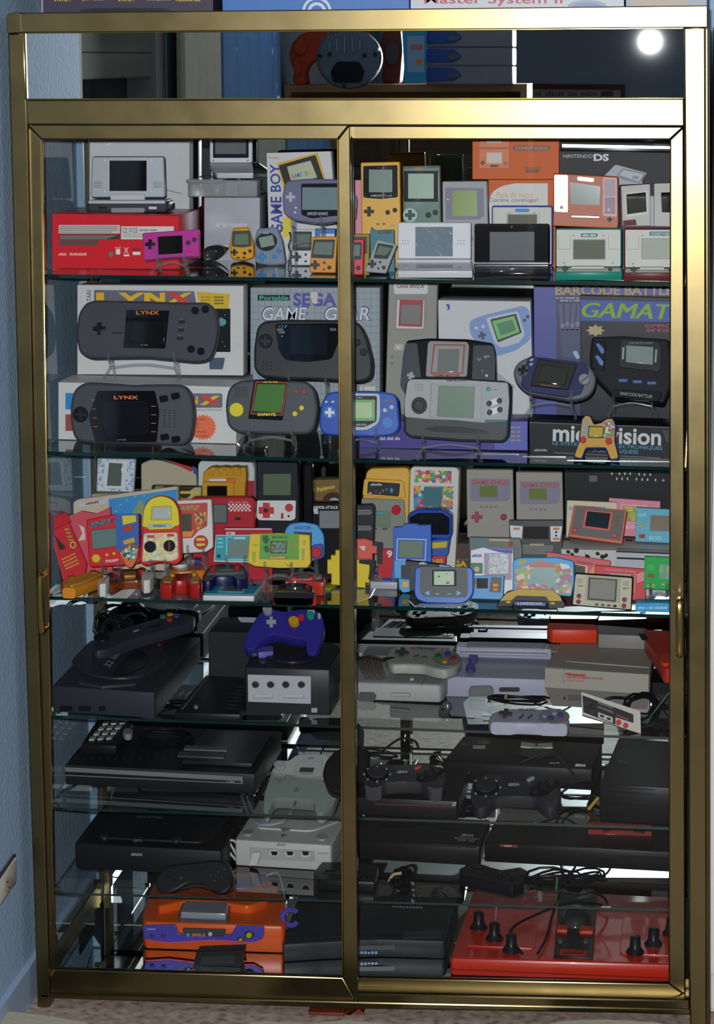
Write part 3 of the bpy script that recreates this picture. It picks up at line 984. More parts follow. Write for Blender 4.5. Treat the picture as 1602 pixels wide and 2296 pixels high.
# ================================================================ top shelf, right door
t = Thing('pink_box', 'narrow pink carton standing behind the yellow upright handheld', 'box', (790, 600), on=S1, y=0.34)
t.body(R(764, 404, 812, 600, 1), 0.04, M('#e090a8', rough=0.45), 0.001, 'carton'); t.p('printed_disc', E(786, 450, 12, 34), '#8a9a90', 0.0007)
t = Thing('upright_handheld', 'tall yellow upright handheld with colourful lettering under its screen', 'game console', (855, 601), on=S1, y=0.28, tilt=3, thick=0.025)
t.body(P((809, 363), (897, 361), (901, 600), (812, 601), r=4), 0.025, M('#e2a926', rough=0.32), 0.004)
t.p('screen_surround', P((815, 371), (892, 369), (893, 441), (855, 445), (815, 442), r=3), M('#1c1f24', rough=0.12, coat=0.5), 0.0014)
t.p('screen', R(828, 379, 880, 430), M('#84948c', rough=0.2), 0.002)
for k, (s_, c) in enumerate((('GAME BOY', '#b8bcc4'), ('C', '#c03a70'), ('O', '#6a4ab8'), ('L', '#40a048'), ('O', '#d8c030'), ('R', '#30a0c0'))):
    x0 = 832 if k == 0 else 858 + 3.8 * k
    t.txt(s_, x0, 435, x0 + (26 if k == 0 else 3), 440, c, h=0.003, bold=0.02)
t.dpad(828, 473, 11, '#2c2c2c'); t.button(870, 475, 5.2, '#2c2c2c'); t.button(886, 470, 5.2, '#2c2c2c')
for x in (848, 861):
    t.p('button', R(x - 3.5, 499.5, x + 3.5, 502.5, 1.5), '#4a3a1a', 0.002)
for k in range(6):
    t.button(877 + 4 * (k % 3), 503 + 4 * (k // 3), 0.9, '#6a5010', 0.0008, name='speaker_hole')
t = Thing('upright_handheld', 'transparent upright handheld with green circuit board showing', 'game console', (947, 604), on=S1, y=0.25, tilt=3, thick=0.024)
t.body(P((903, 370), (987, 368), (991, 604), (906, 604), r=4), 0.024, clear_mat('clear_case', (0.85, 0.9, 0.88), 0.12, 0.05, 0.18, '#dfe8e4'), 0.004)
t.slab('circuit_board', P((908, 376), (984, 374), (987, 598), (911, 598)), -0.012, -0.006, M('#3a7a66', rough=0.3))
t.p('screen_surround', R(906, 381, 984, 450, 3), M('#16191c', rough=0.12, coat=0.5), 0.0014)
t.p('screen', R(916, 387, 973, 443), M('#9fb8a4', rough=0.2), 0.002)
t.p('dial_ring', E(920, 480, 16, 16), M('#9fc0b4', rough=0.2), 0.001); t.dpad(920, 480, 11, '#2b3634'); t.button(961, 480, 6, '#22282a'); t.button(977, 474, 6, '#22282a')
t.p('label', R(932, 374, 950, 378), '#b07030', 0.001)
t = Thing('upright_handheld', 'big grey brick handheld with green screen', 'game console', (1045, 608), on=S1, y=0.23, tilt=4, thick=0.032)
t.body(P((992, 406), (1093, 405), (1098, 607), (994, 607), r=[4, 4, 14, 4]), 0.032, M('#a19fa2', rough=0.45), 0.004)
t.p('screen_surround', P((999, 420), (1085, 422), (1086, 484), (1076, 492), (1000, 493), r=[3, 3, 5, 5, 3]), '#726f86', 0.0014)
t.p('screen', P((1015, 427), (1070, 427), (1071, 484), (1015, 484)), M('#718b1b', rough=0.2), 0.002)
t.button(1005, 447, 1.8, '#e8e8e8', 0.002, name='battery_light')
t.p('contrast_wheel', E(1058, 535, 3, 6), '#8a3a6a', 0.002); t.dpad(1020, 545, 12, '#2a2a2c'); t.button(1070, 548, 6, '#8a2a4a')
# the orange cartons
t = Thing('handheld_box', 'white and orange starter-pack carton under the orange game carton', 'box', (1170, 612), on=S1, y=0.34)
t.body(R(1096, 403, 1246, 612, 1), 0.09, M('#d9682e', rough=0.55), 0.001, 'carton')
t.p('white_panel', P((1097, 448), (1105, 430), (1125, 417), (1155, 411), (1229, 411), (1229, 610), (1097, 610), r=[0, 8, 12, 6, 0, 0, 0]), '#d8d6d2', 0.0007)
t.txt('Pack de inicio', 1114, 430, 1196, 443, '#d89a70', h=0.0014); t.txt('¡Cocina conmigo!', 1092, 444, 1207, 455, '#4a4a50', h=0.0014)
OT = Flat(float(t.f.pt(1170, 402.5)[2]) + 0.0003)
t = Thing('handheld_box', 'orange game carton printed with a two-screen handheld and dark title badge', 'box', (1155, 402), on=OT, y=0.345)
t.body(R(1060, 282, 1254, 402, 1), 0.07, M('#d9682e', rough=0.55), 0.001, 'carton')
t.p('title_badge', R(1151, 326, 1235, 338, 6), '#5a4640', 0.0007); t.txt('DONKEY KONG', 1157, 328.5, 1229, 335.5, '#e08048', h=0.0014, bold=0.01)
t.txt('Nintendo', 1177, 372, 1214, 381, '#6a3018', h=0.0012, bold=0.02); t.p('dark_badge', R(1179, 382, 1210, 387), '#5a2c18', 0.0007)
t.p('printed_outline', R(1074, 300, 1143, 378, 1), '#a85028', 0.0005); t.p('printed_handheld', R(1075.5, 300, 1141.5, 376.5, 1), '#dd703a', 0.0008)
for q in (R(1092, 306, 1124, 320), R(1092, 342, 1126, 366)):
    t.p('printed_screen', q, '#cfc3bc', 0.0012)
t.p('printed_hinge', R(1075, 330, 1142, 334), '#9a4a26', 0.0012); t.dpad(1083, 365, 5.5, '#4a2a1c', 0.0014); t.button(1134, 366, 4.5, '#8a6a58', 0.0014); t.p('printed_badge', R(1100, 370, 1118, 374, 2), '#3a2a24', 0.0012)
# black console box with silver top
t = Thing('console_box', 'large black carton with silver top printed with a silver clamshell', 'box', (1390, 616), on=S1, y=0.38)
t.body(P((1254, 338), (1500, 342), (1530, 343), (1530, 617), (1256, 616)), 0.10, M('#26272b', rough=0.5, spec=0.25), 0.001, 'carton')
t.slab('shiny_top', P((1253, 316), (1530, 322), (1530, 342), (1254, 338)), -0.10, -0.012, M('#b8babe', rough=0.12, metal=0.9), 0.006)
t.txt('NINTENDO', 1264, 346, 1330, 354, '#c4c6ca', h=0.0012); t.txt('DS', 1332, 345, 1366, 361, '#d8dade', h=0.0012, bold=0.04)
t.p('printed_console', P((1356, 394), (1381, 369), (1452, 388), (1440, 402), (1442, 418), (1380, 420), r=3), '#a8acb0', 0.0007)
t.p('printed_console', P((1384, 392), (1398, 377), (1450, 389), (1436, 411), (1394, 402)), '#7c828c', 0.001); t.p('printed_screen', P((1388, 392), (1400, 381), (1444, 391), (1433, 407)), '#b4bcc4', 0.0013)
t.txt('DS', 0, 0, 0, 0, '#33363c', h=0.0018, bold=0.03, quad=[(1418, 400), (1430, 402), (1434, 396), (1422, 394)])
# two-screen games
OFF = M('#cdccc4', rough=0.4)
def multi(label, on, y, x0, x1, top, hinge, ft, fb, edge, plate, scr, badge, badgetext=None, lines=True, scrm=None):
    t = clam('two_screen_game', label, on, y, (x0, top, x1, hinge), (x0 - 2, x1 + 2, ft, fb), edge, edge, tilt=-2, thick=0.012, pitch=8, topmat=OFF, group='two-screen folding games')
    t.p('face_plate', R(x0 + 3, top + 3, x1 - 3, hinge - 2, 3), plate, 0.001)
    t.p('screen_frame', R(scr[0] - 2, scr[1] - 2, scr[2] + 2, scr[3] + 2, 1), '#9a9a92', 0.0014)
    t.p('screen', R(*scr), scrm or M('#6a6c5e', rough=0.2), 0.002)
    if badge:
        b = t.p('badge', R(*badge, 3), '#2f7a78' if badgetext else '#4a8ad0', 0.0016)
        if badgetext:
            t.txt(badgetext, badge[0] + 4, badge[1] + 1.5, badge[2] - 4, badge[3] - 1.5, '#d8e8e4', h=0.0024)
    if lines:
        for q in (R(x0 + 6, top + 14, x0 + 6.8, top + 46), R(x0 + 33, top + 14, x0 + 33.8, top + 46), R(x1 - 30, top + 12, x1 - 29.2, top + 46), R(x0 + 6, top + 46, x0 + 33, top + 46.8), R(x1 - 30, top + 46, x1 - 4, top + 46.8)):
            t.p('panel_line', q, '#8d8d84', 0.0013)
    for q in ((x0 + 41, top + 16), (x1 - 41, top + 16), (x0 + 20, hinge - 10), (x1 - 20, hinge - 10)):
        t.button(q[0], q[1], 2.2, '#9a9a90', 0.0016, name='screw')
    t.f = t.fb
    t.f.dy = t.dy0
    ym = 0.5 * (hinge + ft) + 1
    t.p('hinge_bar', R(x0 + 36, hinge + 1, x1 - 40, hinge + 4), '#c8c8c0', 0.004)
    t.dpad(x0 + 22, ym, 7, '#2f4a48', 0.003); t.button(x1 - 26, ym, 5, '#2f4a48', 0.003, ry=2.6)
    return t
BLUE = M('#2f62b8', rough=0.35)
t = multi('white two-screen game with blue rim half hidden behind the black clamshell', S1, 0.20, 1103, 1240, 457, 590, 600, 611, BLUE, OFF, (1140, 477, 1204, 545), (1156, 463, 1188, 471))
t = multi('white two-screen game with green base beside the black clamshell', S1, 0.085, 1246, 1395, 509, 596, 607, 626, M('#1d8a78', rough=0.35), OFF, (1287, 535, 1357, 577), (1303, 520, 1341, 528), 'GREEN HOUSE')
t = multi('white two-screen game with brown base at the end of the glass', S1, 0.085, 1400, 1530, 507, 596, 607, 626, M('#6a2a2c', rough=0.35), OFF, (1441, 531, 1510, 574), (1457, 514, 1512, 523), 'DONKEY KONG II', scrm=M('#aeb4a6', rough=0.2))
# silver-rimmed copper clamshell on a block
COPPER = M('#b85a2c', rough=0.4)
t = Thing('two_screen_game', 'copper-orange folding game with mirror-bright face standing on edge', 'game console', (1315, 612), on=S1, y=0.27, group='two-screen folding games')
t.body(R(1252, 512, 1382, 613, 2), 0.05, M('#3a3c42', rough=0.35), 0.002, 'riser')
t.frame((1315, 514 + t.f.dy), y=0.262, tilt=1.3)
t.body(P((1242, 388), (1387, 396), (1388, 498), (1386, 513), (1240, 507), r=4), 0.022, COPPER, 0.004, 'body')
BRI = M('#e8c8cc', rough=0.12, metal=0.85)
t.p('side_plate', P((1244, 392), (1274, 393), (1274, 476), (1244, 474), r=3), BRI, 0.002); t.p('side_plate', P((1353, 397), (1384, 399), (1384, 486), (1353, 484), r=3), M('#d8b8bc', rough=0.45), 0.002)
t.p('screen_plate', P((1278, 408), (1347, 418), (1345, 460), (1280, 458), r=3), M('#8c948e', rough=0.1, coat=1.0), 0.002)
t.p('badge', P((1296, 396), (1333, 400), (1331, 408), (1296, 404), r=3), BRI, 0.002)
t.p('hinge_bar', P((1281, 482), (1346, 484), (1346, 490), (1281, 488)), BRI, 0.004); t.p('panel', P((1357, 402), (1380, 403), (1380, 439), (1357, 439), r=1), '#b09aa4', 0.0032); t.p('panel', P((1357, 443), (1380, 443), (1380, 479), (1357, 479), r=1), '#9a8490', 0.0032)
t.button(1260, 465, 4, '#c0a0a4', 0.004); t.button(1366, 470, 4, '#d8c8cc', 0.004); t.dpad(1368, 492, 6, '#1d1a1c', 0.002)
# white double screen unit by the edge
t = Thing('two_screen_game', 'white side-by-side two-screen game with plum rim leaning at the back', 'game console', (1440, 611), on=S1, y=0.30, tilt=12, thick=0.02, group='two-screen folding games')
t.body(P((1389, 414), (1500, 409), (1536, 409), (1536, 611), (1393, 611), r=3), 0.02, M('#4a2a44', rough=0.35), 0.003)
t.p('face_plate', P((1394, 418), (1458, 413), (1459, 506), (1397, 507), r=2), OFF, 0.0012); t.p('face_plate', P((1468, 412), (1534, 410), (1534, 508), (1468, 507), r=2), OFF, 0.0012); t.p('hinge', P((1460, 410), (1467, 410), (1467, 438), (1461, 438)), '#3a2438', 0.002); t.p('hinge', P((1459, 440), (1467, 440), (1467, 507), (1460, 507)), '#b8c4c8', 0.0016)
t.p('screen_frame', P((1402, 434), (1452, 428), (1454, 480), (1405, 486)), '#e4e4de', 0.0016); t.p('screen', P((1405, 436), (1449, 431), (1451, 475), (1407, 481)), SCR, 0.0022); t.p('screen', P((1483, 432), (1533, 430), (1533, 478), (1485, 476)), SCR, 0.0022)
t.p('badge', P((1398, 495), (1426, 492), (1429, 505), (1398, 507)), '#6a2434', 0.0018)
# white clamshell and black clamshell in front
t = clam('clamshell_console', 'white folding handheld with protective film on its bright screen', S1, 0.085, (892, 498, 1057, 583), (891, 1061, 607, 624), M('#dadbe0', rough=0.3), M('#d2d3d9', rough=0.3), tilt=-2, pitch=12)
t.p('screen', R(932, 508, 1016, 574), M('#7d8c98', rough=0.12, bump=0.003, scale=45, coat=0.8), 0.0014)
for x0 in (903, 1028):
    for k in range(6):
        t.button(x0 + 6.5 * (k % 3), 539 + 7 * (k // 3), 1.1, '#70747c', 0.0012, name='speaker_hole')
t.f = t.fb; t.f.dy = t.dy0
t.p('touch_frame', R(934, 594, 1016, 603, 1), '#b6b8be', 0.001); t.p('hinge_bar', R(892, 584, 1056, 588), '#c6c8ce', 0.005); t.button(1031, 601, 4, '#9a9ca2', 0.002, ry=1.6); t.p('direction_pad', CROSS(912, 598, 8, 0.34, 0, 0.35), '#b8bac0', 0.002)
t = clam('clamshell_console', 'glossy black folding handheld with grey screen', S1, 0.085, (1064, 502, 1233, 590), (1063, 1234, 612, 632), M('#17171b', rough=0.12, coat=0.7), M('#1d1d22', rough=0.12, coat=0.7), tilt=-2, pitch=12)
t.p('screen', R(1099, 520, 1199, 584), M('#6a6d72', rough=0.2), 0.0014); t.button(1148, 509, 2.2, '#6a4a4a', 0.0016, name='camera_eye')
t.f = t.fb; t.f.dy = t.dy0
t.p('hinge_bar', R(1066, 591, 1230, 595), M('#7c7c84', rough=0.15, metal=0.8), 0.005); t.p('trim_line', R(1066, 601, 1230, 603), M('#9a9aa2', rough=0.15, metal=0.8), 0.0012); t.p('trim_line', R(1068, 607, 1180, 608.5), M('#8a8a92', rough=0.15, metal=0.8), 0.0012); t.button(1148, 606, 2, '#e8c8a0', 0.002, ry=1.4)
# minis next to the mullion
mini('small red key-ring handheld beside the silver one', P((774, 535), (817, 536), (815, 617), (774, 617), r=4), [(777, 543), (812, 543), (811, 582), (777, 582)], (784, 597), [(804, 601, 5)], M('#cc2430', rough=0.35), 0.085, 4, (795, 619))
t = Thing('handheld_box', 'small dark yellow carton behind the red key-ring handheld', 'box', (800, 605), on=S1, y=0.17)
t.body(R(772, 517, 828, 606, 1), 0.02, M('#9a8a1e', rough=0.4), 0.001, 'carton'); t.p('dark_panel', R(778, 522, 824, 560), '#3c3a34', 0.0007)
mini('small silver key-ring handheld leaning to one side', P((846, 537), (891, 548), (866, 613), (818, 609), r=4), [(848, 545), (884, 551), (870, 581), (838, 579)], (835, 592), [(853, 588, 2.4), (861, 600, 4), (849, 602, 2.2)], M('#9a9ea4', rough=0.45), 0.085, 10, (845, 615), 9)
t = Thing('game_case', 'teal plastic case standing behind the silver key-ring handheld', 'case', (855, 614), on=S1, y=0.225, tilt=5, thick=0.012)
t.body(P((832, 508), (842, 516), (884, 514), (886, 613), (824, 613), r=3), 0.012, M('#1f7080', rough=0.25), 0.002); t.p('latch', R(848, 516, 878, 524, 2), '#14505c', 0.002); t.button(857, 520, 2, '#8ab0b8', 0.003)

# ================================================================ second shelf
# two white cartons of the big handhelds
CARD = M('#cfd0ce', rough=0.42)
t = Thing('console_box', 'wide white carton with orange starburst under the taller white carton', 'box', (320, 982), on=S2, y=0.21)
t.body(P((131, 848), (505, 858), (530, 859), (530, 986), (131, 976), r=1), 0.25, CARD, 0.001, 'carton')
GRAD = M('#6a6c80', rough=0.35)
def lynx_logo(t, x0, y0, x1, y1, skew=0):
    s = (x1 - x0) / 4.0
    hh = y1 - y0
    Y, O = '#e8b820', '#d8402c'
    q = lambda k, a, b: (x0 + s * k + a * s * 0.86, y0 + b * hh)
    t.p('logo_letter', P(q(0, 0, 0), q(0, .38, 0), q(0, .38, .7), q(0, 1, .7), q(0, 1, 1), q(0, 0, 1)), Y, 0.0014)
    t.p('logo_letter', P(q(1, -.1, 0), q(1, .25, 0), q(1, .5, .35), q(1, .85, 0), q(1, 1.2, 0), q(1, .65, .62), q(1, .65, 1), q(1, .35, 1), q(1, .35, .62)), Y, 0.0014)
    t.p('logo_letter', P(q(2, 0, 0), q(2, .3, 0), q(2, .75, .55), q(2, .75, 0), q(2, 1, 0), q(2, 1, 1), q(2, .75, 1), q(2, .28, .45), q(2, .28, 1), q(2, 0, 1)), Y, 0.0014)
    t.p('logo_letter', P(q(3, -.1, 0), q(3, .35, 0), q(3, 1.1, 1), q(3, .65, 1)), O, 0.0018)
    t.p('logo_letter', P(q(3, .8, 0), q(3, 1.15, 0), q(3, .2, 1), q(3, -.15, 1)), Y, 0.0014)
t.p('logo_plate', R(412, 873, 499, 905, 4), GRAD, 0.0008); t.p('logo_letter', P((428, 880), (433, 880), (440, 892), (440, 880), (444, 880), (444, 897), (440, 897), (432, 886), (432, 897), (428, 897)), '#e8b820', 0.0014)
t.p('logo_letter', P((448, 878), (464, 878), (494, 899), (478, 899)), '#d8402c', 0.0018); t.p('logo_letter', P((480, 878), (494, 878), (462, 899), (448, 899)), '#e8b820', 0.0014)
t.txt('SYSTEME DE JEU COULEUR PORTABLE', 434, 908, 498, 913, '#50525a')
t.p('starburst', STAR(456, 949, 30, 26, 22, 0.98), '#e8704c', 0.0008)
for k, s_ in enumerate(('New Game', 'Sid', 'Wow,', 'ein Monster', 'en Couleur !')):
    t.txt(s_, 436, 928 + 9.2 * k, 436 + [26, 10, 12, 27, 34][k], 933.5 + 9.2 * k, '#6a2418', h=0.0018)
t.p('printed_picture', R(147, 872, 220, 909), '#2a8ac4', 0.0008); t.p('printed_picture', R(147, 920, 220, 957), '#9a4a48', 0.0008); t.txt('LYNX', 300, 873, 400, 903, '#d8a020', bold=0.03)
LB = Flat(float(t.f.pt(320, 849)[2]) + 0.0004)
LB.z0 = LB.o[2]
t = Thing('console_box', 'tall white carton with gold lettering and yellow flash, standing on the wide white carton', 'box', (360, 831), on=LB, y=0.33)
t.body(P((174, 629), (546, 631), (546, 832), (174, 829), r=1), 0.055, CARD, 0.001, 'carton')
t.p('folded_edge', P((174, 629), (188, 630), (188, 829), (174, 829)), CARD, 0.0006)
t.txt('ATARI', 0, 0, 0, 0, '#2a2c30', h=0.0012, quad=[(205, 674), (205, 641), (195, 641), (195, 674)])
t.p('logo_plate', P((211, 640), (436, 643), (441, 676), (211, 676), r=3), GRAD, 0.0008)
lynx_logo(t, 216, 646, 432, 671)
t.p('yellow_flash', P((441, 644), (517, 649), (512, 682), (449, 680)), '#d8b420', 0.0012)
for k in range(3):
    t.txt('Included', 452, 653 + 7 * k, 472, 657.5 + 7 * k, '#4a4424', h=0.0018); t.txt('Expansion', 480, 654 + 7 * k, 502, 658.5 + 7 * k, '#4a4424', h=0.0018)
t.p('space_picture', R(452, 682, 517, 779), M('#0e141c', rough=0.3), 0.0008); t.p('printed_planet', E(496, 712, 12, 9), '#5a94a8', 0.0012)
for k in range(9):
    t.button(488 + 26 * random.random(), 690 + 80 * random.random(), 0.9, '#c8dce4', 0.0012, name='printed_star')
t.p('printed_handheld', P((470, 792), (505, 792), (500, 818), (470, 818), r=3), '#3f566c', 0.0008)
# big dark handhelds
GRY = M('#43444c', rough=0.5)
stand(318, 803, LB, 0.235, 0.125, 'clear stand on the wide white carton, holding the long dark handheld', tall=False)
t = Thing('large_handheld', 'long dark grey handheld with square black screen, raised on the upper stand', 'game console', (330, 806), y=0.235, tilt=16)
t.body(P((212, 672), (320, 674), (400, 677), (466, 677), (484, 692), (490, 735), (484, 775), (470, 806), (440, 812), (330, 801), (200, 803), (178, 792), (169, 750), (176, 700), (192, 678), r=16), 0.03, GRY, 0.007)
t.p('screen_plate', P((284, 695), (380, 697), (371, 782), (277, 780), r=2), SCR, 0.0012)
t.txt('LYNX', 306, 697.5, 358, 706, '#d8702c', h=0.0024, bold=0.04, spacing=1.1); t.p('screen', P((296, 711), (374, 712), (368, 770), (291, 768)), M('#121318', rough=0.08, coat=0.6), 0.0022); t.txt('ATARI', 316, 772, 332, 776, '#8a8c90', h=0.0024)
t.dpad(223, 737, 14, INK); t.p('button', R(253, 745, 276, 748, 1), '#26272c', 0.002)
for q in ((438, 697), (461, 694), (429, 783), (451, 788)):
    t.button(q[0], q[1], 8.6, M('#121216', rough=0.15, coat=0.6), 0.004)
for k, x in enumerate((408, 406, 404)):
    t.p('button', R(x - 7, 719 + 18.5 * k, x + 7, 725 + 18.5 * k, 1), '#26272c', 0.003); t.p('orange_mark', R(x - 5, 715 + 18.5 * k, x + 4, 716.6 + 18.5 * k), '#a05a34', 0.0014)
t = Thing('large_handheld', 'rounded dark grey handheld with orange lettering on black screen panel, standing on the glass', 'game console', (300, 994), on=S2, y=0.13, tilt=10, thick=0.035)
t.body(P((190, 853), (230, 855), (300, 859), (375, 858), (412, 859), (428, 878), (436, 925), (428, 980), (410, 996), (320, 993), (200, 990), (168, 985), (158, 950), (157, 905), (165, 870), r=16), 0.035, M('#3d424a', rough=0.5), 0.008)
t.p('screen_panel', P((219, 873), (348, 873), (358, 920), (352, 988), (214, 988), (199, 930), r=5), M('#0c0d10', rough=0.12, coat=0.6), 0.0014)
t.txt('LYNX', 256, 884, 311, 892, '#d8702c', h=0.0026, bold=0.04, spacing=1.1)
t.p('screen', P((236, 897), (330, 897), (336, 935), (332, 972), (236, 974), (228, 935), r=8), M('#16181d', rough=0.08, coat=0.6), 0.0024); t.txt('ATARI', 263, 981, 284, 985, '#7a7c80', h=0.0026)
t.p('direction_pad', E(181, 926, 17, 18), M('#15161a', rough=0.25), 0.003); t.dpad(181, 926, 13, '#0c0d10', 0.005)
for q in ((368, 891), (394, 885), (370, 977), (395, 982)):
    t.p('button', P((q[0] - 11, q[1] - 6), (q[0] + 8, q[1] - 9), (q[0] + 11, q[1] + 5), (q[0] - 8, q[1] + 9), r=4), M('#101014', rough=0.15, coat=0.6), 0.004)
for k in range(4):
    t.p('orange_mark', R(340, 907 + 19 * k, 350, 908.6 + 19 * k), '#b8622c', 0.002); t.p('orange_mark', R(205 + 2 * k, 893 + 20 * k, 213 + 2 * k, 894.6 + 20 * k), '#b8622c', 0.002)
for j in range(3):
    for k in range(7):
        t.p('speaker_slot', R(367 + 11 * j, 916 + 6 * k, 372 + 11 * j, 918 + 6 * k), '#202329', 0.0008)
# grid-patterned box
t = Thing('console_box', 'grey grid-patterned carton with outlined white and violet lettering', 'box', (705, 992), on=S2, y=0.42)
t.body(R(562, 645, 852, 992, 1), 0.09, M('#9aa6ac', rough=0.4), 0.001, 'carton')
for k in range(21):
    t.p('grid_line', R(566 + 14 * k, 647, 566.9 + 14 * k, 990), '#7c8894', 0.0005)
for k in range(22):
    t.p('grid_line', R(563, 656 + 15 * k, 851, 656.9 + 15 * k), '#7c8894', 0.0005)
t.p('title_strip', R(578, 661, 650, 674), '#20302e', 0.0009); t.txt('Portable', 583, 663, 647, 673, '#50b098', h=0.0014, bold=0.02)
t.txt('SEGA', 658, 657, 755, 686, '#5250a8', h=0.0012, bold=0.035)
for s_, dx in (('GAME', 588), ('GEAR', 728)):
    t.txt(s_, dx - 1, 686.5, dx + 104, 720, '#4c4c9c', h=0.0012, bold=0.014, shear=0.15); t.txt(s_, dx + 1.5, 689, dx + 101, 718, '#e0e2e6', h=0.0020, bold=0.0, shear=0.15)
t.p('torn_label', P((696, 655), (714, 654), (712, 682), (700, 680), r=5), '#d0ccc0', 0.002)
t.p('label', R(808, 866, 842, 876), '#d8d4c0', 0.001); t.txt('CE', 811, 867, 818, 875, '#444444', h=0.0018)
stand(690, 852, S2, 0.275, 0.07, 'tall clear stand behind, holding the wide black handheld')
t = Thing('large_handheld', 'wide black handheld with curved glossy screen panel before the grid-patterned carton', 'game console', (700, 853), y=0.275, tilt=12)
t.body(P((590, 720), (640, 716), (760, 717), (806, 722), (822, 750), (837, 810), (834, 848), (808, 858), (730, 853), (690, 851), (640, 851), (585, 845), (569, 828), (569, 780), (576, 735), r=14), 0.035, M('#2d3034', rough=0.35), 0.009)
t.p('screen_panel', P((617, 726), (757, 725), (772, 735), (745, 806), (690, 812), (640, 808), (625, 785), r=9), M('#0d0f13', rough=0.1, coat=0.7), 0.002)
t.p('screen', R(650, 729, 735, 797, 3), M('#1a1f24', rough=0.07, coat=0.8), 0.0028)
for k, c in enumerate(('#b84438', '#4a8ab8', '#4aa0d0')):
    t.p('logo_bar', P((623 + 7 * k, 735), (627 + 7 * k, 735), (631 + 7 * k, 729), (628 + 7 * k, 729)), c, 0.0028)
t.txt('GAME', 622, 737, 636, 742, '#b8bcc0', h=0.003); t.txt('GEAR', 626, 743, 640, 748, '#b8bcc0', h=0.003); t.txt('SEGA', 741, 736, 755, 742, '#a8acb0', h=0.003); t.button(633, 754, 1.8, '#d8d8e0', 0.003)
t.p('direction_pad', E(596, 765, 16, 16), M('#1a1c20', rough=0.3), 0.004); t.dpad(596, 765, 13, '#24272c', 0.006); t.button(801, 768, 8, '#1a1c20', 0.005); t.button(816, 790, 8, '#1a1c20', 0.005)
for k in range(9):
    t.button(590 + 9 * (k % 3), 812 + 8 * (k // 3), 2.4, '#191b1f', 0.0015, name='speaker_hole')
stand(607, 972, S2, 0.15, 0.08, 'clear stand holding the dark handheld with the yellow round pad')
t = Thing('large_handheld', 'dark grey handheld with big yellow round pad and green screen', 'game console', (605, 976), y=0.15, tilt=12)
t.body(P((535, 853), (600, 849), (690, 855), (706, 872), (715, 915), (706, 960), (690, 974), (600, 973), (530, 970), (510, 955), (505, 910), (512, 870), r=14), 0.03, M('#41474c', rough=0.4), 0.007)
t.p('screen_panel', P((571, 851), (648, 853), (634, 943), (557, 939), r=2), M('#141614', rough=0.15), 0.0014)
t.p('red_frame', P((574, 855), (647, 857), (634, 932), (562, 929)), '#b8302c', 0.002); t.p('inner_panel', P((576, 857), (645, 859), (632, 930), (564, 927)), '#161816', 0.0024)
t.p('screen', P((578, 861), (642, 862), (631, 926), (566, 922)), M('#4f7a3c', rough=0.2), 0.003); t.txt('GAMATE.', 578, 926, 620, 933, '#e0d030', h=0.0034, bold=0.03, shear=0.2); t.txt('VIDEO GAME SYSTEM', 591, 855, 624, 859, '#c8c030', h=0.0034)
t.p('direction_pad', E(531, 919, 16, 16), '#d8c820', 0.004)
for q, c in (((665, 879), '#b83c30'), ((683, 879), '#b83c30'), ((662, 928), '#d8c820'), ((677, 915), '#d8c820')):
    t.button(q[0], q[1], 4.5 if c == '#b83c30' else 6, c, 0.004)
for j in range(5):
    for k in range(6):
        t.button(528 + 5 * k, 869 + 5 * j, 1.3, '#26292d', 0.0012, name='speaker_hole')
stand(808, 976, S2, 0.14, 0.06, 'clear stand holding the translucent blue wide handheld')
t = Thing('wide_handheld', 'translucent royal blue wide handheld with white cross pad', 'game console', (808, 979), y=0.14, tilt=10)
t.body(P((735, 880), (770, 876), (840, 876), (884, 882), (893, 895), (898, 960), (885, 975), (840, 980), (770, 978), (725, 974), (715, 955), (720, 905), r=12), 0.026, M('#2a56b4', rough=0.2, coat=0.4), 0.006)
t.p('screen_rim', P((770, 882), (852, 883), (853, 930), (848, 950), (825, 964), (780, 964), r=8), '#b8bcc4', 0.0015); t.p('screen_panel', P((776, 887), (846, 888), (845, 945), (818, 958), (780, 956), r=5), '#202a28', 0.0022)
t.p('screen', R(790, 896, 842, 944, 1), M('#7fae84', rough=0.2), 0.003); t.p('display', R(796, 902, 836, 938), M('#b4cc9c', rough=0.2), 0.0036); t.txt('8 IN 1', 800, 890, 815, 894, '#c8ccc8', h=0.0036); t.txt('GAME KING', 797, 950, 823, 955, '#c8ccc8', h=0.0036)
t.p('pad_ring', E(740, 925, 14, 14), '#2f68c8', 0.002); t.dpad(740, 925, 11, '#d4d8e0', 0.004)
for q in ((732, 901), (747, 901)):
    t.p('button', E(q[0], q[1], 3.6, 2.4), '#b8c4c0', 0.002)
t.button(864, 920, 5.4, '#b0bcc8', 0.004); t.button(879, 913, 5.4, '#b0bcc8', 0.004); t.button(866, 899, 3, '#5a7a70', 0.002); t.button(878, 899, 3, '#a04050', 0.002); t.p('speaker', E(869, 948, 11, 12), '#2f7ac8', 0.002)
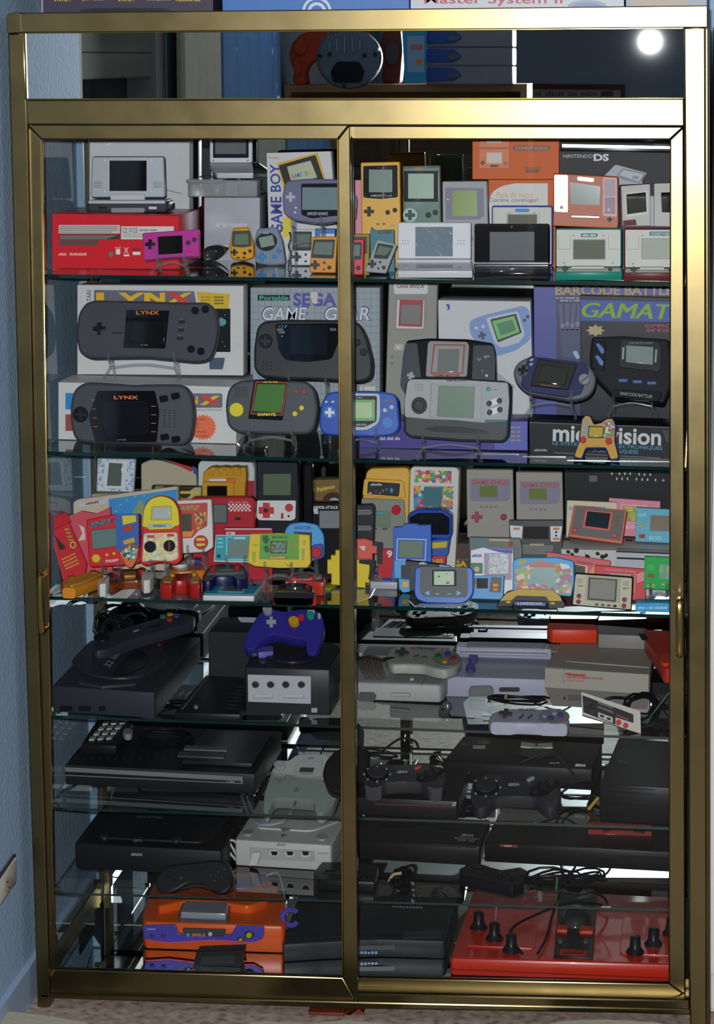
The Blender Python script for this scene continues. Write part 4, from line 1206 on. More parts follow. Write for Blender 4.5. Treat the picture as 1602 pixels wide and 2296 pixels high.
# long grey brick-game and its neighbours
t = Thing('brick_handheld', 'tall grey brick-game handheld with red-framed square screen', 'game console', (915, 1004), on=S2, y=0.36, tilt=2, thick=0.03)
t.body(P((872, 628), (982, 628), (978, 830), (972, 1004), (862, 1004), (866, 830), r=5), 0.03, M('#96948f', rough=0.5), 0.004)
t.p('title_label', R(884, 628, 960, 659, 6), '#d0d0d0', 0.001); t.txt('CASSE BRIQUE', 890, 638, 952, 647, '#8a2030', h=0.0018, bold=0.03)
t.p('screen_bezel', P((888, 664), (958, 664), (956, 742), (885, 742), r=6), '#8a8884', 0.001); t.p('white_frame', P((892, 672), (952, 673), (950, 737), (889, 736), r=2), '#d0ccd0', 0.0016); t.p('red_frame', P((897, 672), (950, 673), (947, 733), (894, 731)), '#a82430', 0.0022)
t.p('screen', P((900, 682), (946, 683), (944, 728), (898, 727)), M('#84807e', rough=0.2), 0.0028); t.p('switch', R(885, 771, 905, 785, 1), '#b4b0ac', 0.002); t.p('switch_knob', R(890, 775, 897, 782, 1), '#d8d4d0', 0.004)
for q in ((880, 800), (880, 815)):
    t.button(q[0], q[1], 4, '#7a7874', 0.002)
t = Thing('handheld_box', 'white carton with silver top printed with a light blue handheld', 'box', (1090, 1010), on=S2, y=0.38)
t.body(P((983, 673), (1190, 676), (1198, 1010), (986, 1008), r=1), 0.10, M('#cccdd0', rough=0.4), 0.001, 'carton')
t.p('logo_mark', P((1000, 682), (1008, 681), (1010, 692), (1003, 697), (1005, 690), r=2), '#3050b0', 0.0008)
LBL = '#7f9cd0'
t.p('printed_handheld', P((1052, 720), (1075, 710), (1120, 698), (1175, 685), (1188, 695), (1192, 760), (1160, 785), (1112, 800), (1075, 775), (1055, 750), r=12), LBL, 0.0008)
t.p('printed_rim', P((1090, 713), (1162, 697), (1178, 750), (1165, 768), (1125, 780), (1110, 770), r=6), '#c4c8d4', 0.0012); t.p('printed_bezel', P((1100, 716), (1158, 703), (1171, 746), (1117, 768), r=3), '#2a3a34', 0.0016); t.p('printed_screen', P((1104, 720), (1154, 708), (1166, 744), (1118, 762)), M('#7cc070', rough=0.3), 0.002); t.p('printed_display', P((1114, 726), (1150, 716), (1158, 740), (1124, 752)), '#5a8a6c', 0.0024)
t.dpad(1082, 752, 9, '#4a5060', 0.0014, rot=-0.3)
for q in ((1069, 735), (1084, 732)):
    t.p('printed_button', E(q[0], q[1], 4, 3), '#d0d4dc', 0.0014)
t.button(1177, 718, 4, '#404a5c', 0.0014); t.button(1184, 710, 4, '#404a5c', 0.0014); t.p('printed_shape', P((986, 810), (1060, 812), (1110, 830), (1160, 870), (986, 870), r=10), '#a8acb0', 0.0005)
t = Thing('handheld_box', 'violet-blue carton with tan block lettering and a printed robot hand', 'box', (1340, 1018), on=S2, y=0.45)
t.body(P((1197, 641), (1530, 648), (1530, 1020), (1199, 1014)), 0.08, M('#4a4f9c', rough=0.35), 0.001, 'carton')
t.p('dark_panel', R(1248, 660, 1530, 1018), M('#34365c', rough=0.35), 0.0006)
t.txt('BARCODE BATTLER', 1246, 640, 1530, 662, '#b8a070', h=0.0014, bold=0.03); t.txt('Une arme redoutable sur la', 1248, 666, 1305, 670, '#c0c4d8', h=0.0012); t.txt('console de combat', 1256, 672, 1304, 676, '#c0c4d8', h=0.0012)
for k in range(4):
    t.p('printed_finger', P((1252 + 15 * k, 680), (1262 + 15 * k, 680), (1266 + 11 * k, 740), (1258 + 11 * k, 740), r=3), '#5c6488', 0.001); t.button(1262 + 11 * k, 730 - 4 * (k % 2), 5, '#7c84a0', 0.0016, name='printed_knuckle')
t.p('printed_palm', P((1256, 738), (1304, 738), (1298, 800), (1262, 800), r=8), '#4c5474', 0.001); t.p('printed_thumb', P((1284, 788), (1294, 786), (1302, 802), (1294, 806), r=4), '#9ac0e0', 0.0016)
t = Thing('console_box', 'dark carton with blue band and bold green lettering', 'box', (1420, 1024), on=S2, y=0.41)
t.body(P((1302, 662), (1530, 668), (1530, 1026), (1303, 1020)), 0.03, M('#2c2c34', rough=0.3), 0.001, 'carton')
t.p('blue_band', P((1303, 672), (1530, 678), (1530, 722), (1303, 719)), '#3f5ab0', 0.0007)
for k in (0, 1.6, 3.2):
    t.txt('GAMATE', 0, 0, 0, 0, '#8ab020', h=0.0014 + 0.0001 * k, shear=0.25, quad=[(1305 + k, 711), (1533 + k, 717), (1533 + k, 683), (1305 + k, 678)])
t.p('gold_star', STAR(1336, 741, 22, 14, 8, 0.62), '#b8ac78', 0.0009); t.txt('COMPACT', 1447, 727, 1510, 734, '#c04a68', h=0.0014, shear=0.2, bold=0.02); t.txt('GAME SYSTEM', 1450, 737, 1530, 744, '#c04a68', h=0.0014, shear=0.2, bold=0.02)
# black carton with white lower-case letters
t = Thing('console_box', 'long black carton with big white rounded lettering and blue subtitle', 'box', (1345, 1016), on=S2, y=0.165)
t.body(P((1187, 938), (1530, 950), (1530, 1030), (1189, 1014), r=1), 0.115, M('#17181c', rough=0.35), 0.001, 'carton')
t.p('painted_shine', P((1188, 938), (1530, 950), (1530, 952), (1188, 940)), '#6a5a4c', 0.0008)  # shine along the top edge, painted as a lighter strip
t.txt('microvision', 0, 0, 0, 0, '#c4c6c8', h=0.0014, bold=0.025, quad=[(1240, 981), (1483, 991), (1484, 955), (1241, 944)])
t.txt('LE SYSTEME DE JEUX ELECTRONIQUES', 0, 0, 0, 0, '#3a94b8', h=0.0014, bold=0.015, quad=[(1240, 991), (1486, 1003), (1486, 993), (1240, 981.5)]); t.txt('A CRISTAUX LIQUIDES', 0, 0, 0, 0, '#3a94b8', h=0.0014, bold=0.015, quad=[(1330, 1006), (1432, 1011), (1432, 1001), (1330, 997)])
t.txt('e4952cx', 1198, 998, 1228, 1004, '#9a9ca0', h=0.0014); t.p('fine_print', P((1243, 1006), (1482, 1018), (1482, 1019), (1243, 1007)), '#8a8c90', 0.0009); t.p('printed_tag', P((1487, 956), (1500, 957), (1500, 985), (1494, 980)), '#33363c', 0.0012)
BCT = Flat(float(t.f.pt(1345, 942)[2]) + 0.004)
# purple carton lying behind
t = Thing('handheld_box', 'purple gradient carton with short yellow text lines, beside the black lettered carton', 'box', (1030, 1005), on=S2, y=0.205)
t.body(P((806, 940), (1184, 940), (1184, 1006), (806, 1000), r=1), 0.10, M('#453a8c', rough=0.35), 0.001, 'carton')
t.p('blue_panel', P((1110, 941), (1183, 941), (1183, 1004), (1110, 1003)), '#5a62b4', 0.0006)
for k in range(4):
    t.txt('Black White', 1146, 951 + 9.5 * k, 1168, 957 + 9.5 * k, '#a8945a', h=0.0014)
t.txt('games video wave', 850, 975, 898, 983, '#c0c0d8', h=0.0014)
PCT = Flat(float(t.f.pt(1030, 940)[2]) + 0.0006)
# dark angular handheld behind the silver one
stand(1008, 885, PCT, 0.235, 0.05, 'clear stand behind, holding the black and grey angular handheld')
t = Thing('large_handheld', 'black and grey angular handheld with light grey framed screen', 'game console', (1005, 885), y=0.235, tilt=20)
t.body(P((912, 762), (960, 757), (1050, 759), (1106, 768), (1112, 790), (1113, 858), (1100, 885), (920, 885), (897, 865), (900, 830), (908, 780), r=7), 0.03, M('#191a1e', rough=0.35), 0.005)
t.p('grey_wing', P((910, 770), (936, 770), (945, 850), (940, 882), (905, 880), (898, 862), (904, 800), r=5), '#4a5054', 0.002); t.p('grey_wing', P((1062, 775), (1106, 775), (1111, 800), (1111, 855), (1100, 882), (1058, 880), r=5), '#4a5054', 0.002)
t.p('screen_frame', P((966, 765), (1048, 767), (1053, 775), (1048, 845), (955, 845), (960, 770), r=6), '#9c9a9a', 0.003); t.p('red_outline', P((973, 772), (1044, 773), (1040, 839), (966, 839)), '#a05a50', 0.0036); t.p('frame_inner', P((976, 775), (1041, 776), (1037, 836), (969, 836)), '#a09e9e', 0.004)
t.p('screen', P((984, 783), (1032, 784), (1028, 836), (981, 835)), M('#7c827e', rough=0.2), 0.0046); t.txt('GAME MASTER', 972, 840, 1033, 846, '#a83030', h=0.0046, bold=0.03)
t.p('direction_pad', CROSS(922, 843, 9, 0.4, 0.3), '#a8acb0', 0.004); t.button(1092, 843, 3.2, '#d8d8d0', 0.004); t.button(1083, 832, 2, '#a8acb0', 0.004)
for q in ((1075, 809), (1090, 804)):
    t.button(q[0], q[1], 1.8, '#a8acb0', 0.003)
t.txt('PAUSE', 1070, 804, 1080, 807, '#b0b4b8', h=0.003); t.txt('SELECT', 1085, 798, 1099, 802, '#b0b4b8', h=0.003)
# silver touch handheld
stand(1010, 989, S2, 0.11, 0.10, 'clear stand in front, holding the silver touch-screen handheld', tilt=4)
t = Thing('large_handheld', 'silver and black touch-screen handheld with stylus across its lower edge', 'game console', (1020, 988), y=0.11, tilt=4)
t.body(P((925, 847), (1020, 849), (1130, 855), (1146, 863), (1145, 920), (1142, 980), (1130, 993), (1030, 990), (920, 982), (905, 970), (906, 920), (910, 858), r=8), 0.028, M('#33363a', rough=0.45), 0.005)
t.p('silver_face', P((922, 850), (1030, 851), (1140, 858), (1143, 900), (1139, 946), (1080, 948), (1020, 942), (960, 940), (908, 935), (908, 900), (914, 856), r=6), M('#a4a6a8', rough=0.55), 0.003)
t.p('screen_bezel', P((967, 860), (1082, 864), (1079, 942), (965, 936), r=1), '#9a9c9e', 0.0042); t.p('bezel_slope', P((968, 859), (984, 863), (981, 932), (964, 936)), '#9a9c9e', 0.005)
t.p('screen', P((985, 864), (1066, 867), (1063, 938), (981, 934)), M('#6e8272', rough=0.2), 0.005); t.txt('game.com', 1002, 850.5, 1046, 857, '#26282c', h=0.0042, bold=0.02); t.txt('TIGER', 1013, 943, 1028, 946, '#26282c', h=0.0042)
t.p('direction_pad', E(941, 909, 17.5, 19), M('#1c1d20', rough=0.4), 0.006); t.p('pad_ring', E(941, 909, 12, 13), '#26272b', 0.0075); t.button(1096, 872, 5, '#2f8a94', 0.006); t.txt('MENU', 1104, 872, 1117, 875, '#6a6c70', h=0.0042)
for (a, b) in (((1098, 904), (1121, 898)), ((1099, 924), (1122, 918))):
    t.p('button_plate', P((a[0] - 11, a[1] - 4), (b[0] + 2, b[1] - 9), (b[0] + 10, b[1] + 2), (a[0] + 2, a[1] + 9), r=7), '#d0d2d4', 0.0042)
    t.button(a[0], a[1], 6.2, '#2a2b30', 0.008); t.button(b[0], b[1], 6.2, '#2a2b30', 0.008)
t.p('teal_strip', R(1088, 941, 1138, 946, 1), '#1f6a74', 0.0048); t.p('stylus', P((953, 961), (980, 956), (1040, 958), (1080, 965), (1100, 969), (1080, 971), (1010, 969), (975, 967), r=4), M('#141518', rough=0.25), 0.008)
for j in range(4):
    for k in range(5):
        t.button(933 + 4 * k, 862 + 4.6 * j, 0.9, '#74767a', 0.0042, name='speaker_hole')
# navy oval handheld
stand(1236, 889, BCT, 0.19, 0.075, 'clear stand holding the navy oval handheld', tall=True)
t = Thing('wide_handheld', 'navy oval handheld with grey wings and silver round dial', 'game console', (1240, 896), y=0.19, tilt=20)
NAVY = M('#1c2454', rough=0.25, coat=0.3)
t.body(P((1188, 798), (1240, 803), (1318, 815), (1338, 840), (1335, 870), (1318, 890), (1285, 898), (1240, 890), (1185, 882), (1160, 862), (1150, 835), (1160, 812), r=14), 0.03, M('#6c6e76', rough=0.45), 0.008)
t.p('navy_body', P((1190, 799), (1310, 814), (1322, 830), (1304, 884), (1270, 892), (1188, 879), (1168, 865), (1176, 830), (1184, 805), r=6), NAVY, 0.004)
t.p('screen_panel', P((1208, 806), (1296, 818), (1275, 876), (1190, 866), r=3), M('#0d0e14', rough=0.1, coat=0.6), 0.006); t.p('screen', P((1215, 818), (1278, 826), (1268, 866), (1204, 858)), M('#161c18', rough=0.1, coat=0.5), 0.0066); t.txt('SUPERVISION', 0, 0, 0, 0, '#8a6a4a', h=0.0072, quad=[(1212, 866), (1254, 871), (1255, 868), (1213, 863)])
t.p('direction_pad', E(1174, 832, 13, 13), '#5c5e66', 0.006); t.dpad(1174, 832, 11, '#15182c', 0.008, rot=0.15); t.p('dial', E(1311, 852, 13, 13), M('#9a9ca4', rough=0.2, metal=0.6), 0.007); t.p('dial_bar', P((1302, 858), (1318, 844), (1321, 847), (1305, 861)), '#6a6c74', 0.009)
for q in ((1193, 808), (1192, 818)):
    t.p('button', E(q[0], q[1], 5, 3, rot=-0.4), '#a8acb4', 0.006)
# barcode device
stand(1420, 893, BCT, 0.225, 0.07, 'clear stand holding the charcoal card-reader game', tall=True)
t = Thing('card_reader_game', 'charcoal angular card-reader game with small grey screen and blue keys', 'game console', (1410, 890), y=0.225, tilt=21)
CH = M('#26282c', rough=0.4)
t.body(P((1328, 755), (1400, 752), (1500, 760), (1505, 800), (1505, 868), (1490, 902), (1380, 890), (1330, 840), (1322, 800), r=6), 0.04, CH, 0.006)
t.p('screen_housing', P((1392, 762), (1480, 768), (1484, 780), (1482, 835), (1388, 824), r=8), '#33363b', 0.006); t.p('screen', P((1405, 776), (1466, 780), (1465, 820), (1404, 814)), M('#8c9894', rough=0.2), 0.0075); t.txt('CARD BATTLE SYSTEM', 1410, 769, 1464, 774, '#9a9ca0', h=0.0075)
t.p('display_bar', P((1396, 780), (1402, 780), (1400, 808), (1395, 808)), '#9aa49c', 0.0075); t.p('display_bar', P((1470, 785), (1475, 785), (1473, 815), (1468, 814)), '#9aa49c', 0.0075)
t.p('key_panel', P((1330, 765), (1360, 768), (1356, 832), (1328, 826), r=4), '#202227', 0.004)
for q in ((1346, 783), (1344, 810)):
    t.p('blue_key', P((q[0] - 10, q[1] - 11), (q[0] - 2, q[1] - 12), (q[0] + 11, q[1] + 3), (q[0] + 9, q[1] + 12), (q[0] + 2, q[1] + 11), r=5), '#6a84c8', 0.007)
for k in range(3):
    t.p('blue_key', R(1388 + 32 * k, 851 + 3 * k, 1408 + 32 * k, 857 + 3 * k, 1), '#5a74b8', 0.005)
for k in range(5):
    t.button(1396 + 17 * k, 835 + 2 * k, 2.4, '#6a2c34', 0.003)
t.p('reader_slot', P((1374, 876), (1486, 882), (1480, 904), (1376, 892), r=2), '#15161a', 0.012); t.txt('BARCODE BATTLER', 0, 0, 0, 0, '#7c9494', h=0.0135, bold=0.03, quad=[(1392, 889), (1464, 897), (1465, 890), (1393, 882)])
# yellow pad-shaped game
t = Thing('pad_shaped_game', 'yellow pad-shaped LCD game with two red buttons before the black lettered carton', 'game console', (1338, 1034), on=S2, y=0.105, tilt=20, thick=0.016)
t.body(P((1306, 938), (1315, 929), (1325, 932), (1333, 950), (1350, 946), (1360, 936), (1376, 936), (1384, 955), (1382, 990), (1391, 1030), (1370, 1034), (1358, 1006), (1316, 1006), (1306, 1031), (1286, 1026), (1298, 990), (1301, 960), r=5), 0.016, M('#2a2c68', rough=0.35), 0.004)
t.p('yellow_face', P((1307, 940), (1315, 932), (1324, 935), (1332, 953), (1350, 949), (1362, 940), (1374, 940), (1380, 955), (1378, 990), (1387, 1026), (1371, 1030), (1360, 1003), (1314, 1003), (1304, 1028), (1289, 1023), (1301, 990), (1304, 960), r=4), '#c89a3c', 0.001)
t.p('grey_patch', P((1309, 942), (1320, 940), (1326, 960), (1320, 985), (1306, 975), r=4), '#9a9a98', 0.0015); t.p('printed_art', P((1352, 950), (1372, 944), (1380, 958), (1376, 980), (1354, 984), r=4), art('pad_art', ['#c8a860', '#5a78b8', '#d8d4c8', '#b85040', '#6a9a58'], 260), 0.0015)
t.p('screen', P((1322, 958), (1354, 958), (1352, 980), (1321, 980)), M('#c0a040', rough=0.25), 0.003); t.p('screen_rim', P((1320, 955), (1356, 956), (1354, 983), (1319, 982), r=1), '#3a4448', 0.002)
t.button(1308, 987, 7.5, '#b8303a', 0.005); t.button(1366, 990, 7.5, '#b8303a', 0.005); t.txt('SEGA', 1330, 1000, 1347, 1004, '#3a4a9c', h=0.0024)
# ================================================================ third shelf: small LCD games, left door
def lying(name, label, cat, base, on, h, top, mat, bev=0.004, group=None, y=None):
    """something lying flat: top = outline of its upper face in pixels, h = its height"""
    t = Thing(name, label, cat, base, on=on, flat=True, lift=h, group=group)
    t.slab('body', top, -h + 0.0003, 0, mat, bev)
    return t
LGR = M('#7d8f88', rough=0.25)
t = Thing('carton', 'low beige carton at the back, carrying the pale blue square game', 'box', (300, 1262), on=S3, y=0.44)
t.body(R(206, 1108, 330, 1262, 1), 0.07, M('#a89c84', rough=0.6), 0.001, 'carton_body'); t.p('tape', R(300, 1109, 316, 1260), '#8d8068', 0.0005)
BX = Flat(float(t.f.pt(300, 1107)[2]) + 0.0004)
t = Thing('lcd_game', 'pale white and blue square card game with tall grey screen', 'game console', (258, 1106), on=BX, y=0.46, tilt=4, thick=0.016, group='small LCD games')
t.body(P((219, 1026), (304, 1026), (299, 1106), (216, 1102), r=3), 0.016, M('#c4ccd4', rough=0.35), 0.003)
t.p('blue_pattern', P((221, 1029), (302, 1029), (297, 1103), (218, 1099), r=2), art('blue_dots', ['#c4d0dc', '#7aa0d0', '#c8d2da', '#d4dade'], 260), 0.0008)
t.p('screen_bevel', P((235, 1033), (287, 1035), (281, 1096), (231, 1094)), '#d4d8da', 0.0026); t.p('screen', P((245, 1037), (276, 1039), (272, 1090), (240, 1089)), M('#5c6862', rough=0.2), 0.0034)
t = Thing('tabletop_console', 'beige learning console with blue mountain picture leaning behind the red handhelds', 'game console', (285, 1280), on=S3, y=0.33, tilt=6, thick=0.03)
t.body(P((163, 1127), (175, 1119), (398, 1090), (404, 1280), (165, 1283), r=[8, 8, 4, 2, 2]), 0.03, M('#c4b49c', rough=0.45), 0.004)
t.p('blue_picture', P((244, 1119), (397, 1097), (400, 1220), (247, 1230)), '#2f8fd0', 0.001); t.p('printed_mountain', P((290, 1160), (316, 1118), (340, 1160), (345, 1215), (285, 1215), r=3), '#8a9a70', 0.0016)
for k in range(8):
    a = math.pi * (1.0 - k / 7 * 0.72)
    t.button(320 + 62 * math.cos(a), 1162 - 50 * math.sin(a), 2, '#b0b458', 0.0015, name='printed_dot')
t.p('name_plate', P((174, 1130), (241, 1118), (242, 1127), (175, 1138)), '#c0c0cc', 0.0014); t.txt('GENIUS', 0, 0, 0, 0, '#8a2434', h=0.002, bold=0.02, quad=[(193, 1133), (222, 1128), (222, 1122), (193, 1127)])
t = Thing('lcd_game', 'pink-red plastic game shell standing at the back beside the phone-shaped game', 'game console', (205, 1288), on=S3, y=0.29, tilt=4, thick=0.012, group='small LCD games')
t.body(P((150, 1158), (183, 1146), (215, 1152), (247, 1137), (252, 1284), (165, 1288), r=2), 0.012, M('#d0505c', rough=0.45), 0.002)
t.p('white_star', P((177, 1176), (189, 1183), (192, 1210), (176, 1213), (185, 1195)), '#e0c8c0', 0.0008)
t = Thing('phone_shaped_game', 'red phone-shaped game with yellow number keys leaning on its side', 'game console', (160, 1312), on=S3, y=0.165, yaw=25, tilt=14, thick=0.02)
t.body(P((107, 1163), (112, 1156), (148, 1147), (152, 1160), (196, 1262), (190, 1302), (144, 1311), (118, 1220), r=4), 0.02, M('#c42430', rough=0.35), 0.004)
t.p('hood', P((108, 1163), (148, 1149), (158, 1170), (116, 1190), r=3), M('#c42430', rough=0.35), 0.006); t.p('screen', P((121, 1197), (139, 1192), (150, 1228), (134, 1234), r=2), M('#3c3630', rough=0.15), 0.0014)
for j in range(4):
    for k in range(6):
        t.p('key', R(138 + 3 * j + 5.2 * k, 1252.5 + 7 * j - 2.4 * k, 142 + 3 * j + 5.2 * k, 1256 + 7 * j - 2.4 * k, 1), '#d0b450', 0.0022)
for k in range(4):
    t.p('key', R(144 + 3 * k, 1185 + 8 * k, 155 + 3 * k, 1189 + 8 * k, 1), '#a08a3c', 0.0018)
t.p('round_key', E(163, 1222, 7, 8), '#c8a840', 0.002); t.p('inner_key', E(163, 1222, 4, 5), '#8a3028', 0.003)
stand(248, 1271, S3, 0.185, 0.03, 'clear stand under the red handheld with the blue comic panel', th=0.018, tilt=10)
t = Thing('lcd_game', 'red handheld with slanted title strip and blue comic-coloured side panel', 'game console', (250, 1272), y=0.185, tilt=10, group='small LCD games')
t.body(P((193, 1165), (258, 1152), (312, 1151), (313, 1262), (280, 1268), (200, 1272), r=[6, 2, 4, 4, 4, 8]), 0.018, M('#cc1f2c', rough=0.35), 0.004)
t.p('blue_panel', P((260, 1151), (311, 1151), (312, 1228), (262, 1236), r=3), '#2a62b0', 0.002); t.p('yellow_picture', P((274, 1156), (305, 1155), (307, 1170), (276, 1178)), '#d8c430', 0.0028); t.p('red_patch', P((276, 1182), (300, 1176), (296, 1190), (278, 1194), r=2), '#b8362c', 0.0028); t.p('yellow_patch', P((276, 1212), (302, 1204), (304, 1216), (278, 1222), r=2), '#c8a830', 0.0028)
t.p('title_strip', P((200, 1172), (262, 1161), (262, 1170), (203, 1185)), art('title_blue', ['#4a6a78', '#7a3438', '#55808c'], 220), 0.0016)
t.p('screen', P((206, 1190), (261, 1184), (262, 1224), (208, 1231), r=2), M('#66807c', rough=0.2), 0.0016); t.p('screen_rim', P((203, 1187), (264, 1181), (265, 1227), (205, 1234), r=3), '#a81824', 0.001)
t.p('direction_pad', E(216, 1252, 9.5, 9.5), '#d8b820', 0.004); t.button(240, 1244, 3.8, '#d8b820', 0.003); t.button(256, 1241, 3.8, '#d8b820', 0.003); t.txt('TIGER', 0, 0, 0, 0, '#e8d8d0', h=0.0014, bold=0.03, shear=0.3, quad=[(236, 1262), (266, 1258), (266, 1253), (236, 1256)])
t = Thing('key_fob_game', 'small picture-printed fob game leaning before the red handheld', 'game console', (286, 1275), y=0.165, tilt=10)
t.body(P((266, 1240), (290, 1218), (312, 1226), (308, 1252), (296, 1274), (284, 1272), r=6), 0.01, M('#d06a30', rough=0.4), 0.003)
t.p('printed_picture', P((270, 1240), (290, 1221), (309, 1228), (305, 1250), (290, 1258), r=4), art('fob_art', ['#4a90b0', '#d8dcd4', '#3a4a50', '#c87838', '#8ab07c'], 200), 0.001)
stand(355, 1268, S3, 0.155, 0.028, 'clear stand under the yellow and red capsule-shaped game', th=0.02, tilt=10)
t = Thing('lcd_game', 'tall yellow and red capsule-shaped baseball game with two black knobs', 'game console', (358, 1269), y=0.155, tilt=10, group='small LCD games')
t.body(P((322, 1135), (335, 1117), (362, 1109), (388, 1117), (402, 1138), (405, 1190), (408, 1255), (395, 1268), (372, 1262), (350, 1262), (326, 1270), (311, 1260), (318, 1190), r=14), 0.02, M('#c82830', rough=0.35), 0.004)
t.p('yellow_dome', P((323, 1140), (336, 1119), (362, 1111), (387, 1119), (400, 1140), (403, 1178), (392, 1180), (386, 1186), (334, 1188), (330, 1182), (320, 1182), r=12), '#dccc28', 0.003)
t.p('screen_rim', P((340, 1135), (386, 1133), (387, 1167), (338, 1167), r=3), '#b8b040', 0.004); t.p('screen', P((344, 1138), (382, 1136), (383, 1163), (342, 1165)), M('#b4b8b8', rough=0.25), 0.0048)
t.p('name_strip', P((333, 1176), (385, 1173), (386, 1182), (333, 1184)), '#9cc0bc', 0.0042); t.txt('BASEBALL', 345, 1176.5, 374, 1181, '#2a3a50', h=0.0048, bold=0.03)
t.p('printed_face', P((323, 1196), (398, 1194), (401, 1252), (385, 1258), (340, 1256), (320, 1260), r=5), art('sport_art', ['#d8cc8c', '#c8d49c', '#e0d8b8', '#d8b090', '#a8c4b8', '#dccc80'], 150), 0.0016)
t.p('red_key', R(331, 1200, 347, 1206, 3), '#c03c4c', 0.003); t.p('red_key', R(375, 1197, 391, 1203, 3), '#c03c4c', 0.003)
for x in (338, 381):
    t.p('knob', E(x, 1226 - 0.05 * (x - 338), 13, 13), M('#1d1c20', rough=0.25), 0.008)
t.p('knob_bar', R(379.5, 1213, 382.5, 1236), '#a82830', 0.0095)
stand(440, 1236, S3, 0.235, 0.03, 'clear stand under the white handheld with the red picture', th=0.018, tilt=10)
t = Thing('lcd_game', 'white handheld with red jungle-style picture and two yellow keys', 'game console', (440, 1238), y=0.235, tilt=10, group='small LCD games')
t.body(P((395, 1122), (474, 1119), (477, 1178), (478, 1228), (462, 1238), (395, 1242), r=5), 0.018, M('#d4d2d0', rough=0.35), 0.004)
t.p('red_picture', P((398, 1130), (466, 1127), (465, 1180), (445, 1190), (432, 1206), (398, 1208), r=3), '#c04034', 0.001); t.txt('GAUNTLET', 401, 1133, 448, 1144, '#9aa468', h=0.0018, bold=0.03); t.p('orange_patch', P((398, 1190), (436, 1188), (430, 1203), (398, 1205)), '#e08840', 0.0016)
t.p('screen', P((399, 1153), (431, 1152), (431, 1191), (399, 1192)), M('#5a5444', rough=0.2), 0.0018); t.p('printed_art', P((436, 1150), (462, 1146), (462, 1176), (442, 1190), r=4), art('jungle_art', ['#c86438', '#4a6a3c', '#e0a050', '#8a3a2c'], 190), 0.0016)
t.p('red_pad', E(451, 1216, 16, 16), '#b82838', 0.003); t.p('yellow_key', R(441, 1206, 461, 1213, 3), '#e0cc38', 0.005); t.p('yellow_key', R(441, 1218, 461, 1225, 3), '#e0cc38', 0.005)
t = Thing('carton', 'weathered black and beige printed carton behind the white handheld', 'box', (395, 1262), on=S3, y=0.40)
t.body(P((340, 1085), (452, 1088), (452, 1265), (342, 1262)), 0.025, art('carton_art', ['#2c2a26', '#8a8468', '#4a4a3c', '#b0a888', '#6a6248'], 60), 0.001, 'carton_body')
t.p('title_strip', R(403, 1096, 446, 1102), '#c8b838', 0.0008); t.p('orange_strip', R(403, 1112, 440, 1120), '#c87038', 0.0008)
t = Thing('tabletop_console', 'cream tabletop console with red top lying at the back of the small games', 'game console', (385, 1256), on=S3, y=0.48)
t.body(P((316, 1040), (345, 1028), (440, 1056), (448, 1256), (318, 1256), r=4), 0.03, M('#b4ac94', rough=0.45), 0.003); t.p('red_top', P((376, 1031), (432, 1048), (430, 1058), (392, 1040), r=2), '#b82c30', 0.002); t.p('blue_edge', P((432, 1044), (442, 1050), (443, 1066), (434, 1060)), '#3a4a98', 0.002)
# mustard wavy tabletop, with white back one
t = Thing('tabletop_console', 'white rounded tabletop game with red lower half behind the mustard game', 'game console', (507, 1263), on=S3, y=0.47)
t.body(P((444, 1040), (452, 1032), (565, 1035), (571, 1050), (572, 1264), (446, 1262), r=6), 0.04, M('#c8ccca', rough=0.35), 0.005); t.p('red_half', P((548, 1078), (571, 1078), (571, 1200), (548, 1200)), '#a81c30', 0.001)
t = Thing('tabletop_console', 'mustard-yellow ribbed tabletop game with dark glossy screen', 'game console', (500, 1275), on=S3, y=0.41)
MUS = M('#c8921c', rough=0.3, coat=0.3)
t.body(P((455, 1060), (466, 1050), (478, 1047), (490, 1049), (502, 1047), (514, 1049), (526, 1047), (538, 1049), (551, 1048), (553, 1072), (550, 1095), (552, 1276), (455, 1274), r=4), 0.035, MUS, 0.006)
for k in range(5):
    t.p('rib', P((464 + 17 * k, 1051), (474 + 17 * k, 1050), (482 + 15 * k, 1066), (472 + 15 * k, 1068), r=4), MUS, 0.006)
t.p('white_strip', R(470, 1072, 509, 1078), WHITE, 0.008); t.p('orange_strip', R(509, 1072, 528, 1081), '#d8702c', 0.008); t.p('front_panel', P((455, 1079), (526, 1081), (524, 1130), (455, 1130), r=2), '#c8941c', 0.007); t.p('screen', R(466, 1088, 511, 1125, 2), M('#101010', rough=0.08, coat=0.8), 0.009)
t = Thing('tabletop_console', 'dark red racing tabletop with chequered white squares', 'game console', (522, 1293), on=S3, y=0.32, tilt=3, thick=0.03)
t.body(P((430, 1115), (563, 1114), (571, 1122), (572, 1292), (432, 1290), r=6), 0.03, M('#b01828', rough=0.35), 0.004)
t.p('screen_rim', R(478, 1130, 511, 1174, 1), '#3a2a2c', 0.001); t.p('screen', R(480, 1132, 508, 1171), M('#6c7472', rough=0.2), 0.0018)
for j in range(4):
    for k in range(12):
        if (j + k) % 2 == 0:
            t.p('white_square', R(512 + 4.2 * k, 1129 + 4.4 * j, 516.2 + 4.2 * k, 1133.4 + 4.4 * j), '#dcd4d0', 0.0008)
t.txt('GRAND PRIX TURBO', 513, 1124, 556, 1127, '#d8a0a0', h=0.0012); t.p('slot', R(527, 1160, 540, 1166, 1), '#2a1014', 0.001)
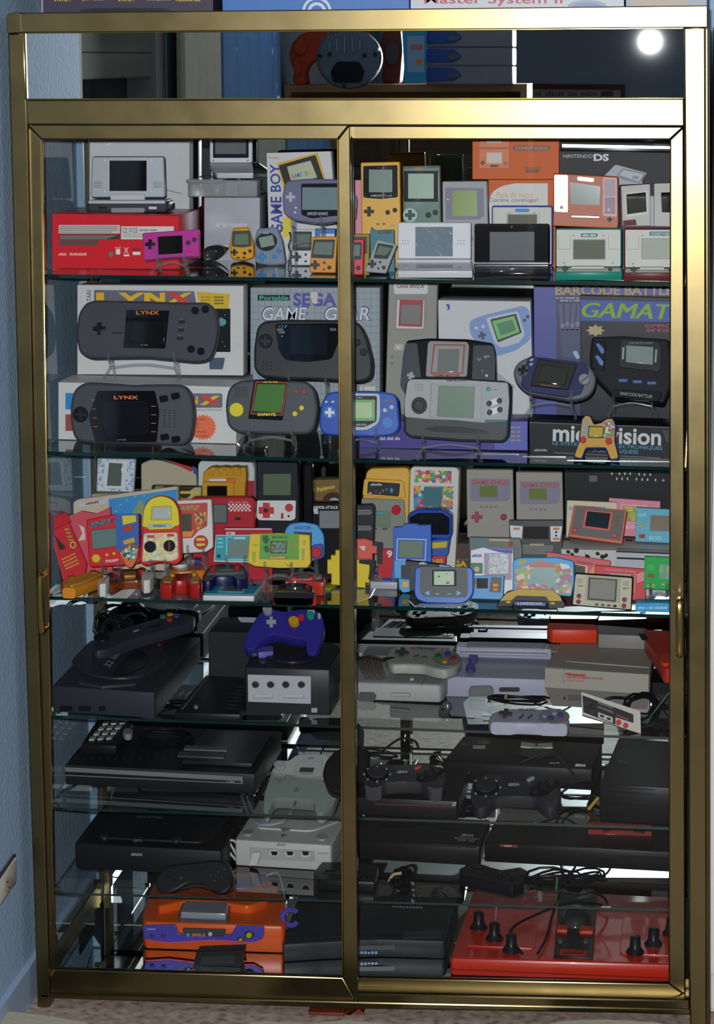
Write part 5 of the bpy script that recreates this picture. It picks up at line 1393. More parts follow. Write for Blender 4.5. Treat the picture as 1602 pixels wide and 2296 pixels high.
# big black handheld with white key panel
t = Thing('upright_handheld', 'big black upright handheld with white key panel and red cross pad', 'game console', (622, 1286), on=S3, y=0.345, tilt=3, thick=0.04)
t.body(P((576, 1032), (668, 1031), (673, 1180), (672, 1287), (577, 1285), r=4), 0.04, M('#1d1e26', rough=0.3), 0.005)
t.p('screen', P((591, 1063), (653, 1062), (652, 1110), (591, 1110)), M('#5c6c54', rough=0.2), 0.0014); t.p('white_panel', P((577, 1122), (664, 1122), (663, 1162), (655, 1167), (582, 1166), (576, 1160), r=3), '#d4d4d0', 0.002)
t.p('red_pad', CROSS(598, 1144, 17, 0.45), '#c02c34', 0.004); t.p('pad_centre', E(597, 1144, 5, 5), '#26262a', 0.006); t.button(649, 1138, 9, '#c02c34', 0.005); t.p('red_slider', R(631, 1150, 636, 1163, 2), '#a82430', 0.004); t.button(648, 1157, 2.6, '#26262a', 0.003)
t = Thing('joystick_game', 'slim glossy black joystick game beside the big black handheld', 'game console', (692, 1284), on=S3, y=0.40)
t.body(P((680, 1042), (698, 1040), (704, 1110), (702, 1285), (678, 1284), r=6), 0.04, M('#101116', rough=0.2, coat=0.4), 0.006)
t.p('knob', P((720, 1050), (726, 1043), (733, 1050), (731, 1070), (721, 1070), r=3), '#16161a', 0.003)
t = Thing('carton', 'brown monster-game carton with curved yellow lettering', 'box', (745, 1285), on=S3, y=0.435)
t.body(P((706, 1076), (792, 1074), (792, 1288), (706, 1284)), 0.04, M('#7a5c28', rough=0.45), 0.001, 'carton_body')
t.txt('Pokémon', 0, 0, 0, 0, '#d0c040', h=0.0012, bold=0.03, quad=[(712, 1104), (752, 1094), (750, 1085), (711, 1093)]); t.p('printed_ring', E(748, 1122, 24, 18), '#3a2c18', 0.0006); t.p('printed_ball', E(750, 1130, 14, 14), '#b8b0a8', 0.0009)
t = Thing('tabletop_console', 'black tabletop game titled in white with grey square screen', 'game console', (745, 1300), on=S3, y=0.325)
t.body(P((700, 1127), (796, 1127), (796, 1304), (700, 1300), r=4), 0.03, M('#15161a', rough=0.3), 0.004); t.txt('ARMOR ATTACK', 703, 1134, 759, 1141, '#d0d2d4', h=0.0014, bold=0.03); t.p('screen', R(717, 1145, 766, 1184, 1), M('#80868a', rough=0.2), 0.0014)
for k in range(3):
    t.p('white_mark', P((703 + 3.4 * k, 1141), (706 + 3.4 * k, 1141), (708 + 3.4 * k, 1152), (705 + 3.4 * k, 1152)), '#c8ccd0', 0.0012)
# small folding-card games on stands
def card(label, y, poly, t_, mat, base, name='lcd_game', tilt=12, cat='game console'):
    t = Thing(name, label, cat, base, y=y, tilt=tilt, group='small LCD games')
    t.body(poly, t_, mat, 0.002)
    return t
t = Thing('carton', 'thin red card game carton standing behind the teal hunting game', 'box', (556, 1297), on=S3, y=0.275)
t.body(P((503, 1181), (611, 1184), (611, 1299), (503, 1297)), 0.012, M('#b82434', rough=0.4), 0.001, 'carton_body'); t.p('white_line', R(505, 1182.5, 609, 1185), WHITE, 0.0006); t.p('white_box', R(508, 1190, 527, 1197, 1), '#d8c8c8', 0.0006)
stand(530, 1259, S3, 0.225, 0.035, 'clear stand under the teal hunting game', th=0.012)
t = card('teal hunting card game with white outline', 0.225, P((484, 1199), (583, 1199), (590, 1262), (479, 1260), r=2), 0.012, M('#cfd4d2', rough=0.4), (530, 1260))
t.p('teal_face', P((485.5, 1201), (582, 1201), (588, 1258), (482, 1257)), '#1f98a8', 0.001); t.p('screen', P((514, 1211), (575, 1211), (578, 1252), (511, 1249)), M('#788a84', rough=0.2), 0.0018); t.txt('HUNTING', 525, 1204, 551, 1209, '#e0eceC', h=0.0018, bold=0.04)
for q in (R(508, 1204, 509, 1252), R(509, 1204, 522, 1205), R(508, 1254, 574, 1255)):
    t.p('white_line', q, '#e0e8e8', 0.0016)
t.button(491, 1247, 4.5, '#2a3a40', 0.003)
for k in range(3):
    t.p('white_box', R(487, 1206 + 9 * k, 501, 1210 + 9 * k, 2), '#7ac4cc', 0.0016)
stand(625, 1274, S3, 0.16, 0.05, 'clear stand under the yellow and green mermaid game', th=0.016)
t = card('yellow game with green face and painted seaweed', 0.16, P((560, 1197), (625, 1195), (695, 1199), (697, 1262), (690, 1273), (625, 1274), (572, 1270), (555, 1262), r=3), 0.016, M('#d8b81c', rough=0.4), (625, 1275))
t.p('green_face', P((584, 1197), (671, 1197), (671, 1255), (582, 1254), r=1), '#5aa032', 0.001); t.p('screen_rim', P((607, 1213), (645, 1213), (643, 1241), (606, 1241)), '#2a4430', 0.0018); t.p('screen', P((609, 1215), (643, 1215), (641, 1239), (608, 1239)), art('reef_art', ['#5a8a80', '#9a6a50', '#7aa494', '#4a7468'], 260, 0.2), 0.0024)
t.txt('MERMAID', 611, 1201, 647, 1208, '#2f6a2c', h=0.0018, bold=0.03); t.p('name_strip', R(604, 1247, 644, 1254, 1), '#8a5a28', 0.0018); t.txt('SUNWING', 607, 1248, 641, 1253, '#e0d060', h=0.0024, bold=0.03)
for k in range(4):
    t.p('orange_key', R(655, 1209 + 11 * k, 662, 1214 + 11 * k, 2), '#c88c28', 0.003)
for (x, y, w, h) in ((566, 1235, 8, 26), (676, 1228, 8, 28), (640, 1262, 18, 8), (566, 1218, 12, 6), (680, 1210, 6, 14)):
    t.p('painted_weed', P((x, y), (x + w * 0.4, y + 3), (x + w, y + 1), (x + w * 0.8, y + h), (x + w * 0.2, y + h), r=2), '#9aa82c', 0.0009)
t.p('painted_fish', P((589, 1202), (600, 1200), (605, 1210), (598, 1222), (590, 1214), r=3), '#26582c', 0.0016); t.p('painted_fish', P((590, 1226), (602, 1222), (606, 1236), (596, 1240), r=3), '#26582c', 0.0016)
stand(690, 1254, S3, 0.255, 0.03, 'clear stand under the light blue arched soccer game', th=0.02)
t = card('light blue arched soccer game with red ball button', 0.255, P((638, 1190), (650, 1174), (680, 1170), (712, 1176), (727, 1200), (728, 1250), (706, 1258), (640, 1252), r=8), 0.02, M('#3a98d8', rough=0.35), (690, 1256))
t.txt('SOCCER', 0, 0, 0, 0, '#2a3a7c', h=0.0014, bold=0.03, shear=0.2, quad=[(660, 1187), (698, 1187), (698, 1180), (660, 1180)]); t.p('dark_screen', P((660, 1192), (700, 1194), (699, 1230), (658, 1230)), M('#3a4440', rough=0.2), 0.0012)
t.p('navy_corner', P((700, 1222), (725, 1218), (727, 1250), (708, 1257), (697, 1250), r=6), '#34308c', 0.003); t.p('red_ball', E(711, 1240, 11, 11), M('#c8242c', rough=0.2), 0.009)
# two-tone brick-block figures around the mullion
t = Thing('block_shaped_game', 'yellow stepped block-shaped game standing behind the middle frame', 'game console', (780, 1298), on=S3, y=0.22, tilt=4, thick=0.02)
t.body(P((734, 1236), (742, 1236), (742, 1226), (752, 1226), (752, 1215), (800, 1215), (800, 1236), (829, 1236), (829, 1288), (820, 1288), (820, 1300), (743, 1292), (743, 1268), (734, 1268)), 0.02, M('#d8c020', rough=0.4), 0.002)
t.p('black_edge', P((806, 1236), (842, 1236), (842, 1250), (836, 1280), (826, 1280), (832, 1248), (806, 1244)), M('#17181c', rough=0.4), 0.002)
t = Thing('block_shaped_game', 'coral red stepped block-shaped game with black toothed rim', 'game console', (815, 1300), on=S3, y=0.265, tilt=3, thick=0.02)
t.body(P((770, 1202), (818, 1200), (836, 1206), (836, 1216), (846, 1216), (846, 1234), (836, 1234), (836, 1302), (772, 1298)), 0.02, M('#d85a4c', rough=0.4), 0.002)
t.p('black_edge', P((836, 1206), (858, 1208), (858, 1256), (846, 1256), (846, 1216), (836, 1216)), M('#2a2a2e', rough=0.4), 0.002); t.p('white_chip', P((806, 1217), (820, 1216), (818, 1228), (812, 1224)), '#c8d4d0', 0.0012)
# front row: games lying flat
t = lying('pad_shaped_game', 'translucent yellow-orange pad-shaped game lying at the front edge', 'game console', (180, 1326), S3, 0.02, P((134, 1303), (150, 1292), (190, 1283), (226, 1278), (242, 1284), (236, 1294), (200, 1308), (160, 1322), (138, 1322), r=9), M('#d88a1c', rough=0.2, coat=0.4), 0.006)
t.p('top_plate', P((144, 1304), (170, 1292), (222, 1282), (232, 1286), (200, 1302), (158, 1316), r=8), '#c8a030', 0.002); t.p('red_mark', E(161, 1296, 9, 3), '#c06028', 0.004); t.p('red_mark', E(210, 1285, 9, 3), '#c86040', 0.004)
t = lying('claw_shaped_game', 'amber game with white claw feet lying at the front edge', 'game console', (290, 1322), S3, 0.018, P((238, 1304), (252, 1282), (272, 1276), (320, 1274), (336, 1284), (346, 1302), (330, 1304), (310, 1300), (275, 1302), (250, 1316), r=6), M('#7a3a10', rough=0.2, coat=0.4), 0.006)
for (x, y, s) in ((232, 1308, -1), (331, 1300, 1)):
    t.p('white_claw', P((x - 14, y + 8), (x - 12 * s, y - 6), (x - 2, y - 10), (x + 4, y - 6), (x + 10, y - 9), (x + 14, y + 2), (x + 6, y + 12), (x - 8, y + 14), r=2), '#d8d8d4', 0.010, w0=-0.014)
t.button(262, 1284, 11, '#c03024', 0.006, ry=4); t.button(318, 1282, 9, '#c03024', 0.006, ry=4); t.p('yellow_bar', P((276, 1286), (306, 1285), (305, 1294), (278, 1295), r=2), '#b88420', 0.004)
t = lying('pad_shaped_game', 'orange pad-shaped game with blue and white bumps lying behind the tan one', 'game console', (415, 1284), S3, 0.022, P((372, 1276), (380, 1262), (405, 1252), (440, 1250), (458, 1258), (467, 1268), (462, 1278), (430, 1280), (395, 1281), r=8), M('#d87a1c', rough=0.25, coat=0.3), 0.007)
t.p('white_bump', E(404, 1268, 18, 5), '#d4d8d8', 0.006); t.p('blue_bump', E(444, 1262, 8, 6), '#2f44a8', 0.01); t.p('white_bump', E(430, 1258, 12, 4), '#c8d0d4', 0.005)
t = lying('pad_shaped_game', 'red and tan stepped pad-shaped game lying at the front edge', 'game console', (402, 1326), S3, 0.026, P((358, 1310), (366, 1292), (390, 1286), (440, 1284), (452, 1298), (449, 1312), (425, 1310), (420, 1302), (392, 1302), (386, 1312), r=4), M('#a82018', rough=0.3), 0.004)
t.p('tan_plate', P((364, 1306), (370, 1293), (392, 1289), (388, 1302), (384, 1307), r=2), '#b8803c', 0.002); t.p('tan_plate', P((428, 1300), (442, 1288), (449, 1298), (446, 1307), (428, 1307), r=2), '#b8803c', 0.002); t.button(387, 1292, 6, '#d8a820', 0.006, ry=3); t.button(436, 1290, 6, '#d8a820', 0.006, ry=3)
t = lying('pad_shaped_game', 'navy pad-shaped game with two red buttons behind the flat teal game', 'game console', (505, 1312), S3, 0.03, P((453, 1292), (470, 1268), (500, 1264), (545, 1266), (556, 1285), (555, 1298), (530, 1300), (525, 1292), (482, 1292), (474, 1302), (456, 1302), r=5), M('#171c48', rough=0.3), 0.005)
t.p('grey_top', P((462, 1290), (476, 1270), (542, 1269), (551, 1286), (528, 1287), (482, 1288), r=4), '#6a6a60', 0.002); t.button(477, 1280, 7, '#c02c34', 0.008, ry=4); t.button(532, 1277, 7, '#c02c34', 0.008, ry=4); t.p('screen', P((495, 1272), (521, 1272), (523, 1280), (493, 1280)), M('#5c7478', rough=0.2), 0.003)
t = lying('card_game', 'flat teal and white card game lying at the front edge', 'game console', (515, 1346), S3, 0.010, P((468, 1308), (588, 1309), (570, 1337), (455, 1335), r=1.5), M('#d0d4d4', rough=0.35), 0.002)
t.p('teal_face', P((470, 1309.5), (585, 1310.5), (569, 1333), (459, 1331.5)), '#2a94b8', 0.001); t.p('screen_rim', P((499, 1312), (556, 1312.5), (546, 1330), (488, 1329)), '#7ac0d4', 0.0018); t.p('screen', P((502, 1314), (551, 1314.5), (542, 1328), (492, 1327.5)), M('#50655e', rough=0.25), 0.0024); t.button(483, 1310.5, 4, '#1a2a34', 0.003, ry=1.6); t.button(571, 1314, 4, '#1a2a34', 0.003, ry=1.6); t.p('badge', P((468, 1318), (482, 1318), (478, 1327), (464, 1327)), '#206a84', 0.0016)
t = lying('pad_shaped_game', 'red rounded game with blue picture top lying beside the stepped yellow one', 'game console', (685, 1318), S3, 0.026, P((638, 1296), (650, 1284), (690, 1281), (722, 1286), (731, 1294), (728, 1306), (700, 1304), (660, 1302), (640, 1304), r=7), M('#c03428', rough=0.25, coat=0.4), 0.005)
t.p('picture_top', P((645, 1296), (655, 1285), (692, 1282.5), (720, 1288), (724, 1296), (690, 1300), (655, 1300), r=6), art('water_art', ['#6aa0b8', '#c89a70', '#8ab8c4', '#b85a48'], 130), 0.0012); t.button(662, 1296, 7, '#d03028', 0.005, ry=3); t.button(697, 1296, 7, '#d03028', 0.005, ry=3)
t = lying('pad_shaped_game', 'glossy black game with red lower rim lying at the front edge', 'game console', (660, 1346), S3, 0.024, P((611, 1330), (622, 1310), (650, 1305), (690, 1307), (707, 1314), (708, 1328), (690, 1332), (655, 1331), (630, 1334), r=6), M('#26282e', rough=0.12, coat=0.7), 0.006)
t.slab('red_rim', P((609, 1334), (620, 1312), (650, 1306), (692, 1308), (709, 1316), (710, 1332), (690, 1336), (655, 1335), (630, 1338), r=6), -0.0237, -0.011, M('#b81c24', rough=0.25, coat=0.4), 0.003)
t.p('screen', P((645, 1310), (675, 1310), (678, 1319), (642, 1319), r=2), M('#3a4444', rough=0.1, coat=0.6), 0.002); t.button(690, 1320, 5, '#8a1c24', 0.005, ry=3)
t = lying('card', 'yellow-green cut card lying flat on the glass near the middle frame', 'card', (745, 1322), S3, 0.004, P((722, 1316), (745, 1302), (764, 1299), (766, 1304), (742, 1320)), M('#a8b434', rough=0.5), 0.001)
t.p('yellow_tab', P((742, 1309), (758, 1301), (764, 1303), (750, 1311)), '#d0c838', 0.001)

# ================================================================ third shelf, right door
t = Thing('tabletop_console', 'yellow-hooded grey tabletop game with red ball joystick', 'game console', (865, 1290), on=S3, y=0.385, tilt=3, thick=0.05)
t.body(P((814, 1110), (822, 1058), (832, 1050), (912, 1048), (920, 1056), (918, 1120), (915, 1292), (800, 1288), r=6), 0.05, M('#d8a418', rough=0.3, coat=0.3), 0.007)
t.p('hood_front', P((818, 1072), (906, 1076), (911, 1116), (814, 1110), r=6), M('#dba81c', rough=0.3, coat=0.3), 0.010); t.p('dark_panel', P((827, 1078), (899, 1083), (896, 1112), (825, 1106), r=4), '#1c2028', 0.012); t.txt('Monster', 833, 1082, 859, 1088, '#b8bcc0', h=0.0135, bold=0.03)
for (x, y, c) in ((845, 1101, '#c83c50'), (854, 1104, '#48b848'), (861, 1099, '#d08030'), (869, 1096, '#5a90d0'), (880, 1098, '#6a8aa8'), (832, 1104, '#a8b4c0')):
    t.p('printed_mark', E(x, y, 4 if x > 875 or x < 835 else 2.6, 6 if x > 875 else 2.6, n=10), c, 0.0135)
t.p('grey_front', P((812, 1116), (908, 1120), (912, 1200), (904, 1292), (803, 1290), r=4), '#84847c', 0.006); t.p('red_joystick', E(890, 1142, 10, 11), M('#c02430', rough=0.2), 0.016); t.p('screen', P((842, 1145), (878, 1147), (876, 1182), (840, 1180)), M('#7a8a74', rough=0.2), 0.0075); t.p('teal_patch', P((845, 1146), (866, 1146), (864, 1153), (846, 1153)), '#4a9a9c', 0.0085)
for x in (841, 864):
    t.p('key', R(x - 5, 1183, x + 6, 1187, 1), '#4a544c', 0.0085)
t = Thing('arcade_tabletop', 'white mini arcade cabinet with colourful bubble picture', 'game console', (975, 1296), on=S3, y=0.36, tilt=2, thick=0.06)
t.body(P((920, 1052), (927, 1046), (1022, 1048), (1030, 1054), (1028, 1130), (1020, 1296), (915, 1294), r=5), 0.06, M('#cfccc4', rough=0.35), 0.005)
BUB = art('bubble_art', ['#c83040', '#d8a838', '#3a90b8', '#d87080', '#3a6a9c', '#d8d0c0', '#5aa050', '#c84860'], 150)
t.p('marquee', P((932, 1054), (1013, 1056), (1013, 1083), (930, 1081), r=2), BUB, 0.002); t.p('screen_art', P((928, 1089), (1018, 1091), (1016, 1142), (928, 1140), r=2), BUB, 0.002); t.p('screen', P((951, 1092), (992, 1093), (990, 1136), (949, 1134)), M('#4f7c84', rough=0.15), 0.0032)
t.slab('hood', P((919, 1148), (940, 1136), (998, 1136), (1018, 1150), (1018, 1196), (1010, 1204), (919, 1196), r=5), -0.002, 0.045, M('#1c48b0', rough=0.3), 0.005); t.slab('hood_shade', P((924, 1152), (944, 1143), (996, 1143), (1013, 1154), (1012, 1192), (924, 1190), r=3), 0.03, 0.0462, M('#0b0e16', rough=0.2), 0.001)  # shade inside the hood, painted as a near-black slab
t.p('blue_base', P((962, 1205), (1014, 1200), (1008, 1240), (962, 1240)), '#2a55a8', 0.04); t.p('yellow_strip', P((966, 1210), (1008, 1207), (1006, 1221), (967, 1224), r=2), '#c8b030', 0.042); t.p('red_strip', P((964, 1240), (1004, 1240), (1003, 1262), (964, 1262)), '#b82c30', 0.04); t.txt('E-03', 971, 1246, 997, 1255, '#d8b838', h=0.0415, bold=0.03)
t = Thing('carton', 'dark brown carton at the back, carrying the two grey look-alike handhelds', 'box', (1120, 1303), on=S3, y=0.40)
t.body(P((1022, 1218), (1256, 1220), (1256, 1306), (1022, 1302)), 0.12, M('#4a3a32', rough=0.5), 0.001, 'carton_body'); t.txt('GA', 1016, 1257, 1048, 1271, '#c8b028', bold=0.05); t.p('pale_strip', R(1008, 1254, 1052, 1256), '#7a6a5c', 0.0005)
RB = Flat(float(t.f.pt(1120, 1217)[2]) + 0.0004)
def gchild(label, x0, x1, y0, y1, yd, keys):
    t = Thing('upright_handheld', label, 'game console', (0.5 * (x0 + x1), y1), on=RB, y=yd + 0.045, tilt=3, thick=0.03)
    t.body(P((x0, y0), (x1 - 3, y0 + 1), (x1, y1), (x0 + 2, y1), r=4), 0.03, M('#9c968e', rough=0.5), 0.004)
    w = x1 - x0
    t.p('screen_panel', P((x0 + 9, y0 + 21), (x1 - 9, y0 + 22), (x1 - 9, y0 + 64), (x1 - 16, y0 + 72), (x0 + 10, y0 + 72), r=5), '#7c7890', 0.0012)
    t.txt('GAME CHILD', x0 + 13, y0 + 24, x1 - 13, y0 + 34, '#b83038', h=0.002, bold=0.03, shear=0.1)
    t.p('screen', R(x0 + 30, y0 + 37, x1 - 38, y0 + 62, 1), M('#707c3c', rough=0.2), 0.002)
    for k in range(4):
        t.p('small_key', R(x0 + 31 + 10.5 * k, y0 + 82, x0 + 38 + 10.5 * k, y0 + 87, 2), '#7a7680', 0.002)
    if keys:
        t.dpad(x0 + 24, y0 + 107, 12, '#a02850', 0.004); t.button(x1 - 24, y0 + 107, 7, '#8a2440', 0.005)
    else:
        t.p('red_key', R(x0 + 16, y1 - 10, x0 + 25, y1 - 2, 1), '#b02c30', 0.003)
    return t
gchild('grey upright handheld with maroon cross pad, left of its look-alike with the hidden keys', 1046, 1154, 1052, 1206, 0.40, True)
gchild('grey upright handheld with its keys hidden by the black and white game', 1157, 1265, 1057, 1206, 0.40, False)
# smaller ones in the middle of the glass
t = Thing('walkie_game', 'slim black handheld with two white hatched grilles', 'game console', (818, 1302), on=S3, y=0.305, tilt=3, thick=0.02)
t.body(P((790, 1132), (836, 1130), (841, 1138), (836, 1300), (788, 1302), r=6), 0.02, M('#22242a', rough=0.35), 0.004)
for y0 in (1144, 1180):
    for j in range(3):
        for k in range(9):
            t.button(804 + 3.4 * k + (j % 2) * 1.7, y0 + 4 * j, 1.2, '#b0b4b8', 0.0012, name='grille_dot')
t = Thing('carton', 'small red carton with white eight standing behind the grey key slab', 'box', (868, 1312), on=S3, y=0.27)
t.body(R(848, 1232, 882, 1312), 0.012, M('#c02c34', rough=0.4), 0.001, 'carton_body'); t.txt('9', 868, 1234, 880, 1250, '#e0d8d4', bold=0.03)
t = Thing('lcd_game', 'blue upright cartridge-shaped game with grey screen in white outline', 'game console', (922, 1306), on=S3, y=0.255, tilt=4, thick=0.02, group='small LCD games')
t.body(P((882, 1176), (903, 1174), (904, 1168), (935, 1168), (937, 1171), (967, 1170), (968, 1250), (962, 1306), (876, 1304), (882, 1250), r=2), 0.02, M('#2a62c4', rough=0.4), 0.003)
t.p('white_outline', P((891, 1200), (957, 1202), (955, 1250), (889, 1249), r=2), '#c4d0e8', 0.001); t.p('inner_blue', P((893, 1202), (955, 1204), (953, 1248), (891, 1247), r=1), '#2a62c4', 0.0016); t.p('screen', P((896, 1205), (950, 1206), (948, 1244), (894, 1244), r=2), M('#7c8878', rough=0.2), 0.0024)
t = Thing('lcd_game', 'black stepped game with bright blue block edges', 'game console', (945, 1322), on=S3, y=0.19, tilt=10, thick=0.016, group='small LCD games')
t.body(P((887, 1252), (910, 1252), (912, 1249), (988, 1258), (1010, 1263), (1008, 1300), (1000, 1322), (890, 1322), (892, 1290), (887, 1288)), 0.016, M('#1a1c20', rough=0.4), 0.003); t.txt('HERO', 940, 1255, 957, 1261, '#c8ccd0', h=0.0016, bold=0.03)
t.p('blue_edge', P((885, 1252), (910, 1252), (910, 1262), (900, 1262), (900, 1292), (886, 1290)), '#3a94d0', 0.002); t.p('blue_edge', P((986, 1260), (1010, 1264), (1009, 1274), (988, 1272)), '#3a94d0', 0.002); t.p('screen', P((925, 1262), (968, 1266), (960, 1294), (918, 1290)), M('#4a4e4c', rough=0.15), 0.002)
t.p('blue_foot', P((894, 1292), (920, 1294), (920, 1322), (904, 1324), (896, 1314), r=2), '#3a9ad0', 0.003); t.p('orange_key', R(903, 1299, 917, 1312, 1), '#d8a034', 0.005)
t = lying('key_slab', 'grey-white folding organiser slab with blue keys lying behind the black stepped game', 'gadget', (870, 1316), S3, 0.014, P((842, 1262), (908, 1266), (900, 1306), (830, 1304), r=2), M('#b0b0b8', rough=0.4), 0.003)
for (x, y) in ((852, 1275), (848, 1290), (880, 1278)):
    t.p('blue_key', P((x - 8, y - 3), (x + 9, y - 2), (x + 8, y + 2), (x - 9, y + 1)), '#4a6ab0', 0.003)
t.p('blue_tab', P((859, 1298), (878, 1299), (877, 1305), (858, 1304)), '#3a6ac8', 0.003)
t = Thing('lcd_game', 'blue U-framed charcoal game with pale picture screen at the front edge', 'game console', (995, 1352), on=S3, y=0.095, tilt=14, thick=0.022, group='small LCD games')
t.body(P((931, 1273), (945, 1270), (1055, 1272), (1062, 1278), (1062, 1330), (1052, 1346), (1035, 1354), (955, 1352), (935, 1344), (929, 1330), r=8), 0.022, M('#1f5cc0', rough=0.3), 0.005)
t.p('charcoal_face', P((943, 1271), (1049, 1273), (1050, 1325), (1046, 1340), (950, 1338), (942, 1328), r=4), '#4a5050', 0.002); t.p('screen_rim', R(970, 1278, 1024, 1314, 2), '#1c2024', 0.003); t.p('screen', R(974, 1281, 1019, 1312, 1), M('#b4c8ac', rough=0.2), 0.0038)
for (x, y, c, r) in ((985, 1293, '#3a4440', 2.5), (1002, 1287, '#b89ab0', 3), (1005, 1307, '#b84a4a', 4)):
    t.p('printed_mark', E(x, y, r, r * 0.8, n=10), c, 0.0044)
for x, s in ((959, -1), (1030, 1)):
    t.p('arrow_key', P((x + 5 * s * -1, 1324), (x + 6 * s, 1330), (x + 5 * s * -1, 1336), r=1), '#6ab0d8', 0.004)
for x in (981, 1008):
    t.p('key', R(x - 4, 1330, x + 5, 1333, 1), '#8aa8c0', 0.003)
t = Thing('lcd_game', 'small sky-blue game with black screen and two orange keys', 'game console', (1095, 1342), on=S3, y=0.135, tilt=12, thick=0.014, group='small LCD games')
t.body(P((1058, 1288), (1131, 1287), (1129, 1335), (1122, 1342), (1056, 1340), r=2), 0.014, M('#3a92d0', rough=0.4), 0.003); t.p('screen', R(1064, 1294, 1095, 1317, 1), SCR, 0.0014); t.p('dark_panel', P((1102, 1291), (1126, 1292), (1124, 1326), (1098, 1325), r=1), '#5a4430', 0.0014); t.p('orange_key', R(1106, 1306, 1118, 1313, 1), '#d0923c', 0.003); t.p('orange_key', R(1106, 1316, 1117, 1323, 1), '#c0843c', 0.003)
t = Thing('lcd_game', 'white house-shaped game with blue lettering and glittery screen', 'game console', (1102, 1335), on=S3, y=0.20, tilt=8, thick=0.014, group='small LCD games')
t.body(P((1056, 1234), (1083, 1227), (1152, 1232), (1152, 1336), (1055, 1334), r=2), 0.014, M('#d4d4da', rough=0.35), 0.003); t.p('blue_roof', P((1085, 1228), (1150, 1233), (1150, 1242), (1120, 1238)), '#3448b0', 0.001); t.txt('Soccer', 1059, 1242, 1081, 1250, '#3448a8', h=0.0012, bold=0.03)
t.p('screen_rim', R(1086, 1240, 1148, 1300), '#a890a8', 0.0012); t.p('screen', R(1097, 1242, 1141, 1286, 1), art('glitter', ['#b8c0c0', '#d4dad4', '#9cacac', '#c8c0cc'], 320, 0.2), 0.002); t.p('green_corner', R(1056, 1262, 1083, 1286, 1), '#2f7a50', 0.0012); t.p('printed_ball', E(1070, 1276, 6, 6), '#d0a884', 0.002)
# circus panorama
t = Thing('circus_game', 'light blue circus panorama game on a yellow and black pad', 'game console', (1210, 1350), on=S3, y=0.105, tilt=8, thick=0.014)
t.slab('pad_base', P((1114, 1352), (1135, 1322), (1165, 1314), (1240, 1316), (1262, 1335), (1270, 1350), (1266, 1356), (1232, 1358), (1228, 1342), (1155, 1340), (1150, 1352), (1118, 1356), r=4), -0.05, 0.014, M('#16171a', rough=0.4), 0.005)
t.p('yellow_top', P((1122, 1340), (1138, 1322), (1165, 1313), (1240, 1315), (1258, 1330), (1262, 1340), (1232, 1340), (1226, 1330), (1160, 1328), (1150, 1338), r=3), '#b89420', 0.018); t.p('name_strip', P((1154, 1340), (1228, 1342), (1226, 1352), (1154, 1350)), '#3a4a78', 0.018); t.txt('3-DIMENSIONAL', 1162, 1342, 1220, 1349, '#a8b4d8', h=0.0195, bold=0.03)
t.button(1142, 1342, 6, '#c8a838', 0.022, ry=3); t.button(1241, 1345, 6, '#c8a838', 0.022, ry=3)
t.slab('panorama', P((1150, 1250), (1165, 1244), (1250, 1243), (1288, 1252), (1289, 1300), (1282, 1332), (1150, 1320), r=6), -0.014, -0.001, M('#3a98d4', rough=0.4), 0.002)
CIR = art('circus_art', ['#c8a070', '#7aa8c0', '#d8c8b0', '#a87890', '#8ab078', '#c87858'], 140)
t.p('crowd_picture', P((1155, 1272), (1186, 1258), (1244, 1256), (1284, 1268), (1280, 1326), (1156, 1316), r=5), CIR, 0.0004); t.p('circus_banner', P((1187, 1256), (1213, 1250), (1246, 1258), (1246, 1266), (1187, 1266), r=2), '#b87060', 0.001); t.p('screen', P((1189, 1268), (1247, 1266), (1244, 1304), (1190, 1302), r=2), M('#8fa8a8', rough=0.15), 0.001)
t.p('painted_sign', P((1160, 1252), (1182, 1248), (1183, 1256), (1162, 1262)), '#a89a58', 0.001); t.p('painted_tent', P((1256, 1256), (1276, 1260), (1280, 1268), (1260, 1270), r=2), '#d0d4d0', 0.001)
# small two-eared game with dark strip
t = Thing('lcd_game', 'black and white double-winged game leaning on the second grey handheld', 'game console', (1203, 1312), on=S3, y=0.27, tilt=6, thick=0.018, group='small LCD games')
t.body(P((1142, 1161), (1264, 1161), (1262, 1210), (1256, 1312), (1146, 1312), r=2), 0.018, M('#191a1e', rough=0.35), 0.003)
t.p('white_wing', P((1144, 1173), (1173, 1175), (1170, 1208), (1160, 1208), (1146, 1198), r=2), '#cfcfd2', 0.002); t.p('white_wing', P((1235, 1175), (1262, 1175), (1256, 1209), (1236, 1209), r=2), '#cfcfd2', 0.002); t.p('screen', P((1175, 1176), (1231, 1176), (1231, 1204), (1174, 1203)), M('#2a2c28', rough=0.12), 0.001)
for (x, y) in ((1159, 1181), (1248, 1181), (1248, 1204)):
    t.p('orange_key', R(x - 7, y - 3, x + 7, y + 2, 1), '#b8763c', 0.003)
t.button(1248, 1188, 2.6, '#26262a', 0.003); t.button(1248, 1196, 2.6, '#26262a', 0.003); t.p('lower_shell', P((1168, 1214), (1244, 1216), (1240, 1240), (1165, 1238), r=2), '#55605c', 0.004); t.p('lower_slot', P((1187, 1213), (1222, 1213), (1221, 1220), (1188, 1219)), '#a09078', 0.006)
t = Thing('lcd_game', 'grey folding game with red knob lying open before the brown carton', 'game console', (1100, 1318), on=S3, y=0.25, tilt=6, thick=0.016, group='small LCD games')
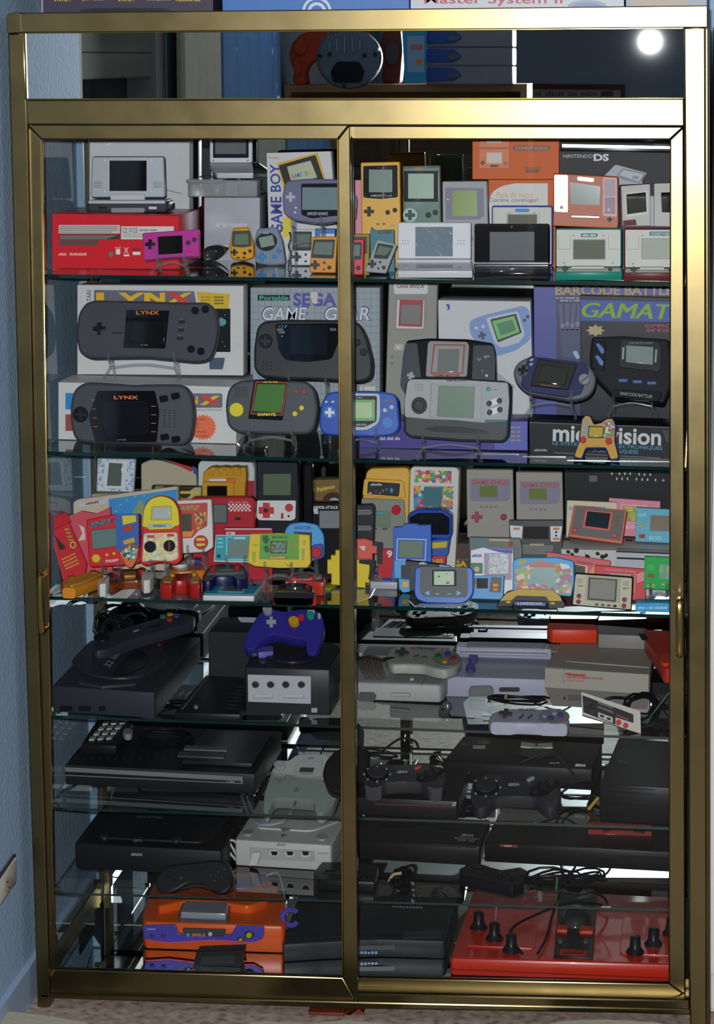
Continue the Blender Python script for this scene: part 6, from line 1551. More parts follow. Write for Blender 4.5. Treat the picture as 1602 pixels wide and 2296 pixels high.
t.body(P((1052, 1203), (1168, 1206), (1172, 1230), (1168, 1318), (1056, 1316), r=3), 0.016, M('#62645c', rough=0.4), 0.003); t.p('teal_band', P((1056, 1206), (1090, 1207), (1090, 1225), (1056, 1224)), '#4a7078', 0.0012); t.p('pale_bar', P((1098, 1207), (1142, 1208), (1142, 1213), (1098, 1212)), '#b0a488', 0.002); t.button(1146, 1219, 4.5, '#b02c34', 0.005)
# cream, pink, light blue quiz cards
t = Thing('carton', 'black carton with rows of small white marks at the very back', 'box', (1390, 1292), on=S3, y=0.48)
t.body(P((1266, 1058), (1530, 1062), (1530, 1298), (1268, 1292)), 0.03, M('#1a1b1e', rough=0.35), 0.001, 'carton_body')
for (x, y) in ((1373, 1062), (1390, 1062), (1402, 1062), (1414, 1062), (1434, 1063), (1446, 1064), (1459, 1064), (1384, 1073), (1396, 1073), (1408, 1073), (1428, 1074), (1441, 1075), (1453, 1075), (1471, 1076)):
    t.p('white_mark', R(x - 1.5, y - 2.5, x + 1.5, y + 3), '#c8ccc8', 0.0008)
t.button(1488, 1077, 3, '#c8923c', 0.001, name='orange_mark'); t.p('grey_mark', R(1322, 1066, 1340, 1080, 1), '#5a5c60', 0.0008)
t = Thing('carton', 'black and white spotted carton carrying the cream, pink and orange games', 'box', (1390, 1306), on=S3, y=0.27)
SP = M('#c4c4c2', rough=0.45)
t.body(P((1259, 1213), (1530, 1220), (1530, 1312), (1261, 1306)), 0.17, SP, 0.001, 'carton_body')
SPOT = '#1c1c20'
for (x, y, rx, ry) in ((1275, 1219, 5, 4), (1293, 1216, 6, 6), (1284, 1224, 4, 3), (1318, 1229, 6, 4), (1341, 1223, 5, 4), (1352, 1230, 6, 5), (1346, 1239, 5, 4), (1360, 1227, 4, 5), (1362, 1240, 5, 3), (1335, 1236, 4, 3), (1385, 1219, 3, 2), (1400, 1228, 3, 2), (1420, 1224, 4, 2), (1438, 1225, 2.5, 2), (1443, 1226, 2, 2), (1470, 1221, 4, 2), (1482, 1231, 2, 3), (1272, 1236, 2.5, 2), (1270, 1232, 2, 2)):
    t.p('black_spot', E(x, y, rx, ry, n=10, rot=0.4), SPOT, 0.0006)
for (x0, y0, x1, y1) in ((1310, 1219, 1330, 1240), (1330, 1240, 1372, 1244), (1440, 1220, 1485, 1218)):
    t.p('drawn_line', P((x0, y0), (x1, y1), (x1, y1 + 1.2), (x0, y0 + 1.2)), SPOT, 0.0006)
zs = float(t.f.pt(1400, 1216)[2])
t.frame((1400, 1216 + t.f.dy), flat=True, z=zs + 0.0005)
for (x, y) in ((1446, 1198), (1470, 1204), (1492, 1200), (1430, 1206), (1484, 1210), (1412, 1210), (1290, 1206), (1272, 1210)):
    t.p('black_spot', E(x, y, 8, 2.2, n=10, rot=0.1), SPOT, 0.0006)
SPB = Flat(zs + 0.0012)
t = Thing('lcd_game', 'cream quiz card game with blue-framed picture screen', 'game console', (1325, 1168), on=SPB, y=0.385, tilt=4, thick=0.012, group='small LCD games')
t.body(P((1272, 1083), (1385, 1088), (1384, 1170), (1270, 1166), r=2), 0.012, M('#cfc6a4', rough=0.4), 0.002); t.txt('QUIZ', 1276, 1097, 1293, 1106, '#5a7ab0', h=0.0012, bold=0.03)
t.p('blue_frame', P((1298, 1095), (1358, 1098), (1356, 1150), (1297, 1148), r=2), '#5a7ab0', 0.001); t.p('cream_frame', P((1299.5, 1096.5), (1356.5, 1099.5), (1354.5, 1148), (1298.5, 1146), r=2), '#cfc6a4', 0.0016); t.p('screen', P((1303, 1099), (1353, 1102), (1351, 1144), (1302, 1142)), art('map_art', ['#7a8458', '#4a86a8', '#8a8a58', '#6a7450'], 60, 0.25), 0.0022)
for (x, y, c) in ((1287, 1121, '#d0a838'), (1370, 1127, '#c8a838'), (1283, 1146, '#b83040')):
    t.p('key', R(x - 5, y - 3, x + 5, y + 3, 1), c, 0.003)
t = Thing('lcd_game', 'pink ecology card game with yellow-green screen', 'game console', (1424, 1170), on=SPB, y=0.41, tilt=4, thick=0.012, group='small LCD games')
t.body(P((1366, 1083), (1482, 1091), (1480, 1174), (1366, 1168), r=2), 0.012, M('#d87c94', rough=0.4), 0.002); t.p('white_frame', P((1393, 1097), (1452, 1101), (1450, 1142), (1394, 1139), r=2), '#e0b8c0', 0.001); t.p('inner_pink', P((1395, 1099), (1450, 1103), (1448, 1140), (1396, 1137), r=2), '#d47a90', 0.0016); t.p('screen', P((1398, 1101), (1448, 1105), (1446, 1137), (1399, 1134)), art('plant_art', ['#a8b030', '#8a9a38', '#c0b838'], 120, 0.25), 0.0022); t.txt('ECO', 1403, 1143, 1424, 1152, '#e8c8d0', h=0.0012, bold=0.03)
t = Thing('lcd_game', 'light blue ecology card game with a small stand, at the end of the spotted carton', 'game console', (1464, 1188), on=SPB, y=0.345, tilt=0, thick=0.012, group='small LCD games')
t.body(P((1428, 1108), (1530, 1114), (1530, 1194), (1425, 1184), r=2), 0.012, M('#6ab4cc', rough=0.4), 0.002); t.txt('QUIZ', 1433, 1121, 1450, 1129, '#a8dce8', h=0.0012, bold=0.03); t.p('screen', P((1460, 1125), (1530, 1128), (1528, 1162), (1458, 1160)), M('#8a8070', rough=0.2), 0.0014); t.p('key', R(1437, 1145, 1447, 1150, 1), '#c8b038', 0.003); t.p('red_key', R(1434, 1168, 1447, 1176, 1), '#b83440', 0.004); t.txt('ECO', 1457, 1172, 1484, 1180, '#b0dce8', h=0.0012, bold=0.03)
t = Thing('lcd_game', 'orange-rimmed grey handheld leaning on the spotted carton', 'game console', (1335, 1212), on=SPB, y=0.30, tilt=16, thick=0.016, group='small LCD games')
t.body(P((1288, 1124), (1407, 1136), (1396, 1212), (1274, 1195), r=3), 0.016, M('#d0502c', rough=0.35), 0.003); t.p('grey_face', P((1292, 1127), (1402, 1138), (1393, 1205), (1279, 1190), r=2), '#57504a', 0.0012); t.p('orange_frame', P((1314, 1135), (1375, 1141), (1368, 1182), (1307, 1175), r=2), '#d0502c', 0.002); t.p('screen', P((1318, 1138), (1370, 1143), (1364, 1178), (1312, 1171)), M('#1f2c38', rough=0.1, coat=0.4), 0.0028)
t.button(1290, 1181, 5.5, '#c03c38', 0.004); t.button(1379, 1193, 5.5, '#c03c38', 0.004)
for k in range(3):
    t.button(1386 - k, 1151 + 9 * k, 2.6, '#a85048', 0.003)
# lower right games
t = Thing('lcd_game', 'long coral-red card game half hidden behind the cream game', 'game console', (1300, 1326), on=S3, y=0.215, tilt=6, thick=0.01, group='small LCD games')
t.body(P((1226, 1230), (1370, 1250), (1368, 1330), (1224, 1326), r=2), 0.01, M('#cc4a54', rough=0.4), 0.002); t.txt('HELICOPTER', 0, 0, 0, 0, '#7a1c24', h=0.0012, bold=0.02, quad=[(1292, 1255), (1330, 1261), (1330, 1254), (1292, 1248)]); t.p('white_frame', P((1282, 1256), (1318, 1262), (1316, 1300), (1282, 1298), r=1), '#d8c8c0', 0.001); t.p('screen', P((1289, 1258), (1314, 1263), (1312, 1290), (1289, 1288)), M('#3a3c30', rough=0.2), 0.0016); t.p('green_strip', P((1230, 1238), (1240, 1240), (1240, 1243), (1230, 1241)), '#7aa85c', 0.001); t.p('printed_flag', P((1332, 1262), (1344, 1266), (1332, 1284), (1318, 1282)), '#d8943c', 0.001)
t = Thing('lcd_game', 'bright red card game with white corner lines behind the cream game', 'game console', (1390, 1338), on=S3, y=0.165, tilt=6, thick=0.01, group='small LCD games')
t.body(P((1335, 1257), (1450, 1266), (1448, 1337), (1332, 1332), r=2), 0.01, M('#c01c28', rough=0.4), 0.002); t.p('white_line', P((1358, 1266), (1426, 1271), (1426, 1272), (1358, 1267)), '#d8b0b0', 0.001); t.p('white_line', P((1425, 1271), (1426, 1271), (1424, 1318), (1423, 1318)), '#d8b0b0', 0.001); t.p('screen', P((1368, 1275), (1416, 1278), (1415, 1300), (1367, 1298)), M('#9aa48c', rough=0.2), 0.0014)
for k in range(6):
    t.p('white_line', P((1429, 1278 + 3.4 * k), (1446, 1272 + 3.4 * k), (1446, 1273.4 + 3.4 * k), (1429, 1279.4 + 3.4 * k)), '#e0c8c8', 0.001)
t = Thing('carton', 'white carton with dark double lines behind the green game', 'box', (1460, 1330), on=S3, y=0.225)
t.body(P((1384, 1228), (1530, 1234), (1530, 1336), (1384, 1328)), 0.03, M('#b8bac0', rough=0.45), 0.001, 'carton_body'); t.p('dark_line', P((1384, 1228), (1530, 1234), (1530, 1237), (1384, 1231)), '#26282c', 0.0008); t.p('dark_line', P((1384, 1242), (1530, 1248), (1530, 1252), (1384, 1246)), '#26282c', 0.0008)
t = Thing('lcd_game', 'bright green quiz card game with red key', 'game console', (1470, 1322), y=0.135, tilt=1, group='small LCD games')
t.body(P((1446, 1248), (1530, 1251), (1530, 1325), (1445, 1320), r=2), 0.012, M('#1fa84c', rough=0.4), 0.002); t.p('screen', P((1480, 1266), (1535, 1268), (1534, 1300), (1479, 1297), r=1), art('sea_art', ['#7aa898', '#8ab0a0', '#c0b460'], 200, 0.2), 0.0016); t.p('red_key', R(1454, 1287, 1466, 1294, 1), '#c03a34', 0.003); t.p('yellow_key', R(1484, 1307, 1492, 1312, 1), '#c8b838', 0.003); t.txt('QUIZ', 1451, 1310, 1470, 1317, '#b8d84a', h=0.0014, bold=0.03); t.p('printed_ring', E(1460, 1272, 8, 8), '#2fb85c', 0.001)
stand(1478, 1321, S3, 0.135, 0.03, 'small clear stand under the bright green quiz game', th=0.012, tilt=1, tall=False)
t = Thing('lcd_game', 'cream and black handheld with large grey screen at the front edge', 'game console', (1350, 1370), on=S3, y=0.085, tilt=3, thick=0.014, group='small LCD games')
t.body(P((1290, 1285), (1421, 1294), (1417, 1370), (1282, 1358), r=4), 0.014, M('#17171b', rough=0.35), 0.003); t.p('cream_face', P((1292, 1287), (1418, 1296), (1415, 1366), (1285, 1355), r=4), '#bdb6a0', 0.0012)
t.p('screen_step', P((1316, 1290), (1393, 1296), (1391, 1352), (1312, 1346), r=2), '#a8a490', 0.002); t.p('screen_rim', P((1321, 1294), (1385, 1299), (1382, 1349), (1318, 1344), r=1), '#3c3c38', 0.0026); t.p('screen', P((1324, 1297), (1382, 1301), (1379, 1346), (1321, 1341)), M('#8c8c84', rough=0.2), 0.0034)
for q in ((1299, 1336), (1298, 1349), (1401, 1344), (1400, 1358)):
    t.button(q[0], q[1], 5.2, '#8a2c38', 0.004)
for k in range(4):
    t.p('small_key', E(1339 + 13.5 * k, 1355 + 1.2 * k, 4.6, 2.8, n=12), '#6a6458' if k < 3 else '#26262a', 0.003)
for q in ((1294, 1296, 1307, 1307), (1397, 1303, 1411, 1314)):
    t.p('outline_box', R(*q, 1), '#a8a28c', 0.0016)
t.txt('ALARM', 1296, 1312, 1308, 1315, '#3a3a34', h=0.0018); t.txt('GAME A', 1397, 1317, 1411, 1321, '#3a3a34', h=0.0018)
t = Thing('carton', 'flat blue carton with pale lettering at the front corner', 'box', (1465, 1376), on=S3, y=0.08)
t.body(P((1426, 1352), (1530, 1354), (1530, 1380), (1426, 1375)), 0.04, M('#3aa0d8', rough=0.35), 0.001, 'carton_body'); t.txt('Agent 2 (50 cartucho)', 1431, 1359, 1497, 1366, '#a8d8ec')
# ================================================================ fourth shelf: consoles, left door
BLK = M('#222328', rough=0.45)
BLK2 = M('#17181b', rough=0.4)
def console(name, label, on, front, h, top, mat, bev=0.004, cat='game console', group=None):
    """console lying on a shelf: front = pixel on its front upper edge, h = its height, top = outline of the upper face"""
    t = Thing(name, label, cat, front, on=on, flat=True, lift=h, group=group)
    t.slab('case', top, -h + 0.0004, 0, mat, bev)
    t.ft = t.f
    t.top = top
    return t
def on_front(t, px, py=None, out=0.0012):
    """frame on the console's front face, along the front upper edge of its outline"""
    top = t.top
    def fy(x):
        ys = []
        for i in range(len(top)):
            (ax, ay), (bx, by) = top[i - 1], top[i]
            if (ax - x) * (bx - x) <= 0 and ax != bx:
                ys.append(ay + (by - ay) * (x - ax) / (bx - ax))
        return max(ys)
    xs = [q[0] for q in top]
    d = 0.3 * min(px - min(xs), max(xs) - px)
    p1, p2, p = t.ft.pt(px - d, fy(px - d)), t.ft.pt(px + d, fy(px + d)), t.ft.pt(px, fy(px))
    a = math.atan2(p2[1] - p1[1], p2[0] - p1[0])
    t.f = Frame((px, fy(px)), y=float(p[1]) - out, yaw=math.degrees(a))
    return t
def rise(f, w):
    g = Frame.__new__(Frame)
    g.__dict__.update(f.__dict__)
    g.o = f.o + f.W * w
    return g
def cable(label, pts, r=0.0022, mat='#141416', group='console cables'):
    p0 = pts[0]
    t = Thing('cable', label, 'cable', group=group)
    t.loc = np.array(p0, float); t.root.location = t.loc
    t.tube('cable_run', pts, r, mat, seg=6, n=7)
    return t
def coil(t, c, rx, ry, rz, turns, r=0.002, mat='#141416', name='cable_coil', seed=1, axis=0):
    """a loose bundle of wound cable around centre c"""
    rr = random.Random(seed)
    pts = []
    N = turns * 12
    for k in range(N + 1):
        a = 2 * math.pi * k / 12
        j = 1 + 0.16 * math.sin(k * 0.37 + seed) + 0.05 * rr.random()
        pts.append(np.array([c[0] + rx * j * math.cos(a), c[1] + ry * math.sin(k * 0.61 + seed) , c[2] + rz * j * math.sin(a)]) if axis == 0 else np.array([c[0] + rx * j * math.cos(a), c[1] + ry * j * math.sin(a), c[2] + rz * math.sin(k * 0.61 + seed)]))
    V, F = tube_data(pts, r, 6)
    return t.add(name, V, F, M(mat) if isinstance(mat, str) else mat)
S4Z = S4.z
# black CD console
t = console('disc_console', 'charcoal disc console with round lid standing at the end of the glass', S4, (230, 1545), 0.050, P((117, 1538), (347, 1553), (466, 1408), (236, 1412), r=4), M('#2b2d35', rough=0.5), 0.006)
DCZ = float(t.ft.o[2])
t.p('round_lid', E(268, 1478, 108, 46, n=40), M('#2f3139', rough=0.45), 0.004); t.p('lid_rim', P((178, 1530), (230, 1538), (300, 1532), (340, 1510), (345, 1505), (345, 1512), (305, 1538), (230, 1544), (176, 1535), r=3), M('#2f3139', rough=0.45), 0.0048)
t.p('lens_panel', P((248, 1524), (262, 1500), (292, 1470), (310, 1463), (330, 1470), (336, 1484), (322, 1502), (290, 1518), r=6), M('#08080a', rough=0.3), 0.0056)
t.txt('32 bit', 0, 0, 0, 0, '#9a9ca4', h=0.0052, bold=0.03, quad=[(247, 1503), (272, 1470), (258, 1467), (231, 1498)]); t.p('red_stripe', P((350, 1447), (368, 1427), (378, 1425), (362, 1447), r=3), '#7c2024', 0.002)
on_front(t, 230, 1546)
for x, w in ((148, 14), (190, 13), (229, 7)):
    t.p('port', R(x - w, 1583, x + w, 1594, 3), '#0c0c0f', 0.0012)
# its pad and cables
t = Thing('game_pad', 'dark curved game pad with four coloured buttons on the charcoal disc console', 'game pad', (320, 1440), flat=True, z=DCZ + 0.026, pitch=6)
t.slab('pad_body', P((205, 1448), (212, 1432), (240, 1418), (330, 1392), (400, 1368), (430, 1364), (441, 1376), (432, 1394), (370, 1412), (300, 1432), (240, 1456), (214, 1460), r=8), -0.024, 0, M('#30333c', rough=0.4), 0.007)
for (x, y, c) in ((366, 1386, '#2a8a6a'), (382, 1380, '#c8a428'), (380, 1391, '#b83030'), (395, 1384, '#3a58b0')):
    t.button(x, y, 7, c, 0.005, ry=4)
t.p('logo_strip', P((298, 1415), (312, 1411), (313, 1414), (299, 1418)), '#8a8e98', 0.0012); t.p('direction_pad', E(228, 1432, 18, 8), '#17181c', 0.004); t.p('slot', P((335, 1407), (358, 1399), (360, 1403), (337, 1411)), '#14151a', 0.0012)
t = Thing('game_pad', 'dark game pad with a yellow button lying behind the curved pad', 'game pad', (400, 1372), flat=True, z=DCZ + 0.034)
t.slab('pad_body', P((300, 1376), (340, 1362), (420, 1350), (460, 1352), (462, 1362), (430, 1366), (380, 1372), (330, 1386), r=5), -0.03, 0, M('#30343a', rough=0.4), 0.005); t.button(404, 1356, 7, '#c8a428', 0.005, ry=4); t.p('green_dot', E(420, 1355, 5, 2.5), '#3a58a0', 0.004)
t = Thing('cable', 'tangle of black pad cable piled at the back corner of the charcoal disc console', 'cable', group='console cables')
c0 = at_z(250, 1405, DCZ + 0.03); t.loc = c0; t.root.location = c0
for k, (px, py) in enumerate(((205, 1385), (235, 1400), (275, 1385), (300, 1395), (262, 1408))):
    q = at_z(px, py, DCZ + 0.03)
    coil(t, q, 0.026, 0.02, 0.020, 3, 0.0024, '#16171b', seed=k + 3)
t.add('cable_tie', *tube_data([at_z(258, 1380, DCZ + 0.035), at_z(290, 1375, DCZ + 0.04)], 0.003), '#6a6c70')
# cube console with its violet pad
t = console('cube_console', 'black cube console with pale grey front panel of four round ports', S4, (640, 1500), 0.088, P((548, 1496), (742, 1502), (770, 1455), (745, 1440), (600, 1436), (575, 1448), r=5), M('#2b2b2e', rough=0.4), 0.007)
CZ = float(t.ft.o[2])
on_front(t, 640, 1500)
t.p('port_panel', P((556, 1512), (698, 1516), (698, 1578), (557, 1573), r=2), M('#a9abb0', rough=0.4), 0.003)
for x in (574, 608, 642, 677):
    t.p('port_rim', E(x, 1534, 9.4, 8.6), '#86888c', 0.004); t.p('controller_port', E(x, 1534, 7.6, 7), '#2e2426', 0.005)
for x in (591, 661):
    t.p('card_slot', R(x - 22, 1557, x + 22, 1565, 2), '#8e9096', 0.004); t.p('slot_face', R(x - 20.5, 1556, x + 20.5, 1563, 1), '#b0b2b8', 0.005)
t.p('grey_logo', R(699, 1587, 712, 1597, 1), '#9a9aa8', 0.002)
t.f = t.ft
t.p('top_disc', E(655, 1468, 62, 20, n=28), M('#232326', rough=0.4), 0.004); t.p('top_button', E(590, 1484, 9, 4), '#3a3a3e', 0.004)
t = Thing('game_pad', 'violet two-handled game pad with yellow, green and red buttons on the black cube console', 'game pad', (640, 1470), y=0.215, tilt=48)
VI = M('#2f2c86', rough=0.35)
t.body(P((572, 1388), (586, 1370), (612, 1364), (640, 1372), (662, 1366), (700, 1364), (722, 1376), (728, 1402), (720, 1432), (712, 1462), (700, 1471), (688, 1464), (686, 1434), (668, 1432), (646, 1428), (612, 1420), (590, 1432), (570, 1456), (554, 1458), (546, 1446), (552, 1422), r=12), 0.03, VI, 0.009)
t.p('analog_stick', E(601, 1372, 11, 9), '#8f9096', 0.012); t.dpad(609, 1396, 11, '#9a9ca4', 0.005); t.p('yellow_stick', E(660, 1398, 12, 9), '#c8921c', 0.012); t.button(676, 1386, 7, '#b8283c', 0.005); t.button(697, 1382, 9, '#1f8a74', 0.006); t.p('kidney_button', R(690, 1370, 707, 1377, 3), '#a4a6a8', 0.005); t.p('kidney_button', R(713, 1377, 720, 1388, 3), '#a4a6a8', 0.005)
t = Thing('plug', 'lilac cable plug lying on top of the black cube console', 'plug', (592, 1464), flat=True, z=CZ + 0.012)
t.slab('plug_body', P((578, 1452), (612, 1448), (614, 1460), (579, 1463), r=3), -0.0115, 0, M('#6c68b8', rough=0.4), 0.003); t.slab('plug_pin', P((565, 1458), (578, 1455), (578, 1461), (566, 1463), r=1), -0.009, -0.003, M('#c8c4b0', rough=0.2, metal=0.9), 0.001)
t = Thing('disc_console', 'flat dark grey console lying behind the black cube console', 'game console', (520, 1500), on=S4, y=0.37)
t.body(P((468, 1385), (585, 1388), (585, 1506), (468, 1502), r=4), 0.14, M('#232428', rough=0.4), 0.005, 'case'); t.p('pale_lid', P((532, 1352), (640, 1355), (636, 1366), (540, 1364), r=4), '#8c8e96', 0.003)
t = console('cartridge_console', 'flat black slab console with thin grey line between the disc console and the cube', S4, (460, 1600), 0.016, P((392, 1597), (540, 1602), (572, 1520), (462, 1514), r=3), M('#121315', rough=0.4), 0.004)
t.p('grey_line', P((407, 1590), (466, 1520), (469, 1520), (410, 1590)), '#55585c', 0.001); t.p('round_key', E(440, 1586, 5, 3), '#8a8c90', 0.003)  # thin grey line running diagonally across the top
for k in range(7):
    t.p('vent_slot', P((500 + 3 * k, 1588 - 8 * k), (535 + 3 * k, 1590 - 8 * k), (536 + 3 * k, 1587 - 8 * k), (501 + 3 * k, 1585 - 8 * k)), '#202226', 0.0008)
# ---------------------------------------------------------------- right door
GREYC = M('#a2a2a0', rough=0.5)
t = console('cartridge_console', 'rounded light grey console with dark cartridge hatch behind the frame', S4, (880, 1534), 0.036, P((745, 1528), (990, 1536), (1002, 1526), (1028, 1452), (800, 1446), r=10), GREYC, 0.008)
SZ = float(t.ft.o[2])
t.slab('raised_back', P((775, 1478), (1008, 1484), (1028, 1450), (806, 1444), r=5), -0.01, 0.014, M('#9a9a98', rough=0.5), 0.005)
t.f = rise(t.ft, 0.0135)
t.p('dark_hatch', P((812, 1471), (998, 1476), (1009, 1455), (826, 1451), r=3), '#6a6a6c', 0.002); t.p('logo_oval', E(988, 1462, 15, 5), '#b4b4ac', 0.003)
for (x, y, c) in ((983, 1461, '#4a8a8c'), (992, 1460, '#b84a44'), (987, 1464, '#b89a3c')):
    t.p('logo_dot', E(x, y, 4, 1.8, n=10), c, 0.0036)
t.f = t.ft
t.p('key', P((919, 1522), (928, 1521), (929, 1525), (920, 1526), r=1), '#b4b4ae', 0.004); t.p('seam', P((946, 1536), (962, 1500), (963.5, 1500), (947.5, 1536)), '#7a7a78', 0.0008)
on_front(t, 880, 1534)
t.p('port_slot', R(876, 1553, 921, 1562, 4), '#86867c', 0.001); t.p('port_inner', R(878, 1555, 919, 1560, 2.5), '#b0a494', 0.0016); t.p('dark_socket', P((806, 1552), (838, 1552), (845, 1560), (840, 1572), (806, 1574), r=3), '#4e4e50', 0.006)
def dogbone(label, base, z, outline, dp, btn, bt_r, mat, plate, th=0.02, pitch=0, group=None, on=None):
    t = Thing('game_pad', label, 'game pad', base, flat=True, z=z, pitch=pitch)
    t.slab('pad_body', outline, -th, 0, mat, 0.006)
    t.p('button_plate', plate, M('#8c8c8a', rough=0.45), 0.001)
    t.p('direction_pad', CROSS(dp[0], dp[1], 15, 0.34, 0.15, 0.62), '#3c3c42', 0.004)
    for (x, y, c) in btn:
        t.p('round_button', E(x, y, bt_r, bt_r * 0.66, n=16), c, 0.005)
    return t
t = dogbone('light grey dog-bone pad with blue, green, red and yellow buttons on the rounded grey console', (930, 1480), SZ + 0.036,
    P((866, 1470), (872, 1455), (895, 1447), (930, 1450), (965, 1453), (1000, 1457), (1030, 1464), (1037, 1478), (1026, 1494), (1000, 1502), (972, 1498), (950, 1491), (905, 1489), (880, 1490), (868, 1482), r=9), (902, 1465), ((984, 1474, '#2a7a4a'), (1004, 1469, '#2a48b0'), (998, 1484, '#c89a2c'), (1017, 1478, '#b82c34')), 6.8, M('#a6a69e', rough=0.45), E(1002, 1477, 31, 18, rot=0.05))
t.txt('SUPER NINTENDO', 0, 0, 0, 0, '#56565a', h=0.0016, bold=0.05, quad=[(934, 1456), (974, 1460), (975, 1455), (935, 1451)]); t.p('red_mark', P((922, 1452), (932, 1453), (930, 1457), (921, 1455)), '#a84a44', 0.001)
for q in (((928, 1476), (940, 1470)), ((946, 1478), (958, 1473))):
    t.p('grey_key', P((q[0][0], q[0][1]), (q[0][0] - 1, q[0][1] - 3), (q[1][0], q[1][1]), (q[1][0] + 1, q[1][1] + 3), r=1.5), '#5c5c60', 0.003)
t = Thing('cable', 'brown-grey flat cable wound in a hank on the rounded grey console', 'cable', group='console cables')
c0 = at_z(830, 1500, SZ + 0.022); t.loc = c0; t.root.location = c0
for k in range(9):
    off = np.array([0.0045 * (k - 4), 0.003 * (k % 3), 0])
    t.tube('cable_loop', [c0 + off + np.array([-0.012, 0.02, 0.010]), c0 + off + np.array([-0.006, -0.004, 0.022]), c0 + off * 1.1 + np.array([0.006, -0.03, 0.004]), c0 + off + np.array([0.014, -0.036, -0.012])], 0.0022, '#4a423c', n=5)
t.tube('cable_tie', [c0 + np.array([-0.028, -0.008, 0.020]), c0 + np.array([0, -0.01, 0.026]), c0 + np.array([0.028, -0.008, 0.020])], 0.003, '#1c1c1e', n=5)
t.tube('cable_end', [c0 + np.array([0.02, -0.004, 0.02]), c0 + np.array([0.035, 0.03, 0.015]), c0 + np.array([0.05, 0.05, 0.010])], 0.0028, '#1c1c1e', n=6)
# angular grey-violet console
VG = M('#a3a4b8', rough=0.5)
t = console('cartridge_console', 'angular violet-grey console with two purple switches', S4, (1110, 1520), 0.040, P((998, 1517), (1226, 1524), (1252, 1430), (1034, 1420), r=4), VG, 0.006)
t.slab('raised_back', P((1022, 1472), (1238, 1478), (1256, 1424), (1044, 1414), r=4), -0.004, 0.020, M('#a6a7ba', rough=0.5), 0.007)
t.f = rise(t.ft, 0.0195)
t.p('hatch', P((1045, 1452), (1220, 1456), (1228, 1436), (1056, 1430), r=2), '#8c8da0', 0.002); t.p('vent_row', P((1052, 1424), (1240, 1429), (1241, 1431), (1052, 1426)), '#55566a', 0.001); t.p('lip', P((1030, 1463), (1226, 1467), (1228, 1470), (1030, 1466), r=1), M('#a6a7ba', rough=0.5), 0.003)
t.f = t.ft
for (x, y) in ((1062, 1481), (1056, 1502)):
    t.p('purple_switch', E(x, y, 11, 8), M('#58469c', rough=0.35), 0.008)
on_front(t, 1110, 1520)
t.p('dark_socket', P((1056, 1538), (1102, 1537), (1108, 1545), (1106, 1560), (1052, 1560), (1052, 1546), r=4), '#6a6a6c', 0.006); t.p('port_slot', R(1120, 1541, 1166, 1551, 4), '#34343a', 0.001)
# boxy front-loader
LG = M('#a49f94', rough=0.5)
t = console('front_loader_console', 'boxy light grey console with red lettering on its front flap', S4, (1340, 1502), 0.075, P((1223, 1495), (1458, 1512), (1468, 1448), (1264, 1428), r=1), LG, 0.003)
NZ = float(t.ft.o[2])
t.p('pale_patch', P((1240, 1450), (1256, 1449), (1252, 1462), (1237, 1462), r=1), '#a8a494', 0.0008); t.p('ridge', P((1270, 1482), (1456, 1496), (1456, 1498), (1270, 1484)), LG, 0.002)  # slightly paler rectangle on the top of the case
on_front(t, 1340, 1503)
t.p('front_flap', P((1224, 1496), (1457, 1511), (1456, 1556), (1224, 1540)), LG, 0.006); t.p('flap_seam', P((1266, 1499), (1267.5, 1499), (1267.5, 1532), (1266, 1532)), '#8a867c', 0.0068)
t.txt('Nintendo', 0, 0, 0, 0, '#b83030', h=0.0072, bold=0.05, quad=[(1272, 1513), (1316, 1516), (1316, 1508), (1272, 1506)]); t.txt('ENTERTAINMENT SYSTEM', 0, 0, 0, 0, '#b83030', h=0.0072, bold=0.03, quad=[(1274, 1518.5), (1354, 1522), (1354, 1518), (1274, 1514.5)]); t.txt('VERSION ESPAÑOLA', 0, 0, 0, 0, '#c06a60', h=0.0072, quad=[(1274, 1526), (1312, 1528), (1312, 1523), (1274, 1521)])
t.p('lower_front', P((1224, 1541), (1456, 1557), (1452, 1590), (1250, 1590), (1240, 1588)), '#716d6a', 0.002); t.p('port_recess', P((1275, 1557), (1345, 1561), (1345, 1572), (1275, 1570)), '#5e5a58', 0.003); t.button(1267, 1565, 3, '#26262a', 0.003)
t = Thing('light_gun', 'bright orange light gun lying on the boxy light grey console', 'light gun', (1400, 1420), flat=True, z=NZ + 0.030)
OR = M('#d83c1c', rough=0.4)
t.slab('barrel', P((1226, 1404), (1232, 1394), (1340, 1400), (1342, 1412), (1236, 1411), r=5), -0.028, 0, OR, 0.006)
t.slab('gun_body', P((1340, 1399), (1450, 1407), (1455, 1424), (1342, 1420), r=2), -0.029, -0.002, M('#8c8884', rough=0.5), 0.004)
t.slab('grip', P((1442, 1410), (1512, 1414), (1518, 1440), (1514, 1500), (1490, 1498), (1470, 1465), (1448, 1432), r=5), -0.0285, -0.001, M('#c42c18', rough=0.4), 0.006)
t.p('trigger', P((1432, 1422), (1448, 1424), (1456, 1436), (1440, 1434), r=3), '#1c1c1e', 0.002); t.p('grip_cap', E(1494, 1482, 14, 12), M('#e04420', rough=0.4), 0.006)
